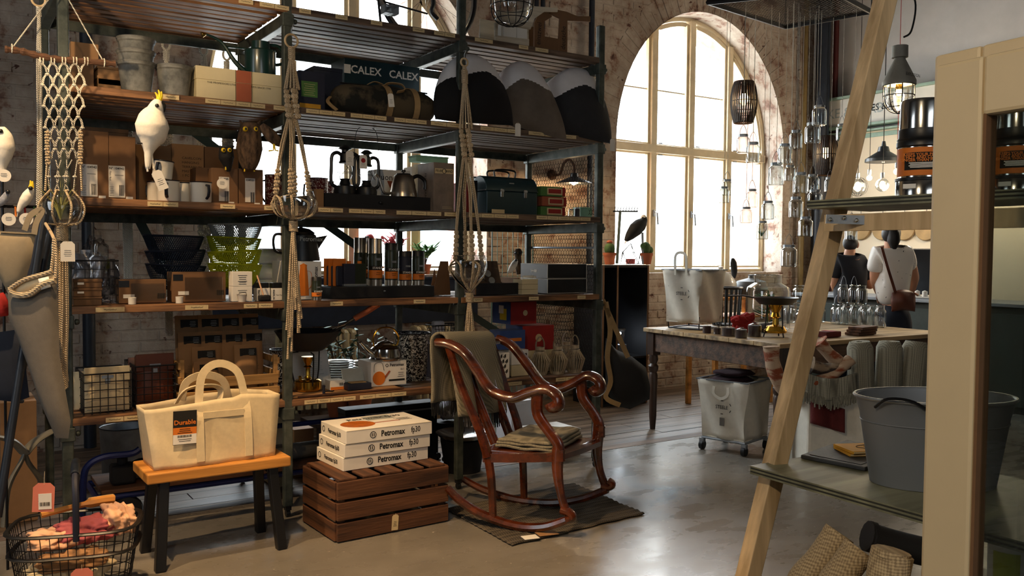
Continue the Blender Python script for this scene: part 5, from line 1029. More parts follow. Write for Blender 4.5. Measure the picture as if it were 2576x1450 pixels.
x0,x1=onY(1226,920,4.38).x,onY(1282,920,4.38).x;w=x1-x0;t=thing('patterned_cube','black and white carton with tumbling block pattern behind the chair','box',((x0+x1)/2,4.38,Z5+.001));h=onY(1254,890,4.38).z-Z5;B1((0,.07,h/2),(w,.14,h),'carton_body',K['white'],t)
mb=MB();q=w/6
for j in range(5):
    for i in range(6):
        x=-w/2+q*(i+.5)+(q/2 if j%2 else 0);z=h*(j+.55)/5
        if abs(x)+q*.5<w/2:mb.add([(x,-.0012,z-q*.75),(x+q*.45,-.0012,z-q*.4),(x+q*.45,-.0012,z+q*.35),(x,-.0012,z)],[(0,1,2,3)]);mb.add([(x-q*.3,-.0012,z-q*.5),(x-q*.12,-.0012,z-q*.6),(x-q*.12,-.0012,z-q*.2),(x-q*.3,-.0012,z-q*.1)],[(0,1,2,3)])
mb.build('block_pattern',K['ink'],t,smooth=False)
bam=wood('bamboo','8a7c66','b3a389',.6,2,9,.2)
def bamboo_lantern(label,px,py_b,pr,Y,first=[None]):
    p=onY(px,py_b,Y)
    if first[0] is None:
        r=.058;t=thing('bamboo_lantern',label,'lantern',(0,0,0),0,'bamboo lanterns on the lowest shelf');n=22
        for i in range(n):
            a=2*pi*i/n;MB().tube([(r*.72*cos(a),r*.72*sin(a),.004),(r*1.12*cos(a),r*1.12*sin(a),.085),(r*.56*cos(a),r*.56*sin(a),.135)],.0032,4).build('bamboo_strip',bam,t)
        for rr,z,nm in ((r*.72,.006,'base_hoop'),(r*.6,.135,'neck_hoop'),(r*.5,.16,'top_hoop')):MB().lathe([(rr*.85,z-.008),(rr,z-.008),(rr,z+.01),(rr*.85,z+.01),(rr*.85,z-.008)],22,cap=False).build(nm,bam,t)
        MB().lathe([(0,.008),(r*.4,.008),(r*.4,.1),(r*.38,.1)],16).build('glass_insert',K['clear'],t)
        MB().tube(crom([(-r*.5,0,.15),(-r*.5,0,.2),(0,0,.235),(r*.5,0,.2),(r*.5,0,.15)],5),.007,4,ry=.003).build('hoop_handle',bam,t)
        first[0]=t
    else:t=copytree(first[0],None,label)
    t.location=(p.x,Y,Z5+.001);return t
for a in (('bamboo lantern in front at the left of the group',1358,935,30,4.42),('bamboo lantern in front in the middle of the group',1402,935,30,4.40),('bamboo lantern in front at the right of the group',1445,930,28,4.40),('bamboo lantern in the rear row, left and partly hidden',1384,900,24,4.56),('bamboo lantern in the rear row, right and partly hidden',1425,900,24,4.60)):bamboo_lantern(*a)
# ---------------------------------------------------------------- macrame hangers
def cordpts(pts,n=4):return crom(pts,n)
def knotcol(p0,p1,k,r,mat,t,nm='knot_column'):
    p0,p1=Vector(p0),Vector(p1);mb=MB()
    for i in range(k):
        c=p0.lerp(p1,(i+.5)/k);hgt=(p1-p0).length/k
        mb.sphere(c,1,8,6,(r*(1.25 if i%2 else 1.1),r*.95,hgt*.62));s=r*.7*(1 if i%2 else -1);mb.sphere(c+Vector((s,-r*.5,0)),1,6,5,(r*.55,r*.5,hgt*.5))
    return wc(mb,nm,mat,t,ang=180)
def wrap(p0,p1,r,mat,t,n=9,nm='cord_wrap'):
    p0,p1=Vector(p0),Vector(p1);mb=MB();k=n*10
    mb.tube([p0.lerp(p1,i/k)+Vector((cos(2*pi*i/10)*r,sin(2*pi*i/10)*r,0)) for i in range(k+1)],(p1-p0).length/n*.52,6);return wc(mb,nm,mat,t)
def bowl(label,c,r,open_=.55,nm='glass_bowl',cat='bowl',closed=False):
    t=thing(nm,label,cat,(c.x,c.y,c.z-r));prof=[(max(1e-4,r*sin(pi*i/20)),r-r*cos(pi*i/20)) for i in range(0,21) if -cos(pi*i/20)<open_]
    MB().lathe(prof,30,cap=False).build('glass_wall',K['clear'],t);q=prof[-1];MB().tube([(q[0]*cos(a),q[0]*sin(a),q[1]) for a in [2*pi*i/30 for i in range(30)]],.0022,6,closed=True).build('glass_rim',K['clear'],t);return t
def hanger(label,Y,cx,ring,neck,knot1,spread,cols,bowlc,br,gather,tassel,w_knot,w_spread,bl,hookpx=None,rope='rope',ringmat=None,colx=(-1,-.45,.4,.95),big=False):
    """all arguments are heights in the photograph along the cord, cx the column of the cord there"""
    X=lambda px,py,dy=0:onY(px,py,Y+dy)
    base=X(cx[-1],tassel[1]);t=thing('macrame_plant_hanger',label,'plant hanger',base);pm=ppm(base);mt=K[rope]
    def cxp(y):
        ys=(ring,spread,tassel[1]);
        return cx[0]+(cx[1]-cx[0])*min(1,max(0,(y-ring)/(tassel[1]-ring)))
    rr=16/pm*(1 if not big else .6);rc=X(cxp(ring),ring)
    mb=MB();mb.tube([rc+Vector((cos(a)*rr,0,sin(a)*rr)) for a in [2*pi*i/24 for i in range(24)]],.0055,8,closed=True);wc(mb,'wooden_ring',ringmat or K['pine'],t)
    if hookpx:mb=MB();h=X(*hookpx);mb.tube(crom([h+Vector((.015,.05,.01)),h,rc+Vector((0,0,rr+.02)),rc+Vector((.004,0,rr-.008)),rc+Vector((.012,0,rr+.004))],4),.0022,6);wc(mb,'s_hook',K['galv'],t)
    wrap(X(cxp(neck[0]),neck[0]),X(cxp(neck[1]),neck[1]),.015,mt,t)
    ang=[2*pi*i/12 for i in range(12)]
    # neck to first knots
    k0,k1=knot1
    for i,a in enumerate(ang):
        off=Vector((cos(a),sin(a),0));wk=w_knot/pm/2
        P=[rc+Vector((cos(a)*.006,sin(a)*.006,-rr)),X(cxp(neck[0]),neck[0])+off*.009,X(cxp(neck[1]),neck[1])+off*.01,X(cxp(k0),k0)+off*wk*.8]
        mb=MB();mb.tube(P,.0042,5);wc(mb,'cord',mt,t)
    for j in range(3):
        a=2*pi*j/3+.4;o0=Vector((cos(a),sin(a),0))*(w_knot/pm/2*.6);a2=a+1.2;o1=Vector((cos(a2),sin(a2),0))*(w_knot/pm/2*.6)
        knotcol(X(cxp(k0),k0)+o0,X(cxp(k1),k1)+o1,6,.014,mt,t,'knot_column')
    wS=w_spread/pm/2;c0,c1=cols
    bc=X(bowlc[0],bowlc[1]);r=br/pm
    for j,f in enumerate(colx):
        yoff=(-1)**j*.6*sqrt(max(0,1-min(1,f*f)))*wS if abs(f)<.9 else 0
        if abs(f)<.9:yoff=(-1 if j%2 else 1)*sqrt(1-f*f)*wS
        pt=X(cxp(c0),c0)+Vector((f*wS*.86,yoff*.86,0));pb=X(cxp(c1),c1)+Vector((f*wS,yoff,0))
        for q in range(4):
            s=Vector(((q-1.5)*.006,(q%2)*.006,0));mb=MB();mb.tube([X(cxp(k1),k1)+Vector((f*.018,0,0))+s*.6,(X(cxp(k1),k1)+pt)/2+Vector((f*.012,yoff*.3,0))+s,pt+s*.6],.0042,5);wc(mb,'cord',mt,t)
        knotcol(pt,pb,7,.013,mt,t)
        gz=X(cxp(gather[0]),gather[0])
        # cords cross to the next column and wrap under the bowl
        nf=colx[(j+1)%len(colx)];yn=(-1 if (j+1)%2 else 1)*sqrt(max(0,1-nf*nf))*wS if abs(nf)<.9 else 0
        for d,(ff,yy) in enumerate(((nf,yn),(f,yoff))):
            av=Vector((f*wS,yoff,0));bv=Vector((ff*wS,yy,0));mid=(av+bv)/2
            mid=mid if d==0 else av*1.0
            rad=r*1.05
            m1=Vector((mid.x,mid.y,0));m1=m1.normalized()*rad if m1.length>1e-4 else Vector((0,-rad,0))
            lowr=r*.72
            for e in (0,1):
                P=[pb,bc+m1+Vector((e*.006,0,-r*.05)),bc+m1*.78+Vector((e*.006,0,-r*.68)),gz+m1*.1+Vector((0,0,.01)),gz]
                mb=MB();mb.tube(crom(P,5),.0042,5);wc(mb,'cord',mt,t)
    wrap(X(cxp(gather[0]),gather[0]),X(cxp(gather[1]),gather[1]),.02,mt,t,8)
    rg=random.Random(9)
    for i in range(22):
        a=rg.uniform(0,6.28);q=rg.uniform(.2,1)*.022;L=rg.uniform(tassel[0],tassel[1]);g1=X(cxp(gather[1]),gather[1]);e=X(cxp(L)+rg.uniform(-1,1)*tassel[2],L)
        mb=MB();mb.tube(crom([g1+Vector((cos(a)*q*.6,sin(a)*q*.6,.01)),g1.lerp(e,.4)+Vector((cos(a)*q,sin(a)*q,0)),e+Vector((cos(a)*q,sin(a)*q,0))],4),[.0042]*7+[.0042,.007],5);wc(mb,'tassel_cord',mt,t)
    bowl(bl,bc,r*.97)
    return t
hanger('knotted cotton macrame plant hanger on a wooden ring before the middle post',4.19,(733,742),103,(118,150),(225,298),300,(428,492),(741,505),52,(556,582),(700,905,18),46,88,'clear round glass bowl held in the middle macrame hanger',(738,62))
hanger('knotted jute macrame plant hanger in front of the mountain cushions',4.19,(1168,1184),157,(176,210),(325,395),400,(580,655),(1178,665),49,(737,760),(835,855,10),40,78,'clear open glass bowl held in the right macrame hanger',(1172,128),rope='rope',big=True,colx=(-1,-.3,.3,.95))
# left: driftwood hanging with net, air plant globe
Yl=4.16
X=lambda px,py,dy=0:onY(px,py,Yl+dy)
mh=thing('macrame_wall_hanging','macrame net tied to a driftwood stick with long cords and tassel','macrame',X(158,975))
br_=crom([X(12,124),X(50,128),X(95,140),X(150,150),(X(220,155)),X(290,161)],5)
mb=MB();mb.tube(br_,[.014+.003*sin(i*2.3) for i in range(len(br_))],8);wc(mb,'driftwood_stick',K['bark'],mh)
top=X(151,-40)
for q in ((30,122),(262,158)):
    mb=MB();mb.tube([X(*q),top],.0028,5);wc(mb,'hanging_cord',K['ropew'],mh);mb=MB();p=X(*q);mb.tube([p+Vector((0,cos(a)*.017,sin(a)*.017)) for a in [2*pi*i/12 for i in range(12)]],.0028,5,closed=True);wc(mb,'cord_loop',K['ropew'],mh)
cols_=5
def netx(i,row): # i in 0..4 , width narrows with height
    f=row/9;x0=104+(118-104)*f;x1=216+(203-216)*f;return x0+(x1-x0)*i/4
rows=[158+i*27 for i in range(10)]
for r_ in range(9):
    y0,y1=rows[r_],rows[r_+1]
    for i in range(5):
        for s_ in (-1,1):
            a=i+(.5 if r_%2 else 0);b=a+.5*s_
            if not (0<=a<=4 and -.01<=b<=4.01):continue
            for e in (-1,1):
                mb=MB();p0,p1=X(netx(a,r_)+e*1.6,y0),X(netx(b,r_+1)+e*1.6,y1);m_=(p0+p1)/2+Vector((s_*.004,0,.004));mb.tube(crom([p0,m_,p1],3),.0026,4);wc(mb,'net_cord',K['ropew'],mh)
    for i in range(5):
        a=i+(.5 if r_%2 else 0)
        if a<=4:
            mb=MB();c=X(netx(a,r_),y0+2);mb.sphere(c,1,8,6,(.0095,.007,.006))
            if r_==0:mb.tube([c+Vector((-.006,cos(q)*.016,.03+sin(q)*.016-.02)) for q in [2*pi*k/10 for k in range(10)]],.003,4,closed=True);mb.tube([c+Vector((.006,cos(q)*.016,.03+sin(q)*.016-.02)) for q in [2*pi*k/10 for k in range(10)]],.003,4,closed=True)
            wc(mb,'net_knot',K['ropew'],mh)
for sx in (118,203): # twisted side sinnets
    knotcol(X(sx,330),X(sx+(2 if sx<150 else -1),415),12,.0085,K['rope'],mh,'twisted_sinnet')
    mb=MB();mb.tube([X(sx,415),X(sx-4 if sx<150 else sx+3,480)],.005,5);wc(mb,'net_cord',K['rope'],mh)
for i in range(6):
    f=i/5;y0=402;mb=MB();mb.tube(crom([X(netx(.4+3.2*f,9),y0),X(130+50*f+(8 if i%2 else -8),445),X(125+60*f,480)],4),.003,4);wc(mb,'net_cord',K['ropew'],mh)
    mb=MB();mb.sphere(X(130+50*f+(8 if i%2 else -8),445),1,8,6,(.0095,.007,.006));wc(mb,'net_knot',K['ropew'],mh)
gc=X(155,525);gr=53/ppm(gc)
for i in range(8):
    a=2*pi*i/8+.3;d=Vector((cos(a),sin(a),0));mb=MB()
    mb.tube(crom([X(125+60*(cos(a)+1)/2,478),gc+d*gr*1.04+Vector((0,0,.01)),gc+d*gr*.8+Vector((0,0,-gr*.66)),X(155,566)],5),.0045,5);wc(mb,'bowl_cord',K['rope'],mh)
wrap(X(155,562),X(157,606),.022,K['rope'],mh,12)
rg=random.Random(4)
for i in range(20):
    a=rg.uniform(0,6.28);q=rg.uniform(.2,1)*.02;e=X(160+rg.uniform(-10,10),rg.uniform(955,980));g1=X(157,604);mb=MB()
    mb.tube(crom([g1+Vector((cos(a)*q,sin(a)*q,.01)),g1.lerp(e,.5)+Vector((cos(a)*q,sin(a)*q,0)),e],4),[.0036]*8+[.006],5);wc(mb,'tassel_cord',K['rope'],mh)
swing_tag(mh,X(170,604,-.05)-mh.location,.055,.085,string=.006);
bowl('clear round glass globe with an air plant in the left macrame',gc,gr*.97,.62)
ap=thing('air_plant','grassy air plant growing out of the left glass globe','plant',X(152,560));rg=random.Random(8)
for i in range(34):
    a=rg.uniform(0,6.28);l=rg.uniform(.1,.19);s_=rg.uniform(.1,.42);d=Vector((cos(a)*s_,sin(a)*s_*.8,1));d.normalize();mb=MB();mb.tube(crom([(0,0,.012),d*l*.5+Vector((0,0,.012)),d*l+Vector((cos(a)*.02,sin(a)*.02,-.005))],4),[.0032*(1-.85*k/8) for k in range(9)],4);mb.build('blade',M('air_plant_leaf','8b8a4e',.7,var=.25) if 'apl' not in MAT else MAT['apl'],ap);MAT.setdefault('apl',bpy.data.materials['air_plant_leaf'])
# second hanger of plain white cords beside it
t=thing('macrame_plant_hanger','plain white cord hanger on a wooden ring at the far left','plant hanger',onY(97,552,4.3));Y2=4.3
mb=MB();rc=onY(97,0,Y2);mb.tube([rc+Vector((cos(a)*.026,0,sin(a)*.026)) for a in [2*pi*i/20 for i in range(20)]],.005,7,closed=True);wc(mb,'wooden_ring',K['pine'],t)
wrap(onY(97,16,Y2),onY(98,40,Y2),.008,K['ropew'],t,6)
for i in range(8):
    mb=MB();mb.tube(crom([onY(96+i*.5,14,Y2),onY(93+i*1.6,160,Y2+.01*(i%3)),onY(95+i*1.5,350,Y2+.012*(i%2)),onY(92+i*2,545+5*(i%3),Y2)],4),.0034,5);wc(mb,'cord',K['ropew'],t)
# long white hangers behind the shelves
def backhanger(label,px,ytop,yend,sw,knots,Y=5.14,n=8):
    Xb=lambda x,y:onY(x,y,Y);t=thing('macrame_plant_hanger',label,'plant hanger',Xb(px+8,yend),0,'white hangers behind the shelf');pm=ppm(t.location)
    mb=MB();rc=Xb(px,ytop);mb.tube([rc+Vector((cos(a)*.02,0,sin(a)*.03)) for a in [2*pi*i/20 for i in range(20)]],.007,7,closed=True);wc(mb,'rope_ring',K['ropew'],t);wrap(Xb(px,ytop+16),Xb(px,ytop+40),.014,K['ropew'],t,6)
    mb=MB();mb.tube(crom([Vector((rc.x,5.1,2.548)),rc+Vector((0,0,.045)),rc+Vector((.01,0,.02)),rc+Vector((.0,0,.04))],4),.002,5);wc(mb,'s_hook',K['galv'],t)
    for i in range(n):
        mb=MB();f=i/(n-1)-.5;mb.tube(crom([Xb(px+f*6,ytop+36),Xb(px+2+f*sw,ytop+200),Xb(px+5+f*sw,(ytop+yend)/2+60),Xb(px+8+f*sw*.7,yend+(i*37%11))],5),[.0042]*15+[.0065],5);wc(mb,'cord',K['ropew'],t)
    for y0,y1 in knots:
        for e in (-1,1):knotcol(Xb(px+3+e*sw*.3,y0),Xb(px+3+e*sw*.3,y1),8,.016,K['ropew'],t)
    return t
backhanger('white cord hanger behind the tall cartons at the left',315,92,705,26,[(310,345)]);backhanger('white cord hanger behind the cockatoo, tassel below the fourth shelf',418,112,838,22,[(335,380),(540,570)]);backhanger('white cord hanger with spiral knots right of the cockatoo',512,126,800,34,[(310,360),(540,640)]);backhanger('white cord hanger just left of the owl figure',570,138,640,24,[(320,372)])
# ---------------------------------------------------------------- bird figures
CB=(('white_cockatoo','large white cockatoo figure with yellow crest in front of the mugs'),)
ck=bird('cockatoo_figure','large white cockatoo figure with yellow crest in front of the cartons',4.18,[(372,425),(374,385),(377,363),(381,345),(383,318),(385,296),(391,276),(395,262),(398,252)],[6,11,22,35,41,34,20,15,8],K['feather'],([(404,260),(412,267),(412,279),(407,286)],9),K['blackf'],[((399,252),(402,238),(398,226)),((401,253),(406,242),(406,230)),((397,254),(397,244),(390,232))],K['yellow'],[([(374,375),(368,410),(372,432)],7),([(380,372),(384,405),(386,425)],6)],None,[(395,266,-.035)],[[(366,352),(368,360),(362,362)],[(388,354),(390,361),(396,362)]],tagp=((382,408),'tag',.045,.09,-.4),perch=[(345,360),(375,362),(405,364)])
mb=MB();mb.tube([onY(396,254,4.18),Vector((onY(396,254,4.18).x,4.29,2.055))],.0012,4);wc(mb,'hanging_line',K['ropew'],ck)
bird('cockatoo_figure','white cockatoo figure cut by the left edge of the picture',4.185,[(4,450),(6,420),(8,395),(10,370),(8,345),(5,330),(3,320)],[6,10,20,26,22,15,8],K['feather'],([(-8,332),(-14,340)],5),K['blackf'],None,None,[([(6,410),(4,440),(4,458)],6)],None,[(2,330,-.03)],tagp=((10,442),'round'))
bird('cockatoo_figure','small white cockatoo figure with yellow crest on the wire ledge',4.14,[(46,535),(52,520),(62,506),(70,492),(77,480),(81,474)],[4,8,13,13,9,5],K['feather'],([(80,475),(84,479),(82,484)],4),K['blackf'],[((77,472),(78,463),(76,454)),((79,472),(81,464),(82,456))],K['yellow'],[([(52,520),(46,532),(43,546)],3)],None,[(77,474,-.02)],tagp=((66,552),'round'))
bird('budgie_figure','small grey blue budgie figure on the wire ledge at the left',4.14,[(-12,520),(0,512),(10,502),(17,490),(20,484)],[3,8,10,8,5],M('grey_blue_feather','8d93a0',.9,var=.4,scale=60),([(20,484),(25,487)],2.5),K['ochre'],None,None,[([(-6,514),(-18,526)],2.5)],None,[(20,483,-.015)],tagp=((22,552),'round'))
t=thing('wire_ledge','black wire ledge carrying the small bird figures at the left','rack',onY(40,522,4.16));mb=MB();mb.tube(PX([(-20,518),(50,519),(92,520)],4.16),.005,6);wc(mb,'ledge_bar',K['wire'],t)
for x in range(-10,92,14):mb=MB();mb.tube([onY(x,520,4.16),onY(x,520,4.16)+Vector((0,.09,0))],.0025,4);wc(mb,'cross_wire',K['wire'],t)
mb=MB();mb.tube([onY(-20,518,4.16)+Vector((0,.09,0)),onY(92,520,4.16)+Vector((0,.09,0))],.005,6);wc(mb,'ledge_bar',K['wire'],t)
for px,c in ((38,'orange'),(62,'red'),(86,'leaf')):mb=MB();mb.tube(PX([(px,520),(px+2,545)],4.15),.004,5);wc(mb,'ribbon',K[c],t)
mb=MB();mb.tube([*PX([(5,340),(6,480),(6,518)],4.2),Vector((onY(6,518,4.2).x,4.2,.001))],.006,6);wc(mb,'wire_stem',K['wire'],t)
bird('owl_figure','brown feathered owl figure with yellow eyes on the third shelf carton',4.34,[(627,428),(627,405),(627,375),(628,345),(629,325),(629,312),(629,308)],[14,26,33,29,26,23,12],K['brownf'],([(629,328),(629,336)],4),K['ochre'],[((612,316),(606,309),(603,303)),((646,316),(652,309),(655,303))],K['brownf'],None,None,[(617,325,-.045),(643,325,-.045)],[[(616,424),(615,432)],[(638,424),(640,432)]],eyer=.0085)
bird('owl_figure','small black owl figure left of the brown owl',4.36,[(575,432),(573,415),(570,398),(569,385),(569,374),(569,370)],[4,12,19,18,16,8],K['blackf'],([(570,384),(570,389)],2.5),K['ochre'],[((558,374),(555,370),(553,366)),((580,374),(583,370),(585,366))],K['blackf'],None,None,[(562,378,-.03),(577,378,-.03)],[[(568,420),(568,428)]],eyer=.0076,tagp=((559,462),'round'))
bird('bird_figure','brown feathered bird figure hanging head up right of the owl',4.26,[(706,366),(696,356),(682,342),(668,326),(658,314)],[5,13,16,12,6],K['brownf'],None,None,None,None,None,None,(),[[(688,362),(688,378),(676,380)],[(690,362),(692,378),(700,380)]])
# ---------------------------------------------------------------- bench with canvas tote
bn=thing('wooden_bench','small bench with honey oak seat and black splayed legs','bench',(1.02,3.99,0),.02)
B1((0,0,.395),(.62,.285,.045),'seat_plank',K['bench'],bn,.006)
for sx in (-1,1):
    for sy in (-1,1):
        mb=MB();mb.tube([(sx*.235,sy*.1,.372),(sx*.262,sy*.145,.0)],.03,4);mb.build('leg',K['black'],bn,smooth=False,bevel=.004)
    B1((sx*.235,0,.36),(.05,.22,.02),'leg_bracket',K['black'],bn)
tt=thing('canvas_tote','large cream canvas tote bag with orange and black swing card on the bench','bag',(1.01,4.0,.4185),.03)
W_,D_,H_=.56,.2,.27
def tote(u,v):
    # u around, v up
    a=u*4;k=int(a)%4;f=a-int(a);tp=v;wx=W_/2*(.93+.12*tp);wy=D_/2*(1-.25*tp)
    pts=[(-wx,-wy),(wx,-wy),(wx,wy),(-wx,wy)];p,q=pts[k],pts[(k+1)%4]
    x=p[0]+(q[0]-p[0])*f;y=p[1]+(q[1]-p[1])*f;s=4*f*(1-f)
    if k in (0,2):y+=(-1 if k==0 else 1)*s*.015*(1+.4*sin(v*5+f*7))+.004*sin(f*23+v*9)
    return (x,y,H_*v+.012*sin(x*9+1)*v+(0.012*v if x>.1 else 0))
MB().grid(tote,64,14,wu=True).build('bag_body',K['canvas'],tt,sol=.004,ang=180)
MB().box((0,0,.004),(W_*.93,D_*.97,.006)).build('bag_base',K['canvas'],tt)
for sy,hz,dx in ((-1,.165,0),(1,.1,-.03)):
    mb=MB();y=sy*D_/2*.8;mb.tube(crom([(-.075+dx,y+sy*.045,.02),(-.075+dx,y+sy*.03,H_*.7),(-.07+dx,y,H_+.01),(-.05+dx,y-sy*.01,H_+hz*.75),(.02+dx,y-sy*.015,H_+hz),(.1+dx,y-sy*.01,H_+hz*.75),(.13+dx,y,H_+.01),(.135+dx,y+sy*.03,H_*.7),(.135+dx,y+sy*.045,.02)],5),.004,4,ry=.024,up=(1,0,0));mb.build('handle_strap',K['canvas'],tt,smooth=False)
MB().tube(crom([(-.14,.03,H_*.95),(-.1,.0,H_+.05),(0,.0,H_+.06),(.05,.01,H_+.035),(.04,.0,H_*.9)],5),.02,4,ry=.004).build('folded_strap',K['canvas'],tt,smooth=False)
MB().box((.03,-.106,H_*.8),(.18,.004,.03)).build('sewn_hem',K['canvas'],tt,bevel=.001)
o=MB().box((0,0,0),(.098,.0016,.145)).build('swing_card',K['ink'],tt,smooth=False);put(o,T(-.14,-.119,.175) @ R(.02,'Y'))
text('Durable',.028,K['orange'],o,'front',(0,-.0012,.022),.0006);MB().box((0,-.0011,-.014),(.097,.0006,.03)).build('orange_band',K['orange'],o,smooth=False);MB().box((0,-.0011,-.05),(.097,.0006,.042)).build('white_band',K['white'],o,smooth=False);lines(o,'front',(0,-.0018,-.006),3,.07,.008,K['ink'],.0022);barcode(o,'front',(0,-.0018,-.037),.06,.01);lines(o,'front',(0,-.0018,-.05),2,.06,.008)
crumple('wool_scarf','dark brown knitted scarf stuffed in the canvas tote',(1.2,3.99,.56),(.08,.06,.065),M('brown_knit','2c211d',.95,bump=.8,bscale=60),'scarf',4,.5)
# ---------------------------------------------------------------- crate and skillet boxes
cx,cy,CW,CD,CH=1.525,3.785,.6,.4,.29
cr_=thing('apple_crate','upturned brown wooden crate of slats beside the rocking chair','crate',(cx,cy,0),.04)
for i,z in enumerate((.048,.145,.242)):
    for y in (0,CD):B1((CW/2,y,z),(CW,.016,.083),'long_slat',K['crate'],cr_)
    for x in (.0,CW):o=B1((0,0,0),(CD-.02,.016,.083),'end_slat',K['crate'],cr_);put(o,T(x,CD/2,z) @ R(pi/2))
for x in (.03,CW-.03):
    for y in (.03,CD-.03):B1((x,y,CH/2),(.035,.035,CH-.002),'corner_block',K['crate'],cr_)
for i in range(5):o=B1((0,0,0),(CD-.005,.088,.012),'bottom_slat',K['crate'],cr_);put(o,T(.06+i*.12,CD/2,CH+.001-.001) @ R(pi/2))
swing_tag(cr_,(.3,-.012,.1),.035,.075,K['paper'],rot=.06,string=.012)
for i in range(3):
    t=thing('skillet_box','white skillet box with black lettering, %s of the stack of three on the crate'%('bottom','middle','top')[i],'box',(1.61+i*.006,3.915-.004*i,CH+.0075+i*.0655),.05-.012*i,'skillet boxes on the crate')
    w,d,h=.47,.31,.064;B1((w/2,d/2,h/2),(w,d,h),'carton_body',K['white'],t,.002);MB().box((w/2,-.0006,h*.98),(w*.99,.001,.002)).build('lid_edge',K['cream_card'],t,smooth=False)
    text('Petromax',.04,K['ink'],t,'front',(w*.53,-.001,h*.5),.0012,sx=.82);text('fp30',.04,K['ink'],t,'front',(w*.8,-.001,h*.52),.0006,sx=.75);text('Petromax fp30',.03,K['ink'],t,'left',(-.001,d*.45,h*.5),.0009,sx=.85)
    e=MB();e.lathe([(.014,-.0005),(.017,-.0005),(.017,.0005),(.014,.0005)],24,cap=False);e.box((-.005,0,0),(.004,.016,.001));e.box((.005,0,0),(.004,.016,.001));put(e.build('round_emblem',K['ink'],t,smooth=False),face_mx('front',(w*.3,-.001,h*.5)))
    e=MB();e.lathe([(.012,-.0005),(.015,-.0005),(.015,.0005),(.012,.0005)],20,cap=False);put(e.build('round_emblem',K['ink'],t,smooth=False),face_mx('left',(-.001,d*.88,h*.5)))
    if i==2:
        put(MB().lathe([(0,0),(.088,0),(.088,.0008),(0,.0008)],30,S(1,.9,1)).build('skillet_picture',M('skillet_orange','b8621c',.35,var=.3,scale=20),t),T(.12,.13,h));put(MB().tube([(0,0,0),(.12,.005,0),(.15,.0,0)],.008,6,ry=.0006).build('skillet_handle_picture',K['rust'],t),T(.2,.12,h));text('Petromax fp30',.05,K['ink'],t,'top',(.26,.24,h+.0008),.0012);lines(t,'top',(.38,.17,h+.0008),5,.09,.012);patch(.15,.09,K['greymesh'],t,'top',(.28,.235,h+.0003),'grey_shadow_print')
# ---------------------------------------------------------------- rug and rocking chair
rg_=thing('rag_rug','worn dark woven rag rug under the rocking chair','rug',(2.64,3.67,.001));rc4=[(-.45,-.35),(.405,-.3),(.45,.36),(-.43,.3)]
def rf(u,v):a=Vector(rc4[0]).lerp(Vector(rc4[1]),u);b=Vector(rc4[3]).lerp(Vector(rc4[2]),u);p=a.lerp(b,v);return (p.x,p.y+.004*sin(u*31),.006+.003*sin(v*90)+.004*noise.noise(Vector((u*5,v*5,0))))
MB().grid(rf,40,60).build('rug_weave',K['rugm'],rg_,sol=.006,ang=180)
o=MB().box((0,0,0),(.075,.055,.002)).build('care_label',K['white'],rg_,smooth=False);put(o,T(-.33,-.325,.016) @ R(-.2));o=MB().box((0,0,0),(.1,.06,.002)).build('care_label',K['kraft2'],rg_,smooth=False);put(o,T(-.23,-.32,.016) @ R(-.2))
NP,FP=Vector((2.36,3.435,0)),Vector((2.725,3.703,0));wax=(FP-NP).normalized();fax=Vector((wax.y,-wax.x,0))
def onP(px,py,p0):
    d=ray(px,py);return CAM+d*((p0-CAM).dot(wax)/d.dot(wax))
ch=thing('rocking_chair','dark mahogany rocking chair with scrolled arms on the rag rug','rocking chair',(2.5,3.75,.02))
def side(P,S_,curves):
    for nm,pts,r,ry,n in curves:
        pp=crom([onP(x,y,P) for x,y in pts],6);k=len(pp);rr=r if not isinstance(r,(list,tuple)) else [r[min(len(r)-2,int(i/(k-1)*(len(r)-1)))]*(1-(i/(k-1)*(len(r)-1)-min(len(r)-2,int(i/(k-1)*(len(r)-1)))))+r[min(len(r)-1,int(i/(k-1)*(len(r)-1))+1)]*(i/(k-1)*(len(r)-1)-min(len(r)-2,int(i/(k-1)*(len(r)-1)))) for i in range(k)]
        mb=MB();mb.tube(pp,rr,n,ry=ry,up=tuple(wax));wc(mb,nm,K['mahog'],ch)
side(NP,0,[('arm',[(1098,862),(1130,866),(1170,890),(1203,935),(1238,984),(1288,1001),(1330,988),(1372,980),(1400,996),(1406,1018),(1390,1026),(1382,1014)],[.022,.026,.027,.026,.026,.03,.026],.03,12),
    ('back_stile',[(1128,872),(1165,985),(1205,1080),(1228,1150)],[.02,.022,.026],.02,8),('rear_leg',[(1226,1140),(1236,1210),(1240,1302)],[.024,.022,.02],.02,8),
    ('arm_support',[(1352,985),(1352,1040),(1380,1085),(1404,1120),(1406,1160)],[.03,.027,.03],.022,10),('front_leg',[(1405,1130),(1402,1180),(1410,1240),(1424,1288)],[.034,.028,.021,.022],.024,10),('foot_scroll',[(1412,1282),(1432,1290),(1440,1302),(1426,1308)],.022,.026,10),
    ('rocker',[(1126,1228),(1160,1262),(1220,1298),(1300,1324),(1370,1326),(1432,1306)],[.018,.022,.022,.02],.022,8),('side_apron',[(1216,1152),(1310,1152),(1400,1150)],.03,.018,4)])
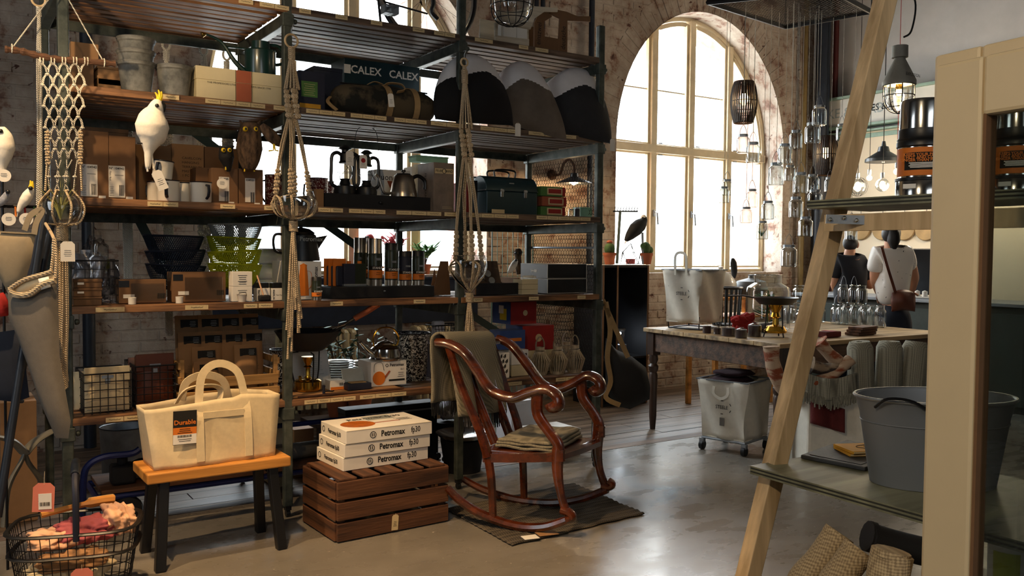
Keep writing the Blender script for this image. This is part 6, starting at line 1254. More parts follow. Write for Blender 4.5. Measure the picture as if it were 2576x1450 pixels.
side(FP,0,[('arm',[(1250,852),(1285,868),(1325,915),(1362,965),(1400,980),(1440,966),(1478,946),(1504,956),(1512,976),(1498,986),(1488,974)],[.022,.026,.026,.026,.03,.026],.03,12),
    ('back_stile',[(1240,870),(1275,985),(1300,1060),(1312,1120)],[.02,.022,.026],.02,8),('rear_leg',[(1312,1120),(1316,1180),(1318,1256)],[.024,.022,.02],.02,8),
    ('arm_support',[(1462,958),(1466,1000),(1490,1036),(1506,1066),(1508,1100)],[.03,.027,.03],.022,10),('front_leg',[(1507,1070),(1502,1130),(1508,1180),(1524,1228)],[.034,.028,.021,.022],.024,10),('foot_scroll',[(1514,1222),(1532,1226),(1540,1218),(1530,1210)],.02,.024,10),
    ('rocker',[(1166,1206),(1215,1232),(1290,1256),(1380,1266),(1460,1256),(1528,1232)],[.018,.022,.022,.02],.022,8),('side_apron',[(1312,1122),(1400,1118),(1500,1112)],.026,.018,4)])
a,b=onP(1112,868,NP),onP(1248,858,FP);mb=MB();mb.tube(crom([a,(a+b)/2+Vector((0,0,.012))-fax*.03,b],8),.05,8,ry=.018,up=(0,0,1));o=wc(mb,'crest_rail',K['mahog'],ch)
a,b=onP(1215,1128,NP),onP(1310,1108,FP);c,d=onP(1402,1132,NP),onP(1503,1098,FP);SZ=(a.z+b.z+c.z+d.z)/4
mb=MB();mb.add([(*a.xy,SZ),(*c.xy,SZ),(*d.xy,SZ),(*b.xy,SZ),(*a.xy,SZ-.03),(*c.xy,SZ-.03),(*d.xy,SZ-.03),(*b.xy,SZ-.03)],[(0,1,2,3),(7,6,5,4),(0,4,5,1),(1,5,6,2),(2,6,7,3),(3,7,4,0)]);wc(mb,'seat_board',K['mahog'],ch,bevel=.008,smooth=False)
mb=MB();mb.tube([c+Vector((0,0,-.035)),(c+d)/2+fax*.02+Vector((0,0,-.03)),d+Vector((0,0,-.035))],.034,4,ry=.018,up=(0,0,1));wc(mb,'front_apron',K['mahog'],ch)
for f in (.3,.7):
    q0=onP(1112,868,NP).lerp(onP(1248,858,FP),f);q1=a.lerp(b,f);mb=MB();mb.tube([q0,(q0+q1)/2-fax*.01,Vector((*q1.xy,SZ))],.026,6,ry=.008,up=tuple(wax));wc(mb,'back_splat',K['mahog'],ch)
# blankets on the chair
tb_=thing('woven_blanket','olive woven blanket with black fringe hung over the chair back','blanket',onP(1190,1060,NP));tp0,tp1=onP(1106,864,NP),onP(1112,868,NP).lerp(onP(1248,858,FP),.82)
def drape(dx,length,fwd_):
    def f(u,v):
        p=tp0.lerp(tp1,u)+Vector((0,0,.052));L=v*length;cz=min(L,.09);ang_=cz/.09*(pi/2)
        out=.045*sin(ang_);drop=.045*(1-cos(ang_))+max(0,L-.09)
        return tuple(p+fax*fwd_*(out+.02*(1-cos(u*14))*v*.5+(max(0,L-.09)*.16 if fwd_>0 else 0))+Vector((0,0,-drop))-wax*(.01*sin(v*6)))
    return f
mb=MB();mb.grid(drape(0,.46,1),20,24);mb.grid(drape(0,.4,-1),20,22);wc(mb,'blanket_cloth',K['blanket'],tb_,sol=.012,ang=180)
for fw,ln in ((1,.46),(-1,.4)):
    fr=MB()
    for i in range(46):
        p=Vector(drape(0,ln,fw)(i/45,1));fr.tube([p,p+Vector((random.uniform(-.006,.006),random.uniform(-.006,.006),-random.uniform(.05,.085)))],.0026,4)
    tag(wc(fr,'fringe',K['blackf'],tb_),kind='stuff')
tb_=thing('folded_blanket','olive woven blanket folded on the rocking chair seat','blanket',((a+b+c+d)/4).to_tuple());tb_.location.z=SZ+.001
ex,ey=(c-a).xy.to_3d()*.8,(b-a).xy.to_3d()*.86
for k in range(3):mb=MB();mb.grid(lambda u,v,k=k:tuple(ex*(u-.5)*(1-.05*k)+ey*(v-.5)+Vector((0,0,.012+.016*k+.01*noise.noise(Vector((u*3,v*3,k*5)))))),16,14);mb.build('blanket_fold',K['blanket'],tb_,sol=.014,ang=180)
# ---------------------------------------------------------------- shopping basket with linen
bk_=thing('wire_shopping_basket','black wire shopping basket with arched handle full of linen on the floor','basket',(.43,3.7,0),-.3);ba,bb=.225,.165
def rr_(s,z,n=32,e=4):
    P=[]
    for i in range(n):q=2*pi*i/n;cx_,sx_=cos(q),sin(q);k=(abs(cx_)**e+abs(sx_)**e)**(-1/e);P.append((ba*s*cx_*k,bb*s*sx_*k,z))
    return P
for s,z,nm in ((1,.3,'top_rim'),(.97,.215,'middle_band'),(.8,.012,'base_rim')):MB().tube(rr_(s,z),.011 if z>.1 else .004,6,closed=True,ry=.006 if z>.1 else .004,up=(0,0,1)).build(nm,K['black'],bk_)
g=MB()
for z in (.05,.09,.13,.17,.25):g.tube(rr_(.8+.2*z/.3,z),.0018,4,closed=True)
R1,R2=rr_(1,.3,48),rr_(.8,.012,48)
for p,q in zip(R1,R2):g.tube([p,q],.0018,4,cap=False)
for i in range(-3,4):g.tube([(ba*.78*i/4,-bb*.75,.012),(ba*.78*i/4,bb*.75,.012)],.0018,4)
tag(g.build('wire_grid',K['wire'],bk_),kind='stuff')
hd=crom([(.03,-bb*1.02,.28),(.03,-bb*1.02,.42),(.02,-bb*.75,.5),(.0,0,.53),(-.02,bb*.75,.5),(-.03,bb*1.02,.42),(-.03,bb*1.02,.28)],5);MB().tube(hd,.0115,8).build('arched_handle',K['navy'],bk_);MB().tube(hd[11:20],.016,10).build('handle_grip',K['rail'],bk_)
swing_tag(bk_,(-.1,-bb*.2,.52),.075,.11,K['pinkc'],string=.05,rot=.05);o=patch(.045,.06,K['white'],bk_,'front',(-.1,-bb*.2-.002,.4),'price_sticker');barcode(o,'top',(0,-.01,.001),.035,.014)
swing_tag(bk_,(.05,-bb*1.08,.2),.075,.1,K['pinkc'],string=.02);patch(.045,.05,K['white'],bk_,'front',(.05,-bb*1.08-.002,.115),'price_sticker')
for i,(x,y,z,s,mt,nm,l) in enumerate(((-.08,-.02,.21,(.1,.08,.04),'peach','linen_scarf','pale pink fringed scarf bundled at the left in the wire basket'),(.03,.02,.22,(.12,.09,.045),'rose','linen_scarf','rose red linen scarf across the middle of the wire basket'),(-.03,-.02,.06,(.15,.11,.06),'canvas','linen_pouch','cream cotton pouches filling the bottom of the wire basket'),(.14,.06,.23,(.07,.09,.06),'peach','linen_shawl','peach striped shawl folded over the right rim of the wire basket'),(.0,-.08,.14,(.13,.05,.04),'kraft2','cotton_bag','tan cotton bag with white drawstring under the scarves'))):
    p=bk_.location+Vector((x*cos(-.3)-y*sin(-.3),x*sin(-.3)+y*cos(-.3),z));crumple(nm,l,p,s,K[mt],'textile',i+11,.32,None,64,36,False,None,.09)
p=bk_.location;t=thing('wooden_brush','wooden bath brush lying on the linen in the wire basket','brush',(p.x+.05,p.y+.1,.325),-.1);MB().tube(crom([(-.16,-.03,0),(-.05,0,.01),(.05,.02,.016),(.1,.03,.014)],5),[.012]*8+[.02]*8,8).build('brush_handle',K['bench'],t);MB().box((.06,.02,.022),(.1,.035,.02),R(.2)).build('bristles',K['khaki'],t,bevel=.006)
# ---------------------------------------------------------------- far left: tripod ladder, bags, apron
lr=thing('black_ladder','black round tube folding ladder stand leaning at the left edge','ladder',onZ(-20,1330,0).to_tuple())
def ontube(px0,py0,px1,py1,D0,D1,r,nm,mt='rail'):mb=MB();mb.tube([onD(px0,py0,D0),onD(px1,py1,D1)],r,10);return wc(mb,nm,K[mt],lr)
ontube(112,540,-6,1302,3.55,3.35,.016,'front_rail');ontube(132,545,20,1110,3.7,3.6,.016,'rear_rail');ontube(95,700,105,705,3.5,3.7,.009,'rung');ontube(40,1010,55,1010,3.42,3.62,.009,'rung')
def hangbag(nm,label,outl,D,mt,puff=.03,cat='bag',extra=None,thick=None):
    P=[onD(x,y,D) for x,y in outl];c=sum(P,Vector())/len(P);lo=min(p.z for p in P);t=thing(nm,label,cat,(c.x,c.y,lo));n=len(P);mb=MB();vs=[];K_=6
    for sd in (-1,1):
        for k in range(K_):
            f=1-k/K_
            for p in P:vs.append(tuple(c+(p-c)*f-FWD*(-sd)*puff*(1-f*f)**.5*1.0 if k else p))
    fs=[]
    for sd in range(2):
        o_=sd*K_*n
        for k in range(K_-1):
            for i in range(n):q=(o_+k*n+i,o_+k*n+(i+1)%n,o_+(k+1)*n+(i+1)%n,o_+(k+1)*n+i);fs.append(q if sd else q[::-1])
        ce=tuple(o_+(K_-1)*n+i for i in range(n));fs.append(ce if sd else ce[::-1])
    mb.add(vs,fs);wc(mb,'cloth_body',K[mt],t,ang=180);
    if extra:extra(t,c,D)
    return t
def ex_rope(t,c,D):
    for pts,nm,mt,r in (([(24,728),(40,742),(75,740),(110,715),(140,706)],'rope_edge','rope',.012),([(24,728),(60,705),(110,690),(132,682)],'rope_edge','rope',.009),([(128,690),(134,640),(136,600),(142,640),(140,700)],'rope_handle','rope',.006),([(136,602),(128,585),(114,562)],'rope_handle','rope',.006)):mb=MB();mb.tube(crom([onD(x,y,D-.035+(.33 if y<570 else .12 if y==585 else 0)) for x,y in pts],5),r,7);wc(mb,nm,K[mt],t)
    mb=MB();P=[onD(x,y,D-.03) for x,y in ((26,726),(130,684),(140,706),(75,742),(40,742))];mb.add(P,[(0,1,2,3,4)]);wc(mb,'bag_lining',K['canvas'],t,sol=.004);mb=MB();P=[onD(x,y,D-.04) for x,y in ((96,702),(122,696),(128,722),(104,730))];mb.add(P,[(0,1,2,3)]);wc(mb,'sewn_label',K['white'],t,sol=.002)
hangbag('grey_canvas_bag','grey canvas bag with cream rope edged opening hanging at the left',[(20,735),(30,728),(75,728),(138,690),(144,730),(148,800),(150,900),(178,1060),(172,1104),(140,1102),(100,1010),(70,920),(40,840),(22,800)],3.25,'greycanvas',.035,extra=ex_rope)
def ex_tote(t,c,D):
    mb=MB();mb.tube(crom([onD(x,y,D-.02) for x,y in ((62,580),(75,545),(95,530),(106,532),(92,560),(86,590))],5),.016,4,ry=.002,up=tuple(FWD));wc(mb,'tote_strap',K['dimcanvas'],t,smooth=False);mb=MB();mb.tube([onD(0,583,D-.012),onD(88,588,D-.012)],.01,4,ry=.003);wc(mb,'tote_hem',K['dimcanvas'],t)
hangbag('hanging_tote','small canvas tote hanging from the ladder at the left',[(-30,582),(0,583),(40,586),(90,588),(78,660),(60,720),(20,738),(0,700),(-30,690)],3.35,'dimcanvas',.03,extra=ex_tote)
hangbag('hanging_apron','dark denim apron hanging behind the grey canvas bag',[(-30,840),(40,830),(62,900),(74,1000),(40,1012),(-30,1005)],3.55,'jeans',.02,'apron')
hangbag('red_glove','bright red cloth bundle at the left edge',[(-20,742),(8,736),(20,760),(20,795),(-20,800)],3.5,'redcloth',.03,'cloth')
hangbag('hanging_cloth','sheet of dark grey felt on the ladder behind the small tote',[(60,600),(108,590),(95,720),(60,740)],3.62,'felt',.01,'cloth')
# cast iron table base, cartons behind it
ci=thing('cast_iron_base','grey cast iron table base with star shaped legs at the lower left','table base',onZ(60,1320,0).to_tuple());sp=onD(62,1150,3.75);grm=M('grey_cast_iron','7d7a70',.5,.4,var=.2)
for pts in ([(10,1325),(20,1230),(52,1165),(62,1140)],[(118,1280),(105,1215),(72,1165),(64,1140)],[(62,1140),(90,1110),(132,1085)],[(62,1140),(30,1110),(-10,1100)]):mb=MB();mb.tube(crom([onD(x,y,3.75+.002*x) for x,y in pts],5),[.03-.0008*i for i in range(5*(len(pts)-1)+1)],8,ry=.014);wc(mb,'iron_arm',grm,ci)
t,w,h,d=carton('kraft_carton','kraft carton on the floor behind the cast iron base',0,92,1012,4.9,.0,.3,K['kraft2'],tape=TAPE)
# ---------------------------------------------------------------- under the shelves
p=onZ(315,1150,0);bucket('round galvanised tub on the floor behind the bench',315,60,1072,5.6,0,'galv','zinc_tub',.9)
hc=thing('hand_cart','blue steel hand cart under the shelves with curved frame and black wheels','hand cart',(.9,4.75,0))
def bl(pts,nm,r=.016,mt='blue'):mb=MB();mb.tube(crom(pts,5),r,8);wc(mb,nm,K[mt],hc)
bl([onY(x,y,4.5) for x,y in ((208,1300),(210,1210),(222,1172),(262,1150),(330,1142),(352,1130))],'push_handle')
for y,z in ((4.55,.16),(4.85,.16)):bl([(.62,y,z),(1.3,y,z),(2.35,y,z)],'frame_tube',.018)
for x in (.62,1.45,2.35):bl([(x,4.55,.16),(x,4.7,.16),(x,4.85,.16)],'cross_tube',.014)
bl([(1.42,4.55,.16),(1.42,4.55,.35),(1.42,4.55,.52)],'upright_tube',.015);bl([(1.3,4.55,.42),(1.6,4.55,.42),(2.0,4.55,.42)],'frame_tube',.014)
for x in (.75,2.2):
    for y in (4.55,4.85):mb=MB();mb.lathe([(.0,-.02),(.07,-.02),(.078,0),(.07,.02),(0,.02)],22,T(x,y,.079) @ R(pi/2,'X'));wc(mb,'wheel',K['black'],hc)
B1((.585,-.05,.19),(1.7,.36,.02),'load_deck',K['crate'],hc)
t=thing('tow_hitch','black plastic tow hitch lying on the hand cart behind the bench','hitch',(onY(308,1200,4.62).x,4.62,.202));B1((0,0,.05),(.11,.09,.095),'hitch_body',K['blackmatt'],t,.012);MB().lathe([(.025,.095),(.025,.125),(.02,.13),(0,.13)],16).build('hitch_knob',K['blackmatt'],t);MB().tube(crom([(.03,0,.08),(.09,0,.1),(.13,.02,.05)],5),.014,8).build('hitch_arm',K['blackmatt'],t)
t=thing('carpet_roll','long grey roll of felt lying under the shelves','roll',(1.3,4.68,.245));MB().lathe([(.012,-.6),(.045,-.6),(.045,.6),(.012,.6)],20,R(pi/2,'Y')).build('felt_roll',K['greycanvas'],t);MB().lathe([(.0,-.602),(.012,-.602),(.012,.602),(0,.602)],14,R(pi/2,'Y')).build('card_core',K['kraft'],t)
for a,b,tp,Y,l in ((690,735,1035,4.52,'tall pale carton behind the middle post under the shelf'),(740,790,1080,4.66,'kraft carton under the shelf behind the skillet boxes'),(400,560,1245,5.0,'wide kraft carton on the floor behind the bench')):carton('floor_carton',l,a,b,tp,Y+(.3 if a<500 else .35),.0,.25,K['kraft'] if a>735 or a<500 else K['cream_card'],tape=TAPE)
t,w,h,d=carton('dark_case','dark flat case standing behind the skillet boxes',870,1100,1022,4.95,0,.12,K['blackmatt'],lid=.03)
B1((0,-.01,h*.9),(w*.9,.01,.012),'case_strip',K['galv'],t)
t=thing('mop_bucket','dark bucket with chrome bowl behind the chair legs','bucket',(onY(1172,1170,4.62).x,4.66,0));MB().lathe([(0,0),(.11,0),(.14,.2),(.13,.2),(.1,.01),(0,.01)],24).build('bucket_body',K['blackmatt'],t);MB().lathe([(.13,.2),(.17,.24),(.12,.21),(0,.2)],24).build('bowl',K['chrome'],t)
t,w,h,d=carton('tall_carton','tall pale grey carton on the floor seen through the chair',1288,1360,1008,5.0,0,.2,K['cushw'],tape=None,lid=.02);
t,w,h,d=carton('white_carton','white carton lying on the floor behind the chair, papers on top',1365,1462,1085,4.62,0,.28,K['white'])
for i in range(2):o=MB().box((0,0,0),(.13,.1,.002)).build('paper_sheet',K['white'],t,smooth=False);put(o,T(.02-.06*i,.1+.04*i,h+.003+.003*i) @ R(.5-.7*i))
crumple('white_sack','white sack on a small trolley behind the chair',(onY(1130,1010,4.95).x,4.95,.26),(.075,.07,.07),K['cushw'],'sack',2,.3)
t=thing('plant_trolley','small black plant trolley on casters under the sack','trolley',(onY(1130,1060,4.95).x,4.95,0));MB().lathe([(.0,.19),(.1,.19),(.1,.255),(0,.255)],22).build('trolley_plate',K['blackmatt'],t)
for i in range(4):a=pi/4+i*pi/2;MB().lathe([(0,-.012),(.022,-.012),(.022,.012),(0,.012)],14,T(.08*cos(a),.08*sin(a),.022) @ R(pi/2,'X')).build('caster',K['black'],t);MB().tube([(.08*cos(a),.08*sin(a),.03),(.08*cos(a),.08*sin(a),.2)],.006,6).build('caster_stem',K['wire'],t)
# ---------------------------------------------------------------- window bay behind the shelves: radiator, plants
for (xa,xb,l) in ((700,895,'cream ribbed radiator under the left window'),(1040,1130,'cream ribbed radiator right of the dark panel')):
    t=thing('radiator',l,'radiator',(onY((xa+xb)/2,850,6.42).x,6.45,.12));x0,x1=onY(xa,850,6.42).x,onY(xb,850,6.42).x;n=int((x1-x0)/.06)
    for i in range(n):x=x0-t.location.x+(i+.5)*(x1-x0)/n;MB().tube(crom([(x,-.07,.03),(x,-.07,.54),(x,-.04,.6),(x,.04,.6),(x,.07,.54),(x,.07,.03)],3),.022,8).build('radiator_section',K['radi'],t)
    for z in (.06,.52):MB().tube([(x0-t.location.x,0,z),(x1-t.location.x,0,z)],.02,8).build('header_pipe',K['radi'],t)
    for s in (x0-t.location.x+.05,x1-t.location.x-.05):B1((s,0,-.06),(.03,.1,.118),'radiator_foot',K['radi'],t)
def plant(label,px,pyb,Y,z,h,n,mt,pot='terra',lw=.018,ll=.06,seed=1,nm='potted_plant',pr=.06):
    p=onY(px,pyb,Y);t=thing(nm,label,'plant',(p.x,Y,z));r=random.Random(seed);MB().lathe([(0,0),(pr*.7,0),(pr,pr*1.5),(pr*1.08,pr*1.5),(pr*1.08,pr*1.75),(pr*.95,pr*1.75),(pr*.9,pr*1.5),(0,pr*1.5)],22).build('pot',K[pot],t)
    st=MB()
    for i in range(n):
        a=r.uniform(0,6.28);hh=h*r.uniform(.5,1);s=r.uniform(.1,.5);P=[Vector((0,0,pr*1.45)),Vector((cos(a)*s*hh*.3,sin(a)*s*hh*.3,pr*1.5+hh*.5)),Vector((cos(a)*s*hh,sin(a)*s*hh,pr*1.5+hh))];st.tube(crom(P,4),.004,5)
        for k in range(7):
            q=P[1].lerp(P[2],k/6);b=r.uniform(0,6.28);d=Vector((cos(b),sin(b),r.uniform(.2,.9))).normalized();mb=MB();sd=d.cross(Vector((0,0,1))).normalized();mb.tube([q,q+d*ll*.5,q+d*ll],[lw*.4,lw*.5,lw*.1],6,ry=lw*.14);mb.build('leaf',K[mt],t)
    st.build('stems',K['bark'],t);return t
plant('tall succulent plant with fleshy leaves before the radiator',850,1010,6.0,.15,.55,9,'succ','terra',.028,.06,5,pr=.09);plant('second succulent plant growing behind the plates',905,1010,5.9,.15,.5,8,'succ','terra',.028,.06,8,pr=.09)
for (px,w_) in ((850,.5),):t=thing('plant_stool','low dark stool carrying the succulents under the window','stool',(onY(878,1000,5.95).x,5.95,0));B1((0,0,.135),(.62,.32,.028),'stool_top',K['darkoak'],t);[B1((sx*.27,sy*.12,.06),(.035,.035,.12),'leg',K['darkoak'],t) for sx in (-1,1) for sy in (-1,1)]
plant('pink veined potted plant on the window sill behind the flasks',985,640,6.72,SILL+.001,.26,9,'rose','terra',.035,.07,2,pr=.06);plant('small green potted plant on the window sill behind the shelf post',1070,640,6.74,SILL+.001,.18,7,'leaf','terra',.03,.08,3,pr=.05)
t=plant('terracotta pot with thin green stems high behind the third shelf',855,560,5.5,1.52,.12,3,'leaf','terra',.01,.04,9,pr=.05);MB().tube([(0,0,.1),(.0,.0,.6),(0,0,HZ-1.52)],.002,5).build('hanging_wire',K['wire'],t)
bird('parrot_figure','red parrot figure peeking over the flasks at the window',6.74,[(932,668),(932,640),(932,615),(930,598),(928,590)],[5,10,12,11,6],K['red'],([(922,597),(918,604),(921,608)],5),K['blackf'],None,None,[([(932,650),(934,672)],4)],None,[(925,596,-.03)])
t=thing('leaning_board','dark blue board leaning below the window sill','panel',(onY(810,800,6.5).x,6.57,.75));B1((.3,0,.2),(2.3,.03,.38),'panel_board',K['felt'],t);B1((.3,-.02,.385),(2.3,.02,.02),'panel_trim',K['felt'],t)
# birds and wire grid near the shelf end
t=thing('wire_grid_panel','pale green wire grid panel hanging behind the shelf end','grid panel',(onY(1290,640,5.4).x,5.4,.0));g=MB()
for i in range(9):g.tube([(-.18+.045*i,0,0),(-.18+.045*i,0,1.8)],.0022,4)
for i in range(20):g.tube([(-.18,0,.09*i+.01),(.18,0,.09*i+.01)],.0022,4)
tag(g.build('grid_wires',M('green_wire','5b7a6c',.5,.3),t),kind='stuff');MB().tube([(-.18,0,0),(.18,0,0),(.18,0,1.8),(-.18,0,1.8)],.005,5,closed=True).build('grid_frame',M('green_wire_frame','5b7a6c',.5,.3),t)
bird('bird_figure','dark bird figure with red ringed eyes above the black boxes',4.9,[(1306,690),(1304,668),(1303,645),(1303,635),(1302,626)],[7,9,8,12,6],K['brownf'],([(1303,638),(1303,643)],3),K['red'],None,None,None,None,[(1298,637,-.03),(1308,637,-.03)],eyer=.006)
bird('budgie_figure','small white and yellow bird figure left of the black boxes',4.86,[(1280,686),(1287,676),(1294,664),(1299,656)],[4,8,8,5],K['feather'],([(1300,657),(1303,660)],2),K['ochre'],None,None,None,None,[(1298,655,-.02)])
wl=thing('wall_lamp','dark gooseneck wall lamp with lit enamel shade behind the wire mesh','lamp',onY(1388,440,6.5).to_tuple());Yw=6.35
mb=MB();mb.lathe([(0,0),(.05,0),(.045,.02),(.02,.04),(0,.04)],18,T(*onY(1388,440,WY)) @ R(pi/2,'X'));wc(mb,'wall_plate',K['bark'],wl)
mb=MB();mb.tube(crom([onY(1388,440,6.56),onY(1408,438,6.4),onY(1418,412,6.3),onY(1432,402,6.25),onY(1444,418,6.22),onY(1444,440,6.22)],6),.012,8);wc(mb,'gooseneck',K['bark'],wl)
lc=onY(1444,445,6.22);mb=MB();mb.lathe([(.16,-.06),(.15,-.05),(.05,-.01),(.035,.0),(.03,.03),(0,.03)],26,T(*lc));wc(mb,'lamp_shade',K['shade'],wl,sol=.004);mb=MB();mb.sphere(lc+Vector((0,0,-.045)),.03,12,8);wc(mb,'bulb',K['bulb'],wl)
o=light('bulb_light','POINT',lc-wl.location+Vector((0,0,-.1)),16,(1,.68,.35),shadow_soft_size=.03);o.parent=wl
# ---------------------------------------------------------------- display table at the back
TR=-.035;tb=thing('work_table','old dark wooden table with turned legs and worn pale top','table',(4.5,3.72,0),TR);TLx,TLy,TH=1.87,1.36,.785
for i in range(6):B1((TLx/2,TLy*(i+.5)/6,TH-.016),(TLx,TLy/6-.003,.03),'top_plank',K['tabletop'],tb)
for (a,b,sx,sy) in ((TLx/2,.05,TLx-.14,.03),(TLx/2,TLy-.05,TLx-.14,.03),(.05,TLy/2,.03,TLy-.14),(TLx-.05,TLy/2,.03,TLy-.14)):B1((a,b,TH-.105),(sx,sy,.145),'apron_board',K['oldwood'],tb)
for x in (.06,TLx-.06):
    for y in (.06,TLy-.06):B1((x,y,TH-.12),(.075,.075,.175),'leg_block',K['darkoak'],tb);MB().lathe([(0,0),(.02,0),(.028,.1),(.03,.3),(.034,.42),(.026,.44),(.036,.46),(.04,.49),(.026,.51),(.036,.54),(.03,TH-.21)],16,T(x,y,0)).build('leg',K['darkoak'],tb)
TT=TH+.0012
def canvas_bin(nm,label,c,w,h,z,rz,hand=True,cart=False):
    t=thing(nm,label,'laundry bin',(c[0],c[1],z),rz);mb=MB();zb=.05 if not cart else .095
    mb.grid(lambda u,v:(lambda a,k,f,tp:(lambda P,Q:(P[0]+(Q[0]-P[0])*f+.012*sin(f*9+k*2+v*4)*(1 if k%2 else 0),P[1]+(Q[1]-P[1])*f+.012*sin(f*8+k+v*5)*(0 if k%2 else 1),zb+v*h))([(-tp,-tp),(tp,-tp),(tp,tp),(-tp,tp)][k],[(tp,-tp),(tp,tp),(-tp,tp),(-tp,-tp)][k]))(u*4,int(u*4)%4,u*4-int(u*4),w/2*(.86+.14*v)),40,12,wu=True)
    mb.build('canvas_body',K['canvasw'],t,sol=.004,ang=60);MB().box((0,0,zb+.004),(w*.86,w*.86,.006)).build('canvas_base',K['canvasw'],t)
    r_=w/2*1.01;MB().tube([(-r_,-r_,zb+h),(r_,-r_,zb+h),(r_,r_,zb+h),(-r_,r_,zb+h)],.018,4,closed=True,ry=.006).build('grey_trim',K['zinc'],t,smooth=False)
    for s in ((-1,0),) if hand else ((-1,0),):
        mb=MB();y0=-w*.13;q=h+zb;P=[(-r_-.008,y0,q-.04),(-r_-.012,y0,q+(.1 if hand else -.09)),(-r_-.012,y0+w*.14,q+(.13 if hand else -.12)),(-r_-.012,y0+w*.28,q+(.1 if hand else -.09)),(-r_-.008,y0+w*.28,q-.04)];mb.tube(crom(P,5),.014,4,ry=.003,up=(1,0,0));mb.build('canvas_handle',K['canvasw'],t,smooth=False)
    o=text('STEELE',.034,K['ink'],t,'left',(-w/2*1.01,0,zb+h*.55),.0004,sx=.9);e=MB()
    for k in range(6):a=pi/6+k*pi/3;e.box((0,0,0),(.018,.005,.001),T(.072*cos(a),.045*sin(a),0) @ R(a+pi/2))
    put(e.build('dashed_emblem',K['ink'],t,smooth=False),face_mx('left',(-w/2*.99,0,zb+h*.55)))
    patch(.035,.055,K['greycanvas'],t,'left',(-w/2*(1.0 if hand else .97),w*.3 if hand else 0,zb+h*(.75 if hand else .3)),'paper_tag')
    if not cart:MB().tube([(-w*.4,-w*.4,.006),(w*.4,-w*.4,.006),(w*.4,w*.4,.006),(-w*.4,w*.4,.006)],.006,5,closed=True).build('wire_stand',K['wire'],t);[MB().tube([(sx*w*.4,sy*w*.4,.006),(sx*w*.42,sy*w*.42,.1)],.005,5).build('stand_leg',K['wire'],t) for sx in (-1,1) for sy in (-1,1)]
    else:
        MB().tube([(-w*.43,-w*.43,.085),(w*.43,-w*.43,.085),(w*.43,w*.43,.085),(-w*.43,w*.43,.085)],.009,6,closed=True).build('steel_frame',K['galv'],t)
        for sx in (-1,1):
            for sy in (-1,1):MB().lathe([(0,-.013),(.032,-.013),(.032,.013),(0,.013)],16,T(sx*w*.43,sy*w*.43,.0325) @ R(pi/2,'X')).build('caster_wheel',K['black'],t);MB().box((sx*w*.43,sy*w*.43,.065),(.03,.034,.03)).build('caster_fork',K['galv'],t)
    return t
canvas_bin('canvas_laundry_bin','white canvas bin with grey trim and loop handle standing on the table',(4.85,4.84),.34,.4,TT,.2)
canvas_bin('canvas_laundry_cart','white canvas cart on casters filled with plum blankets by the table',(4.62,4.2),.37,.4,0,.25,False,True)
for i in range(3):crumple('plum_blanket',('lowest','middle','topmost')[i]+' dark plum blanket folded in the canvas cart',(4.6+.01*i,4.22,.42+.045*i),(.15,.14,.024),K['plum'],'blanket',i+30,.2,'plum blankets in the cart')
canvas_bin('canvas_laundry_cart','second white canvas cart holding rolled throws right of the pine leg',onD(2232,1000,5.5).xy,.42,.42,0,.3,False,True)
def onT(px,py):
    p=onZ(px,py,TT)
    if p.y>4.95:p=onY(px,py,4.95)
    if p.x>6.25:p=onX(px,py,6.25)
    p.z=TT;return p
for i,(px,py,r,h,l) in enumerate(((1778,838,.03,.05,'single dark square candle at the left front of the table'),(1804,841,.025,.045,'small film wrapped dark candle'),(1832,845,.045,.055,'wide film wrapped candle, lower of two'),(1864,850,.038,.055,'film wrapped candle nearest the table edge'),(1898,846,.045,.075,'film wrapped candle with twisted film top by the burner'))):
    p=onT(px,py);t=thing('pillar_candle',l,'candle',p.to_tuple(),0,'dark candles on the table');MB().lathe([(0,0),(r,0),(r,h),(r*.8,h),(0,h*.97)],18).build('wax',K['candle'],t);MB().tube([(0,0,h*.95),(.002,0,h+.012)],.0015,4).build('wick',K['cord'],t)
    if i:MB().lathe([(r*1.05,.002),(r*1.06,h),(r*.9,h*1.1),(r*.3,h*1.2),(r*.5,h*1.3)],14).build('film_wrap',K['film'],t)
p=onT(1950,848);t=thing('brass_burner','brass table burner with small legs holding the flat pan','burner',p.to_tuple());MB().lathe([(0,.03),(.075,.03),(.08,.045),(.06,.075),(.022,.085),(.018,.13),(.035,.14),(.025,.17),(.045,.21),(.05,.225),(0,.225)],26).build('burner_body',K['brass'],t)
for i in range(3):a=i*2.1+.4;MB().tube([(.08*cos(a),.08*sin(a),0),(.07*cos(a),.07*sin(a),.04),(.06*cos(a),.06*sin(a),.22)],.005,5).build('leg',K['wire'],t)
t2=thing('iron_pan','flat black iron pan with handle on the brass table burner','pan',(p.x,p.y,TT+.227));MB().lathe([(0,0),(.11,0),(.155,.045),(.16,.048),(.15,.044),(.107,.006),(0,.006)],30).build('pan_body',K['black'],t2);hv=(_r0*-1+_f0*.3).normalized();MB().tube([hv*.14+Vector((0,0,.04)),hv*.22+Vector((0,0,.055)),hv*.32+Vector((0,0,.05))],.012,6,ry=.006).build('pan_handle',K['black'],t2);MB().tube([hv*-.15+Vector((0,0,.045)),hv*-.19+Vector((0,0,.045))],.014,6,ry=.006).build('helper_handle',K['black'],t2)
p=onT(1885,840);crumple('red_cloth','crumpled red cloth behind the candles on the table',(p.x+.05,p.y+.1,TT),(.11,.075,.07),K['redcloth'],'cloth',40,.45,None,56,30,True,None,.025)
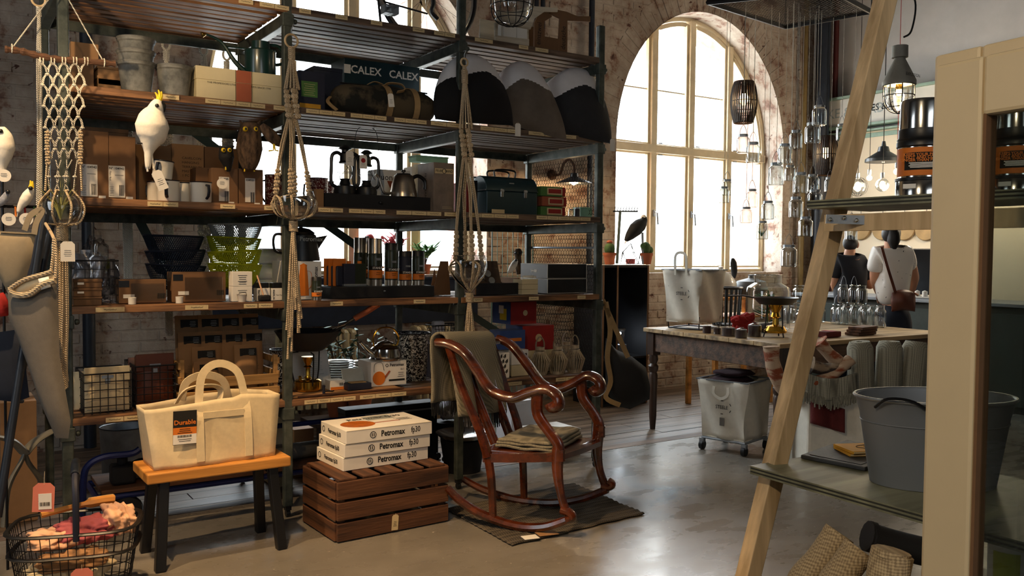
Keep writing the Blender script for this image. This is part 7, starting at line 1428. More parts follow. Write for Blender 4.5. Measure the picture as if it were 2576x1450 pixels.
def jar(label,c,r,h,mt='glass',lid=True,bail=False,name='glass_jar',group=None,neck=.72,cat='jar',proto={}):
    key=(round(r,3),round(h,3),lid,bail,name)
    if key in proto:return copytree(proto[key],None,label,c,None,group)
    t=thing(name,label,cat,c,0,group);MB().lathe([(0,0.001),(r*.85,0.001),(r,h*.06),(r,h*.72),(r*.95,h*.78),(r*neck,h*.86),(r*neck,h)],22,cap=False).build('glass_body',K[mt],t)
    if lid:MB().lathe([(r*neck*1.05,h*.9),(r*neck*1.05,h*1.0),(r*neck,h*1.01),(0,h*1.01)],20).build('screw_lid',K['galv'],t)
    else:MB().tube([(r*neck*cos(a),r*neck*sin(a),h) for a in [2*pi*i/20 for i in range(20)]],.003,5,closed=True).build('glass_lip',K[mt],t)
    if bail:MB().tube(crom([(-r*.75,0,h*.92),(-r*.7,0,h*1.2),(0,0,h*1.5),(r*.7,0,h*1.2),(r*.75,0,h*.92)],4),.0016,4).build('wire_bail',K['galv'],t)
    proto[key]=t;return t
p=onD(1932,752,6.5);big=jar('very large clear glass jar with a leafy fern inside on the table',(p.x,p.y,TT),.16,.42,lid=False,neck=.62)
fern=thing('fern','leafy green fern growing inside the large glass jar','plant',(p.x,p.y,TT+.004));rgf=random.Random(6)
MB().lathe([(0,0),(.09,0),(.1,.02),(.06,.05),(0,.06)],16).build('soil',K['bark'],fern)
for i in range(40):
    a=rgf.uniform(0,6.28);l=rgf.uniform(.06,.13);z=rgf.uniform(.05,.26);q=Vector((cos(a)*l*.25,sin(a)*l*.25,z));e=q+Vector((cos(a)*l*.75,sin(a)*l*.75,l*.3));MB().tube([q,(q+e)/2,e],[.004,.016,.003],6,ry=.0012).build('frond',K['leaf'],fern)
MB().tube([(0,0,.04),(0,0,.3)],.004,5).build('stem',K['leaf'],fern)
# clusters of jars standing on the table, seen left and right of the pine leg
jl=[(2000,782,.06,.15),(2030,778,.06,.15),(2060,780,.055,.15),(1985,812,.055,.14),(2020,822,.06,.13),(2105,800,.05,.16),(2128,815,.045,.17),(2150,818,.045,.17),(2172,815,.045,.17),(2194,818,.045,.17),(2214,812,.045,.17),(2118,790,.05,.16),(2150,792,.05,.16),(2180,794,.05,.16)]
ww=['%s of the jars standing left of the pine leg','%s of the bottles standing right of the pine leg'];od=['first','second','third','fourth','fifth','sixth','seventh','eighth','ninth','tenth']
for i,(px,py,r,h) in enumerate(jl):p=onT(px,py);jar('clear glass jar, '+(ww[0]%od[i] if i<5 else ww[1]%od[i-5])+'',(p.x,p.y,TT),r,h,lid=(i==3),bail=(i in (4,5)),group='glass jars standing on the table')
for i,(px,z,n) in enumerate(((2010,.155,0),(2040,.155,1),(2120,.175,2),(2146,.175,3),(2166,.175,4))):p=onT(px,785 if i<2 else 808);jar('clear glass jar stacked on the other jars, %s from the left'%od[i],(p.x,p.y,TT+z),.055 if i<2 else .045,.15,lid=False,bail=(i in (2,3)),group='glass jars standing on the table')
for i in range(3):p=onT(2165,842);t=thing('wooden_block','small brown wooden board, %s of the stack on the table'%('bottom','middle','top')[i],'board',(p.x,p.y-.01*i,TT+.021*i),.1+.03*i,'wooden boards on the table');B1((0,0,.01),(.24,.11,.019),'board',K['crate'],t);B1((.1,-.0555,.01),(.02,.001,.012),'branded_mark',K['darkoak'],t)
p=onT(2085,848);t=thing('soap_bars','reddish brown paper wrapped bar on the table edge','bar',p.to_tuple());B1((0,0,.02),(.16,.09,.04),'wrapped_bar',K['maroon'],t,.008);B1((0,0,.042),(.05,.092,.002),'paper_band',K['rose'],t)
# pots on the far window side: covered dishes, stools
p=onY(1813,690,5.6);t=thing('covered_dish','white domed lid dish stacked on plates at the window','dish',(p.x,5.6,.98));s_=.15
for i in range(4):MB().lathe([(0,.02*i),(s_,.02*i),(s_*1.05,.02*i+.015),(0,.02*i+.015)],26).build('stacked_plate',K['enamelw'] if i%2 else K['greymesh'],t)
MB().lathe([(s_*.98,.085),(s_*.95,.12),(s_*.6,.2),(s_*.15,.23),(.02,.235),(.025,.26),(0,.27)],26).build('domed_lid',K['enamelw'],t)
p=onY(1890,700,5.5);t=thing('clay_pot','grey lidded clay pot right of the covered dish','pot',(p.x,5.5,.98));MB().lathe([(0,0),(.1,0),(.15,.06),(.14,.1),(.0,.1)],26).build('pot_body',K['zinc'],t);MB().lathe([(.14,.1),(.13,.13),(.03,.16),(.025,.18),(.03,.19),(0,.195)],26).build('pot_lid',K['zinc'],t)
t=thing('pine_stand','tiered pine stand carrying the dishes behind the canvas bin','stand',(onY(1840,720,5.55).x,5.55,0));B1((0,0,.965),(.8,.4,.026),'stand_top',K['bench'],t);B1((0,0,.8),(.76,.36,.02),'shelf_board',K['bench'],t);[B1((sx*.36,sy*.16,.475),(.04,.04,.95),'leg',K['bench'],t) for sx in (-1,1) for sy in (-1,1)]
p=onZ(1850,800,.5);t=thing('slatted_basket','black slatted basket behind the red cloth on the table','basket',(5.3,4.93,TT))
for i in range(18):a=2*pi*i/18;MB().tube([(.1*cos(a),.1*sin(a),0),(.12*cos(a),.12*sin(a),.3)],.007,4).build('slat',K['black'],t)
MB().tube([(.125*cos(2*pi*i/20),.125*sin(2*pi*i/20),.3) for i in range(20)],.01,6,closed=True).build('rim',K['black'],t);MB().lathe([(0,0),(.1,0),(.1,.012),(0,.012)],18).build('base_disc',K['black'],t)
bird('bird_figure','small black bird figure beside the covered dish',5.62,[(1846,700),(1847,682),(1845,662),(1843,650)],[4,8,8,3],K['blackf'])
# throws and woven rolls
def throw(label,pts,D,r,mt,nm='striped_throw'):
    P=crom([onD(x,y,D+.0) for x,y in pts],5);t=thing(nm,label,'throw',min(P,key=lambda q:q.z).to_tuple(),0,'throws by the table');mb=MB();mb.tube(P,[r*(.98+.06*sin(i*1.3)) for i in range(len(P))],14,ry=r*.62);wc(mb,'rolled_cloth',mt,t,ang=180);mb=MB();mb.tube([P[0]-(P[1]-P[0])*.02,P[0]+(P[1]-P[0])*.3],r*.95,12);wc(mb,'roll_end',mt,t);return t
strp=M('orange_stripe_throw','b59a80',.95,var=.1,scale=4,c2='7a3d22',stretch=(1,1,3),sharp=.14,bump=.5);dks=M('dark_stripe_throw','8f7a63',.95,scale=5,c2='2a211d',stretch=(1,1,3),sharp=.14,bump=.5)
throw('orange and cream striped throw hanging left of the pine leg',[(1940,872),(1945,920),(1968,975),(2012,1004)],5.5,.056,strp);throw('cream throw with black and orange stripes, topmost right of the leg',[(2060,860),(2090,895),(2125,920)],5.42,.062,strp);throw('black and cream striped throw in the middle of the pile',[(2040,920),(2085,930),(2130,915)],5.4,.062,dks);throw('tan striped throw lowest of the folded pile',[(2030,965),(2080,950),(2140,905)],5.38,.056,strp)
t=thing('fringed_throw','grey throw with long fringe hanging over maroon cloth','throw',onD(2085,1010,5.36).to_tuple());mb=MB();mb.grid(lambda u,v:tuple(onD(2020+135*u,935+55*v+18*sin(u*3),5.36-.06*sin(u*3.1)-.02*sin(u*17))),18,8);wc(mb,'throw_cloth',K['wovenb'],t,sol=.012,ang=180);fr=MB()
for i in range(60):x=2022+132*(i/59);P=onD(x,985+16*sin(i/19),5.29);fr.tube([P,P+Vector((random.uniform(-.01,.01),0,-random.uniform(.04,.08)))],.005,4)
tag(wc(fr,'fringe',K['wovenb'],t),kind='stuff');mb=MB();mb.grid(lambda u,v:tuple(onD(2040+85*u,1005+60*v+25*u,5.37-.03*sin(u*8))),14,6);wc(mb,'maroon_cloth',K['maroon'],t,sol=.014,ang=180)
for i,(px,py,l) in enumerate(((2170,965,'left'),(2235,965,'middle'),(2290,960,'right'))):
    p=onD(px,py,5.5);t=thing('rolled_throw','grey herringbone throw rolled upright in the second cart, %s one'%l,'throw',(p.x,p.y,.42),(0,(-.1,.0,.12)[i],0),'rolled throws in the cart');MB().lathe([(0,0),(.075,0),(.08,.1),(.078,.36),(.06,.4),(.03,.37),(0,.38)],18).build('rolled_cloth',K['wovenb'],t);MB().tube([(.05*cos(a)*(1-a/30),.05*sin(a)*(1-a/30),.395) for a in [i_*.5 for i_ in range(40)]],.006,4).build('spiral_end',K['wovenb'],t)
p=onD(2085,1000,5.6);t=thing('white_floor_bin','plain white canvas bin on the floor behind the pine leg','bin',(p.x,p.y,0),-.57);B1((0,0,.235),(.4,.4,.47),'bin_body',K['canvasw'],t,.02);B1((0,0,.475),(.41,.41,.03),'bin_rim',K['canvasw'],t)
# ---------------------------------------------------------------- black cabinet, eagle, cactus, bag on the shelf end
cb=thing('black_cabinet','tall black cube cabinet with raw edges under the right window','cabinet',(5.12,5.95,0));hz=1.25
for x in (-.26,-.1,.26):B1((x,.2,hz/2),(.02,.4,hz),'side_panel',K['blackmatt'],cb);B1((x,-.002,hz/2),(.02,.006,hz),'raw_edge',K['kraft'],cb)
for z in (.01,.42,hz-.01):B1((0,.2,z),(.52,.4,.02),'shelf_board',K['blackmatt'],cb)
B1((0,.4,hz/2),(.54,.012,hz),'back_panel',K['blackmatt'],cb);B1((0,.2,hz+.003),(.56,.42,.006),'white_top',K['enamelw'],cb)
jl_=onY(1593,830,5.9);t=thing('jar_lamp','lit glass jar lamp on a grey box inside the black cabinet','lamp',(jl_.x,6.08,.431));B1((0,0,.05),(.1,.08,.1),'switch_box',K['zinc'],t);MB().lathe([(0,.102),(.035,.102),(.045,.2),(.048,.23)],20,cap=False).build('glass_jar',K['clear'],t);MB().lathe([(.047,.225),(.05,.23),(.05,.245),(0,.245)],20).build('jar_lid',K['galv'],t);MB().sphere((0,0,.2),.012,10,6).build('bulb',emitmat('cool_led',(.8,.9,1),30),t)
o=light('bulb_light','POINT',(0,0,.17),1.2,(.85,.92,1),shadow_soft_size=.01);o.parent=t
t=bird('eagle_figure','bald eagle figure with white head perched above the black cabinet',6.1,[(1574,606),(1584,594),(1598,578),(1610,566),(1618,556),(1620,549),(1620,545)],[4,12,18,17,11,8,5],K['blackf'],([(1616,549),(1612,553)],3),K['ochre'],None,None,[([(1580,600),(1572,612)],3)],K['feather'],[(1617,548,-.03)]);mb=MB();mb.sphere(onY(1619,550,6.1),1,12,8,(.029,.027,.036));wc(mb,'white_head',K['feather'],t);mb=MB();mb.tube([onY(1616,585,6.1),onY(1617,620,6.1),Vector((onY(1617,660,6.1).x,6.1,hz+.008))],.011,6);wc(mb,'stand_rod',K['galv'],t)
def cactus(label,px,parts,flower=False):
    p=onY(px,668,6.1);t=thing('potted_cactus',label,'cactus',(p.x,6.1,hz+.007));MB().lathe([(0,0),(.04,0),(.055,.08),(.06,.08),(.06,.105),(.05,.105),(.048,.08),(0,.08)],22).build('pot',K['terra'],t)
    for x,z,r,s in parts:MB().sphere((x,0,z),r,14,10,(1,1,s)).build('cactus_lobe',K['cactus'],t)
    if flower:MB().sphere((0,0,.2),.028,10,6,(1,1,.7)).build('flower',K['rust'],t)
cactus('potted cactus with two lobes right of the eagle stand',1626,[(-.01,.15,.045,1.3),(.04,.13,.032,1.2),(-.04,.17,.03,1)]);cactus('potted cactus with an orange flower at the shelf end',1533,[(0,.14,.05,1.1)],True)
t=thing('geometric_terrarium','small wire edged geometric terrarium between the cacti','terrarium',(onY(1586,668,6.1).x,6.1,hz+.007));g=MB();V=[(.09*cos(a),.09*sin(a),z) for z,k in ((.004,0),(.11,.6)) for a in [k+2*pi*i/5 for i in range(5)]]+[(0,0,.19)]
for i in range(5):
    for a,b in ((i,(i+1)%5),(i,5+i),(5+i,5+(i+1)%5),(5+i,(i+1)%5),(5+i,10)):g.tube([V[a],V[b]],.003,4)
g.build('wire_edges',K['wire'],t);MB().lathe([(0,0.004),(.04,0.004),(.045,.05),(0,.05)],14).build('pink_plant',K['rose'],t)
t=thing('garden_rake','garden rake standing head up beside the right window','rake',(onY(1590,700,6.2).x,6.42,hz));h0=onY(1560,532,6.45);mb=MB();mb.tube([t.location+Vector((0,0,.01)),h0],.014,8);wc(mb,'handle',M('green_grey_pole','4a5a58',.5),t);mb=MB();d=Vector((1,0,.03));mb.tube([h0-d*.08,h0+d*.22],.009,6);wc(mb,'rake_bar',K['wire'],t)
for i in range(9):q=h0+d*(-.07+.035*i);mb=MB();mb.tube([q,q+Vector((.003,-.01,.045))],.004,5);wc(mb,'tine',K['wire'],t)
def ex_strap(t,c,D):
    for pts in ([(1524,760),(1535,830),(1528,900),(1536,960),(1524,1000),(1560,1020)],[(1516,755),(1545,820),(1580,900)]):mb=MB();mb.tube(crom([onD(x,y,D-.09) for x,y in pts],5),.022,4,ry=.003,up=tuple(FWD));wc(mb,'shoulder_strap',K['khaki'],t,smooth=False)
hangbag('messenger_bag','black canvas messenger bag with tan strap hanging on the shelf end',[(1524,850),(1550,880),(1590,898),(1625,925),(1636,975),(1634,1005),(1585,1030),(1550,1022),(1526,985),(1520,900)],5.62,'blackmatt',.1,extra=ex_strap)
# ---------------------------------------------------------------- hanging tray with mason jars, lamps
TZ0=2.95;tc4=[onZ(x,y,TZ0) for x,y in ((1782,6),(1975,68),(2192,30),(2090,-25))];tcn=sum(tc4,Vector())/4
ht=thing('hanging_mesh_tray','dark wire mesh tray hung flat from the ceiling carrying the jars','tray',tcn.to_tuple())
mb=MB();mb.tube(tc4,.018,6,closed=True);wc(mb,'tray_frame',K['wire'],ht);g=MB()
for i in range(1,34):f=i/34;g.tube([tc4[0].lerp(tc4[1],f),tc4[3].lerp(tc4[2],f)],.002,3,cap=False);g.tube([tc4[0].lerp(tc4[3],f),tc4[1].lerp(tc4[2],f)],.002,3,cap=False)
tag(wc(g,'mesh_wires',K['wire'],ht),kind='stuff')
for p in tc4:mb=MB();mb.tube([p,Vector((p.x,p.y,HZ))],.004,5);wc(mb,'suspension_rod',K['wire'],ht)
rgj=random.Random(2);nl=MB()
JR=[(1870,338,32),(1895,360,34),(1830,452,27),(1822,471,27),(1892,478,30),(1877,520,28),(1932,508,30),(1918,558,30),(1953,410,38),(1975,362,34),(2003,328,32),(2045,308,36),(2062,265,34),(1988,417,26),(2015,433,36),(2045,440,30),(2050,478,34),(2088,445,26),(2003,495,36),(2027,545,34),(1985,615,38),(2118,312,28),(2142,560,30)]
WD=['left of the bamboo lamp cluster','below the lit bamboo lamp','highest at the left window mullion','just below the highest at the left mullion','before the right window pane','lower before the right window pane','before the brick edge','holding a small green sprig','with wide body in the centre','centre, upper row','centre, highest of the upper row','under the sign board, left','touching the sign board, topmost','centre, behind the wide jar','centre right, long bail','centre right, behind','right beside the dark bamboo lamp','nearest the pine leg','right of centre, lower','lowest beside the plywood shelf','lowest of all above the big glass jar','before the sign board near the pine leg','just under the plywood shelf']
for i,(px,py,w) in enumerate(JR):
    D=5.55+(i*37%10)*.04+(.25 if i in (2,3,4,5,7) else 0);D=min(D,90/w*2200/1000*1.0 if False else D);r=w/2*D/2200;h=r*3.0;p=onD(px,py,D)
    k=round(r/.005)*.005;jar('clear hanging mason jar '+WD[i],(p.x,p.y,p.z-h),max(.03,k),round(h,2),bail=True,name='hanging_jar',group='mason jars hung from the tray')
    x,y=p.x,p.y;nl.tube([(x,y,p.z+h*.48),(x,y,TZ0)],.0018,3,cap=False)
nl.build('nylon_lines',K['ropew'],None)
nlo=COL.objects['nylon_lines'];nlo.parent=ht;nlo.location=-ht.location;tag(nlo,kind='stuff')
t=thing('air_plant','small green sprig inside a hanging jar','plant',onD(1916,594,6.16).to_tuple())
for i in range(9):a=i*.7;MB().tube([(0,0,0),(.015*cos(a),.015*sin(a),.02),(.035*cos(a),.035*sin(a),.035+.01*(i%3))],[.004,.003,.001],4).build('blade',K['leaf'],t)
cane=M('dark_cane','2a1a10',.5,var=.3)
def cane_lamp(label,px,pt,pb,pw,D,E):
    p=onD(px,pt,D);r=pw/2*D/2200;h=(pb-pt)*D/2200;t=thing('bamboo_pendant_lamp',label,'lamp',p.to_tuple(),0,'cane pendant lamps');pr=lambda f:r*(.72+.28*sin(pi*min(1,f*1.05))**.8)
    for i in range(34):a=2*pi*i/34;MB().tube([(pr(f)*cos(a),pr(f)*sin(a),-h*f) for f in (0,.15,.35,.55,.75,.9,1)],.0055,4).build('cane_strip',cane,t)
    for f in (0.01,.12,.48,.72,.86,1):MB().tube([(pr(f)*cos(2*pi*i/28),pr(f)*sin(2*pi*i/28),-h*f) for i in range(28)],.005 if f in (.01,1) else .003,5,closed=True).build('cane_hoop',cane,t)
    MB().lathe([(.004,0),(.018,-.02),(.018,-.1),(0,-.1)],12).build('socket',K['black'],t);MB().sphere((0,0,-h*.42),.028,12,8,(1,1,1.6)).build('bulb',K['bulb'],t);MB().tube([(0,0,0),(0,0,HZ-p.z)],.003,5).build('cable',K['wire'],t);MB().tube([(-pr(0),0,0),(pr(0),0,0)],.003,4).build('top_bar',cane,t)
    o=light('bulb_light','POINT',(0,0,-h*.42),E,(1,.66,.32),shadow_soft_size=.04);o.parent=t
cane_lamp('lit dark cane pendant lamp before the right arched window',1872,206,308,64,5.9,9);cane_lamp('lit dark cane pendant lamp beside the pine leg',2078,343,440,58,6.4,9)
p=onD(2262,210,4.3);cg=cage_lamp('caged_pendant_lamp','lit grey conical pendant lamp with wire cage above the steel flask',p,36/2200*4.3,70/2200*4.3,9,cone=(40/2200*4.3,60/2200*4.3));MB().tube(crom([(.03,0,.23),(.09,0,.27),(.12,0,.4),(.06,0,.5),(0,0,.7),(0,0,HZ-p.z)],6),.005,6).build('cable',K['wire'],cg)
# lamps of the counter corner
p=onX(2222,408,7.9);t=thing('enamel_pendant','black enamel pendant lamp with white inside by the counter','lamp',p.to_tuple());k=1/ppm(p);MB().lathe([(44*k,0),(43*k,8*k),(15*k,26*k),(12*k,38*k),(6*k,40*k),(4*k,52*k),(0,53*k)],28).build('lamp_shade',K['shade'],t);MB().lathe([(43.5*k,0),(42*k,7*k),(14*k,24*k),(0,25*k)],28,cap=False).build('shade_lining',K['shadein'],t);MB().tube([(0,0,50*k),(0,0,HZ-p.z)],.004,5).build('cable',K['wire'],t);MB().sphere((0,0,6*k),7*k,12,8).build('bulb',K['bulb'],t)
for i,(px,py,r,c,l) in enumerate(((2187,448,7,'wire','small bare bulb on a dark cable left of the globe bulb'),(2220,466,17,'wire','large clear globe filament bulb'),(2256,432,8,'red','bare bulb on a red cable by the steel flask'),(2158,470,20,'wire','bulb in a round wire cage beside the pine leg'))):
    p=onX(px,py,7.6);k=1/ppm(p);t=thing('bare_bulb_lamp',l,'lamp',p.to_tuple(),0,'bare bulbs by the counter');MB().sphere((0,0,0),r*k,14,10).build('globe',K['clear'] if r>10 else K['glow'],t);MB().sphere((0,0,0),r*k*.45,10,8,(1,1,1.4)).build('filament',K['bulb'],t);MB().lathe([(4*k,r*k),(5*k,(r+3)*k),(5*k,(r+14)*k),(0,(r+15)*k)],12).build('socket',K['galv'],t);MB().tube([(0,0,(r+13)*k),(0,0,HZ-p.z)],.003,5).build('cable',K[c],t)
    if i==3:
        g=MB();[g.tube([(r*1.2*k*sin(q)*cos(a),r*1.2*k*sin(q)*sin(a),r*1.2*k*cos(q)) for q in [pi*j/12 for j in range(13)]],.002,4) for a in [pi*m_/4 for m_ in range(8)]];g.build('wire_cage',K['wire'],t)
o=light('bulb_light','POINT',(7.6,5.2,2.1),10,(1,.8,.55),shadow_soft_size=.1)
# sign lettering, cream lower wall and counter
sg=M('faded_sign_grey','9aa3a3',.7);dk=M('sign_dark','2c3436',.7)
def wl_text(s,size,mt,y,z,b=.001):o=link(textmesh(s,size,mt,b),'lettering',fs);put(o,T(-.0415,y-4.9,z-2.8) @ R(-pi/2) @ R(pi/2,'X'))
wl_text('DRINKE & DERB',.15,sg,onX(2120,300,XR-.1).y,2.95);wl_text('LES & CO',.1,dk,onX(2230,285,XR-.1).y,2.96)
t=thing('wall_panel','cream painted wall panel below the sign board','wall panel',(XR-.03,4.9,0));B1((0,0,1.36),(.04,3.5,2.72),'panel_board',K['cream'],t);B1((-.022,0,2.68),(.006,3.5,.05),'green_trim',lg,t)
t=thing('shop_counter','long dark green shop counter before the cream wall','counter',(8.05,4.6,0));B1((0,0,.46),(.6,3.2,.92),'counter_body',M('counter_green','26302c',.6),t);B1((-.02,0,.935),(.68,3.24,.03),'counter_top',K['zinc'],t);[B1((-.305,-1.3+i*.65,.46),(.012,.58,.8),'front_panel',M('counter_panel','2f3a35',.6) if not i else bpy.data.materials['counter_panel'],t) for i in range(5)]
p=onX(2320,690,7.85);t=thing('tilted_rack','dark tilted display rack with row of white jars on the counter','display rack',(7.9,p.y,.952));o=B1((0,0,0),(.02,.7,.5),'rack_board',K['black'],t);put(o,T(.02,0,.25) @ R(-.5,'Y'));[MB().lathe([(0,0),(.025,0),(.025,.05),(0,.06)],12,T(-.12,-.3+.075*i,.02+.0*i)).build('jar',K['enamelw'],t) for i in range(9)]
for i in range(5):
    p=onX(2165+i*55,575,8.585);t=thing('paper_lamp_disc','round tan hanging disc above the counter, %s from the left'%od[i],'disc',p.to_tuple(),0,'tan discs above the counter');MB().lathe([(0,-.012),(.12,-.012),(.13,0),(.12,.012),(0,.012)],24,R(pi/2,'Y')).build('disc',K['khaki'],t);MB().tube([(0,0,.1),(0,0,.3)],.003,4).build('hook_wire',K['wire'],t)
# ---------------------------------------------------------------- two customers
def skinned(t,nm,verts,edges,mat,sub=2,root=0):
    me=bpy.data.meshes.new(nm);o_=t.location;me.from_pydata([tuple(Vector(v[0])-o_) for v in verts],edges,[]);me.materials.append(mat);o=bpy.data.objects.new(nm,me);COL.objects.link(o);o.parent=t;o.modifiers.new('skin','SKIN');sv=me.skin_vertices[0].data
    for i,v in enumerate(verts):sv[i].radius=v[1] if isinstance(v[1],tuple) else (v[1],v[1]);sv[i].use_root=i==root
    d=o.modifiers.new('sub','SUBSURF');d.levels=sub;d.render_levels=sub;[m_ for m_ in ()];me.polygons;o.modifiers['skin'].use_smooth_shade=True;return o
def person(label,D,neck,top,shl,shr,ell,elr,hal,har,hip,hair,shirt,trouser,long_hair,bag=None):
    q=lambda p,d=0:onD(p[0],p[1],D+d);base=q(hip);t=thing('person',label,'person',(base.x,base.y,.001));N_=q(neck);H=q((neck[0]+(6 if not long_hair else 0),(neck[1]+top)/2-4));hp=q(hip);ft=lambda s:Vector((hp.x,hp.y,0))+_r0*s*.1
    hr=(neck[1]-top)*D/2200*.42;sl,sr=q(shl),q(shr);el,er=q(ell,.03),q(elr,.03);hl,hd_=q(hal,.2),q(har,.2);ch_=(sl+sr)/2+Vector((0,0,-.12))
    V=[(hp,(.08,.07)),(ch_,(.13,.1)),(N_,.05),(H,hr*.8),(sl,.06),(el,.045),(hl,.032),(sr,.06),(er,.045),(hd_,.032),(ft(-1)+Vector((0,0,.48)),.04),(ft(-1)+Vector((0,0,.08)),.045),(ft(1)+Vector((0,0,.48)),.04),(ft(1)+Vector((0,0,.08)),.045),(ft(-1)+Vector((0,0,.05))+_f0*.13,.035),(ft(1)+Vector((0,0,.05))+_f0*.13,.035)]
    E_=[(0,1),(1,2),(2,3),(1,4),(4,5),(5,6),(1,7),(7,8),(8,9),(0,10),(10,11),(0,12),(12,13),(11,14),(13,15)]
    skinned(t,'body',V,E_,K['skin'])
    for hnd,arm in ((hl,el),(hd_,er)):
        dv=(hnd-arm).normalized();sd=dv.cross(Vector((0,0,1))).normalized();mb=MB();mb.sphere(hnd+dv*.04,1,10,8,(.035,.035,.03));
        for f,ln in ((-.6,.06),(-.2,.07),(.2,.068),(.6,.055)):mb.tube([hnd+dv*.06+sd*f*.05,hnd+dv*(.06+ln*.6)+sd*f*.05,hnd+dv*(.06+ln)+sd*f*.045-Vector((0,0,.02))],.009,6)
        mb.tube([hnd+sd*.03+dv*.02,hnd+sd*.06+dv*.05],.01,6);wc(mb,'hand',K['skin'],t,ang=180)
    SV=[(hp+Vector((0,0,-.02)),(.165,.125)),(hp.lerp(ch_,.5),(.155,.12)),(ch_+Vector((0,0,.02)),(.165,.125)),(N_+Vector((0,0,-.035)),.068),(sl,.088),(sl.lerp(el,.75),.075),(sr,.088),(sr.lerp(er,.75),.075)]
    skinned(t,'shirt',SV,[(0,1),(1,2),(2,3),(2,4),(4,5),(2,6),(6,7)],K[shirt])
    TV=[(hp+Vector((0,0,-.08)),(.17,.13)),(ft(-1)+Vector((0,0,.5)),.1),(ft(-1)+Vector((0,0,.1)),.07),(ft(1)+Vector((0,0,.5)),.1),(ft(1)+Vector((0,0,.1)),.07),(hp+Vector((0,0,.06)),(.15,.12))]
    skinned(t,'trousers',TV,[(0,1),(1,2),(0,3),(3,4),(0,5)],K[trouser])
    mb=MB();mb.sphere(H+Vector((0,0,hr*.25))-_f0*hr*.18-_r0*(0 if long_hair else hr*.25),1,18,12,(hr*1.12,hr*1.08,hr*1.2))
    if long_hair:mb.tube(crom([H+Vector((0,0,hr*.4))-_f0*hr*.6,H-_f0*hr*.85,N_-_f0*.07+Vector((0,0,-.02))],5),[hr*.75]*8+[hr*.55,hr*.4,hr*.25],12)
    wc(mb,'hair',K['hair'],t,ang=180)
    mb=MB();mb.sphere(H+_r0*hr*.86-_f0*hr*.1,1,8,6,(.014,.014,.03));wc(mb,'ear',K['skin'],t);fc=(_f0*.8+_r0*(.2 if long_hair else .75)).normalized();sdv=fc.cross(Vector((0,0,1)))
    mb=MB();mb.tube([H+fc*hr*.85+Vector((0,0,hr*.1)),H+fc*hr*1.08-Vector((0,0,hr*.12))],[.008,.014],6);wc(mb,'nose',K['skin'],t);mb=MB();mb.tube([H+fc*hr*.88+sdv*s*.022-Vector((0,0,hr*.45)) for s in (-1,0,1)],.005,5);wc(mb,'mouth',K['rose'],t)
    for s in (-1,1):mb=MB();mb.sphere(H+fc*hr*.84+sdv*s*.03+Vector((0,0,hr*.12)),.011,8,6);wc(mb,'eye',K['black'],t)
    for s in (-1,1):mb=MB();mb.sphere(ft(s)+Vector((0,0,.04))+_f0*.07,1,12,8,(.05,.1,.04));wc(mb,'shoe',K['black'],t)
    return t
person('person in a black T-shirt with short dark hair standing at the counter',7.7,(2136,640),600,(2108,655),(2166,662),(2100,720),(2188,722),(2128,760),(2205,690),(2138,775),'hair','tee','jeans',False)
pw=person('person in a white dotted shirt with dark hair, back turned, at the counter',7.4,(2240,622),572,(2206,640),(2282,640),(2200,705),(2300,700),(2212,740),(2292,735),(2246,770),'hair','shirt','jeans',True)
sbg=thing('shoulder_bag','brown leather shoulder bag worn by the person in the dotted shirt','bag',onD(2270,780,7.2).to_tuple());mb=MB();mb.grid(lambda u,v:tuple(onD(2243+56*u,738+46*v-6*sin(u*3.1),7.22-.05*sin(u*3.1)*sin(v*3.1))),10,8);wc(mb,'bag_flap',K['leather'],sbg,sol=.03,ang=180);mb=MB();mb.tube(crom([onD(x,y,d) for x,y,d in ((2218,622,7.28),(2232,670,7.2),(2246,715,7.2),(2256,748,7.2))],5),.016,4,ry=.003,up=tuple(FWD));wc(mb,'bag_strap',K['leather'],sbg,smooth=False)
# ---------------------------------------------------------------- ladder shelf in the right foreground
ld=thing('ladder_shelf','raw pine ladder shelf with grey green plywood boards in the right foreground','shelf',(1.9,1.55,0))
top,bot=onD(2236,-40,2.76),onD(1882,1450,2.56);dr_=(bot-top)/(top.z-bot.z);ft_=bot+dr_*bot.z;ft_.z=.0
def rail(off,nm='ladder_leg'):
    a,b=top+off,ft_+off;ax=(a-b).normalized();nx=_r0-ax*_r0.dot(ax);nx.normalize();ny=ax.cross(nx);mb=MB();ca=.32;e1=nx*cos(ca)+ny*sin(ca);e2=-nx*sin(ca)+ny*cos(ca);vs=[]
    for p in (b,a):vs+=[p+e1*sx*.024+e2*sy*.03 for sx,sy in ((-1,-1),(1,-1),(1,1),(-1,1))]
    for i in range(4):vs[i]=vs[i]-ax*(vs[i].z-.001)/ax.z
    mb.add(vs,[(3,2,1,0),(4,5,6,7)]+[(i,(i+1)%4,4+(i+1)%4,4+i) for i in range(4)]);return wc(mb,nm,K['pine'],ld,bevel=.003,smooth=False)
rail(Vector((0,0,0)));wv=(onZ(2310,1295,.74)-onZ(1885,1175,.74));wv=wv.normalized()*.95;rail(wv)
zs=.74;A=onZ(1887,1172,zs);B_=A+wv*1.04;dp=(onZ(2110,1105,zs)-A);dp=dp-wv.normalized()*dp.dot(wv.normalized())
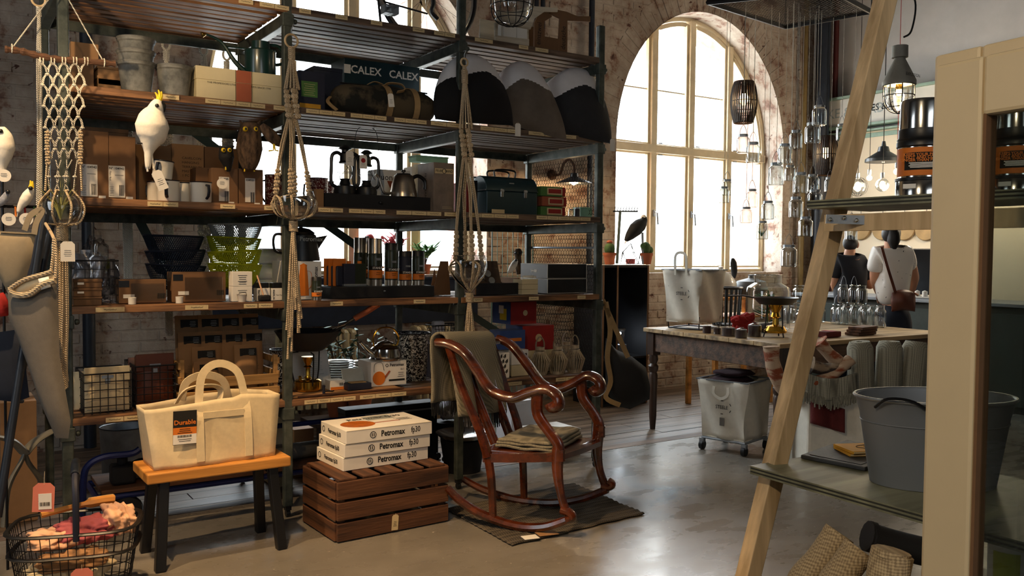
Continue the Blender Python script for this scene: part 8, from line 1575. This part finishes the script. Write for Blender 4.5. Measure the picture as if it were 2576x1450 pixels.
def board(A,B_,dp,z,nm):
    C_,D_=B_+dp,A+dp;mb=MB();P=[Vector((*p.xy,z)) for p in (A,B_,C_,D_)]
    mb.add([*P,*[p-Vector((0,0,.004)) for p in P]],[(0,1,2,3),(7,6,5,4),(0,4,5,1),(1,5,6,2),(2,6,7,3),(3,7,4,0)]);o=wc(mb,nm,K['ply'],ld,smooth=False)
    for k in range(4):
        mb=MB();z0=z-.004-k*.005;ins=(.0015 if k%2==0 else 0);c=sum(P,Vector())/4;Q=[p+(c-p)*ins for p in P];mb.add([*[Vector((*p.xy,z0)) for p in Q],*[Vector((*p.xy,z0-.005)) for p in Q]],[(0,1,2,3),(7,6,5,4),(0,4,5,1),(1,5,6,2),(2,6,7,3),(3,7,4,0)]);wc(mb,'ply_layer',K['plyedge'] if k%2==0 else K['ply'],ld,smooth=False)
board(A,B_,dp,zs,'lower_board')
z2=onD(2028,515,2.62).z;A2=onZ(2030,514,z2) if False else onD(2030,516,2.62);W2=wv.normalized();board(A2,A2+W2*.95,dp*.55,z2+.012,'upper_board')
mb=MB();q0=onD(2082,562,2.6);mb.tube([q0,q0+W2*.9],.022,4,ry=.034,up=(0,0,1));wc(mb,'cross_rail',K['pine'],ld,smooth=False)
mb=MB();q1=onD(2078,551,2.5);dxp=(onD(2202,555,2.47)-q1);mb.tube([q1,q1+dxp],.003,4,ry=.018,up=(0,0,1));pl=wc(mb,'mending_plate',K['galv'],ld,smooth=False)
for f in (.07,.35,.6,.92):mb=MB();c_=q1+dxp*f-FWD*.008+Vector((0,0,.004 if f in (.35,) else -.002));mb.sphere(c_,.006,10,6);wc(mb,'screw_head',K['chrome'],ld)
def flask(label,c,r,h):
    t=thing('steel_food_flask',label,'flask',c,0,'big steel flasks on the ladder shelf');a0,a1=pi*.55,pi*1.95
    MB().lathe([(0,0),(r,0),(r,h*.19),(r*.97,h*.2)],34).build('steel_base',K['chrome'],t);MB().lathe([(r*1.02,h*.19),(r*1.03,h*.215),(r*.97,h*.22)],34,cap=False).build('black_ring',K['black'],t);MB().lathe([(r*.93,h*.21),(r*.93,h*.53)],34).build('steel_wall',K['chrome'],t);MB().lathe([(r*.95,h*.235),(r*.95,h*.51)],34,cap=False).build('orange_sleeve',K['orange'],t)
    MB().lathe([(r*.95,h*.52),(r*1.0,h*.53),(r*1.0,h*.57),(r*.96,h*.585),(r*.99,h*.6),(r*.94,h*.62),(r*.94,h*.7),(0,h*.7)],34).build('black_collar',K['black'],t);MB().lathe([(r*.9,h*.7),(r*.88,h*.95),(r*.84,h*.99),(0,h)],34).build('steel_cup',K['chrome'],t)
    ang=atan2(c[1],c[0])+pi;lm=T(0,0,0) @ R(ang+pi/2);o=MB().lathe([(r*.962,h*.29),(r*.962,h*.46)],16,cap=False,a0=-pi/2-.75,a1=-pi/2+.75).build('black_label',K['ink'],t);put(o,lm)
    for i,s in enumerate(('KEEPS YOUR FOOD','HOT AND COLD','LONGER THAN FRIENDS')):x=link(textmesh(s,r*.16,K['orange'],.0003),'lettering',t);put(x,lm @ T(0,-r*.985,h*(.435-.027*i)) @ R(pi/2,'X'))
    for i in range(4):x=MB().box((0,0,0),(r*(1-.1*(i%2)),.0025,.0008)).build('print_line',K['white'],t,smooth=False);put(x,lm @ T(0,-r*.985,h*(.355-.014*i)) @ R(pi/2,'X'))
    x=MB().box((0,0,0),(r*.5,h*.045,.0008)).build('price_sticker',K['white'],t,smooth=False);put(x,lm @ T(-r*.45,-r*.92,h*.13) @ R(-.35) @ R(pi/2,'X'));x=link(textmesh('€29.00',r*.16,K['ink'],.0002),'lettering',t);put(x,lm @ T(-r*.45,-r*.925,h*.13) @ R(-.35) @ R(pi/2,'X'))
    return t
fz=z2+.0135;p=onD(2318,512,2.6);flask('big steel food flask with orange sleeve on the upper plywood board',(p.x,p.y,fz),62/2200*2.6,252/2200*2.6);p=onD(2556,520,2.44);flask('second steel food flask seen through the white framed glass',(p.x,p.y,fz),58/2200*2.44,245/2200*2.44)
# things on the lower board
c=onZ(2345,1215,zs);t=thing('zinc_bath','oval galvanised bath tub with wire handle on the lower plywood board','tub',(c.x,c.y,zs+.0012),atan2(_r0.y,_r0.x));r=.165;h=.235
MB().lathe([(0,0),(r*.8,0),(r*.95,h*.8),(r,h*.96),(r*1.03,h),(r*.98,h),(r*.93,h*.8),(r*.78,.008),(0,.008)],40,S(1.25,.85,1)).build('tub_body',K['zinc'],t);MB().tube([(r*1.27*cos(q),r*.87*sin(q),h) for q in [2*pi*i/40 for i in range(40)]],.005,6,closed=True).build('rolled_rim',K['galv'],t);MB().tube([(r*1.17*cos(q),r*.8*sin(q),h*.72) for q in [2*pi*i/40 for i in range(40)]],.002,5,closed=True).build('raised_band',K['zinc'],t)
MB().tube(crom([(-r*1.15,-.07,h*.92),(-r*1.05,-.11,h*1.04),(-r*.7,-.13,h*1.02),(-r*.35,-.15,h*.85)],6),.004,6).build('wire_handle',K['wire'],t);MB().box((-r*.35,-.152,h*.68),(.03,.003,.04)).build('handle_lug',K['galv'],t)
c=onZ(2150,1150,zs);sl_=thing('slate_board','dark slate slab under the yellow booklets','slate',(c.x,c.y,zs+.001),.2);MB().prism([(-.16,-.1),(.16,-.11),(.165,.1),(.02,.105),(-.15,.1)],0,.012).build('slab',K['slate'],sl_,smooth=False,bevel=.003);MB().prism([(-.14,-.08),(.14,-.09),(.14,.08),(-.13,.08)],.0122,.0135).build('chipped_face',K['slate'],sl_,smooth=False)
for i in range(2):t=thing('yellow_booklet',('lower' if not i else 'upper')+' yellow booklet with black oval print on the slate','booklet',(c.x+.04,c.y-.03,zs+.0155+.009*i),-.5+.1*i,'yellow booklets');B1((0,0,.004),(.19,.11,.008),'cover',K['ochre'],t,.001);B1((0,0,.004),(.186,.112,.005),'pages',K['paper'],t,.0005);MB().tube([(.05*cos(q),.025*sin(q),.0085) for q in [2*pi*j/24 for j in range(24)]],.0012,4,closed=True).build('oval_print',K['ink'],t);lines(t,'top',(0,.006,.0085),3,.06,.007)
# burlap bundles at the bottom right
for i,(pts,D,mt,l) in enumerate((([(2110,1345),(2065,1410),(2010,1480),(1990,1620)],1.95,'burlap','rolled burlap sack at the bottom edge, left one'),([(2160,1385),(2120,1440),(2090,1490),(2080,1620)],1.85,'burlap','rolled burlap sack at the bottom edge, middle one'),([(2245,1390),(2235,1440),(2230,1490),(2228,1620)],1.7,'burlap','rolled burlap sack at the bottom edge before the white frame'),([(2185,1350),(2250,1370),(2330,1390)],1.9,'blackmatt','black cloth bundle between the burlap sacks'))):
    P=crom([onD(x,y,D) for x,y in pts],5);t=thing('burlap_sack',l,'sack',P[-1].to_tuple());mb=MB();mb.tube(P,.042,14,ry=.03);wc(mb,'rolled_cloth',K[mt],t,ang=60);mb=MB();d_=(P[0]-P[1]).normalized();mb.tube([P[0]-d_*.01,P[0]+d_*.004],.034,12);wc(mb,'roll_end',K[mt],t)
st=thing('low_crate_stack','dark crate carrying the burlap sacks below the frame edge','crate',onD(2150,1640,1.85).to_tuple());st.location.z=0;B1((0,0,.2),(.36,.36,.4),'crate_body',K['crate'],st);B1((0,0,.41),(.38,.38,.02),'crate_rim',K['crate'],st);st.rotation_euler.z=-.57
# white framed glass doors leaning in the near right
def glassframe(label,D0,D1,xl,yt,sw,zt_off=0,shift=Vector((0,0,0))):
    a=onD(xl,yt,D0)+shift;b=onD(2576+60,yt-50-14,D1)+shift;ax=(b-a);ax.z=0;ax.normalize();n=Vector((-ax.y,ax.x,0));ztop=a.z;wd=.78;t=thing('white_framed_glass',label,'glass door',(a.x,a.y,0));th=.034;mx=Matrix((ax,n,Vector((0,0,1)))).transposed().to_4x4()
    def mem(x0,x1,z0,z1,nm,mt):o=MB().box(((x0+x1)/2,0,(z0+z1)/2),(x1-x0,th,z1-z0)).build(nm,mt,t,smooth=False,bevel=.007);put(o,mx);return o
    mem(0,sw,.001,ztop,'stile',K['ivory']);mem(wd-sw,wd,.001,ztop,'stile',K['ivory']);mem(sw,wd-sw,ztop-sw*1.05,ztop,'top_rail',K['ivory']);mem(sw,wd-sw,.001,sw,'bottom_rail',K['ivory'])
    for x in (sw,wd-sw-.008):o=MB().box((x+.004,0,(ztop-sw*1.05+sw)/2),(.006,th*.8,ztop-2*sw)).build('brown_bead',K['kraft'],t,smooth=False);put(o,mx)
    o=MB().box((wd/2,0,ztop/2),(wd-2*sw,.003,ztop-2*sw)).build('glass_pane',glassmat('grey_pane',(.8,.82,.8),.25,.01,.05) if 'gp' not in MAT else MAT['gp'],t,smooth=False);MAT.setdefault('gp',bpy.data.materials['grey_pane']);put(o,mx);return t
gf=glassframe('white framed glass door standing nearest at the right edge',1.6,1.42,2366,168,.098)
glassframe('second white framed glass door leaning behind the nearest one',1.6,1.42,2366,168,.098,0,_f0*.075+_r0*.035+Vector((0,0,.035)))
p=onD(2545,1300,1.75);
for i,(px,D,mt,l) in enumerate(((2540,2.3,'lime','white ceramic cup with yellow green side behind the glass'),(2572,2.42,'enamelw','white ceramic cup behind the yellow one'))):
    c=onD(px,1400,D);t=thing('ceramic_cup',l,'cup',(c.x,c.y,.4195));r=.05;MB().lathe([(0,0),(r,0),(r*1.05,.18),(r*1.0,.195),(r*.9,.19),(r*.85,.02),(0,.02)],28).build('cup_body',K['enamelw'],t);MB().lathe([(r*1.03,.01),(r*1.07,.17)],18,cap=False,a0=pi*.9,a1=pi*1.3).build('glaze_patch',K[mt],t)
t=thing('low_stand','low dark stand behind the glass carrying the ceramic cups','stand',(*onD(2556,1500,2.36).xy,0));B1((0,0,.405),(.4,.4,.026),'stand_top',K['ply'],t);[B1((sx*.17,sy*.17,.196),(.03,.03,.39),'leg',K['darkoak'],t) for sx in (-1,1) for sy in (-1,1)]
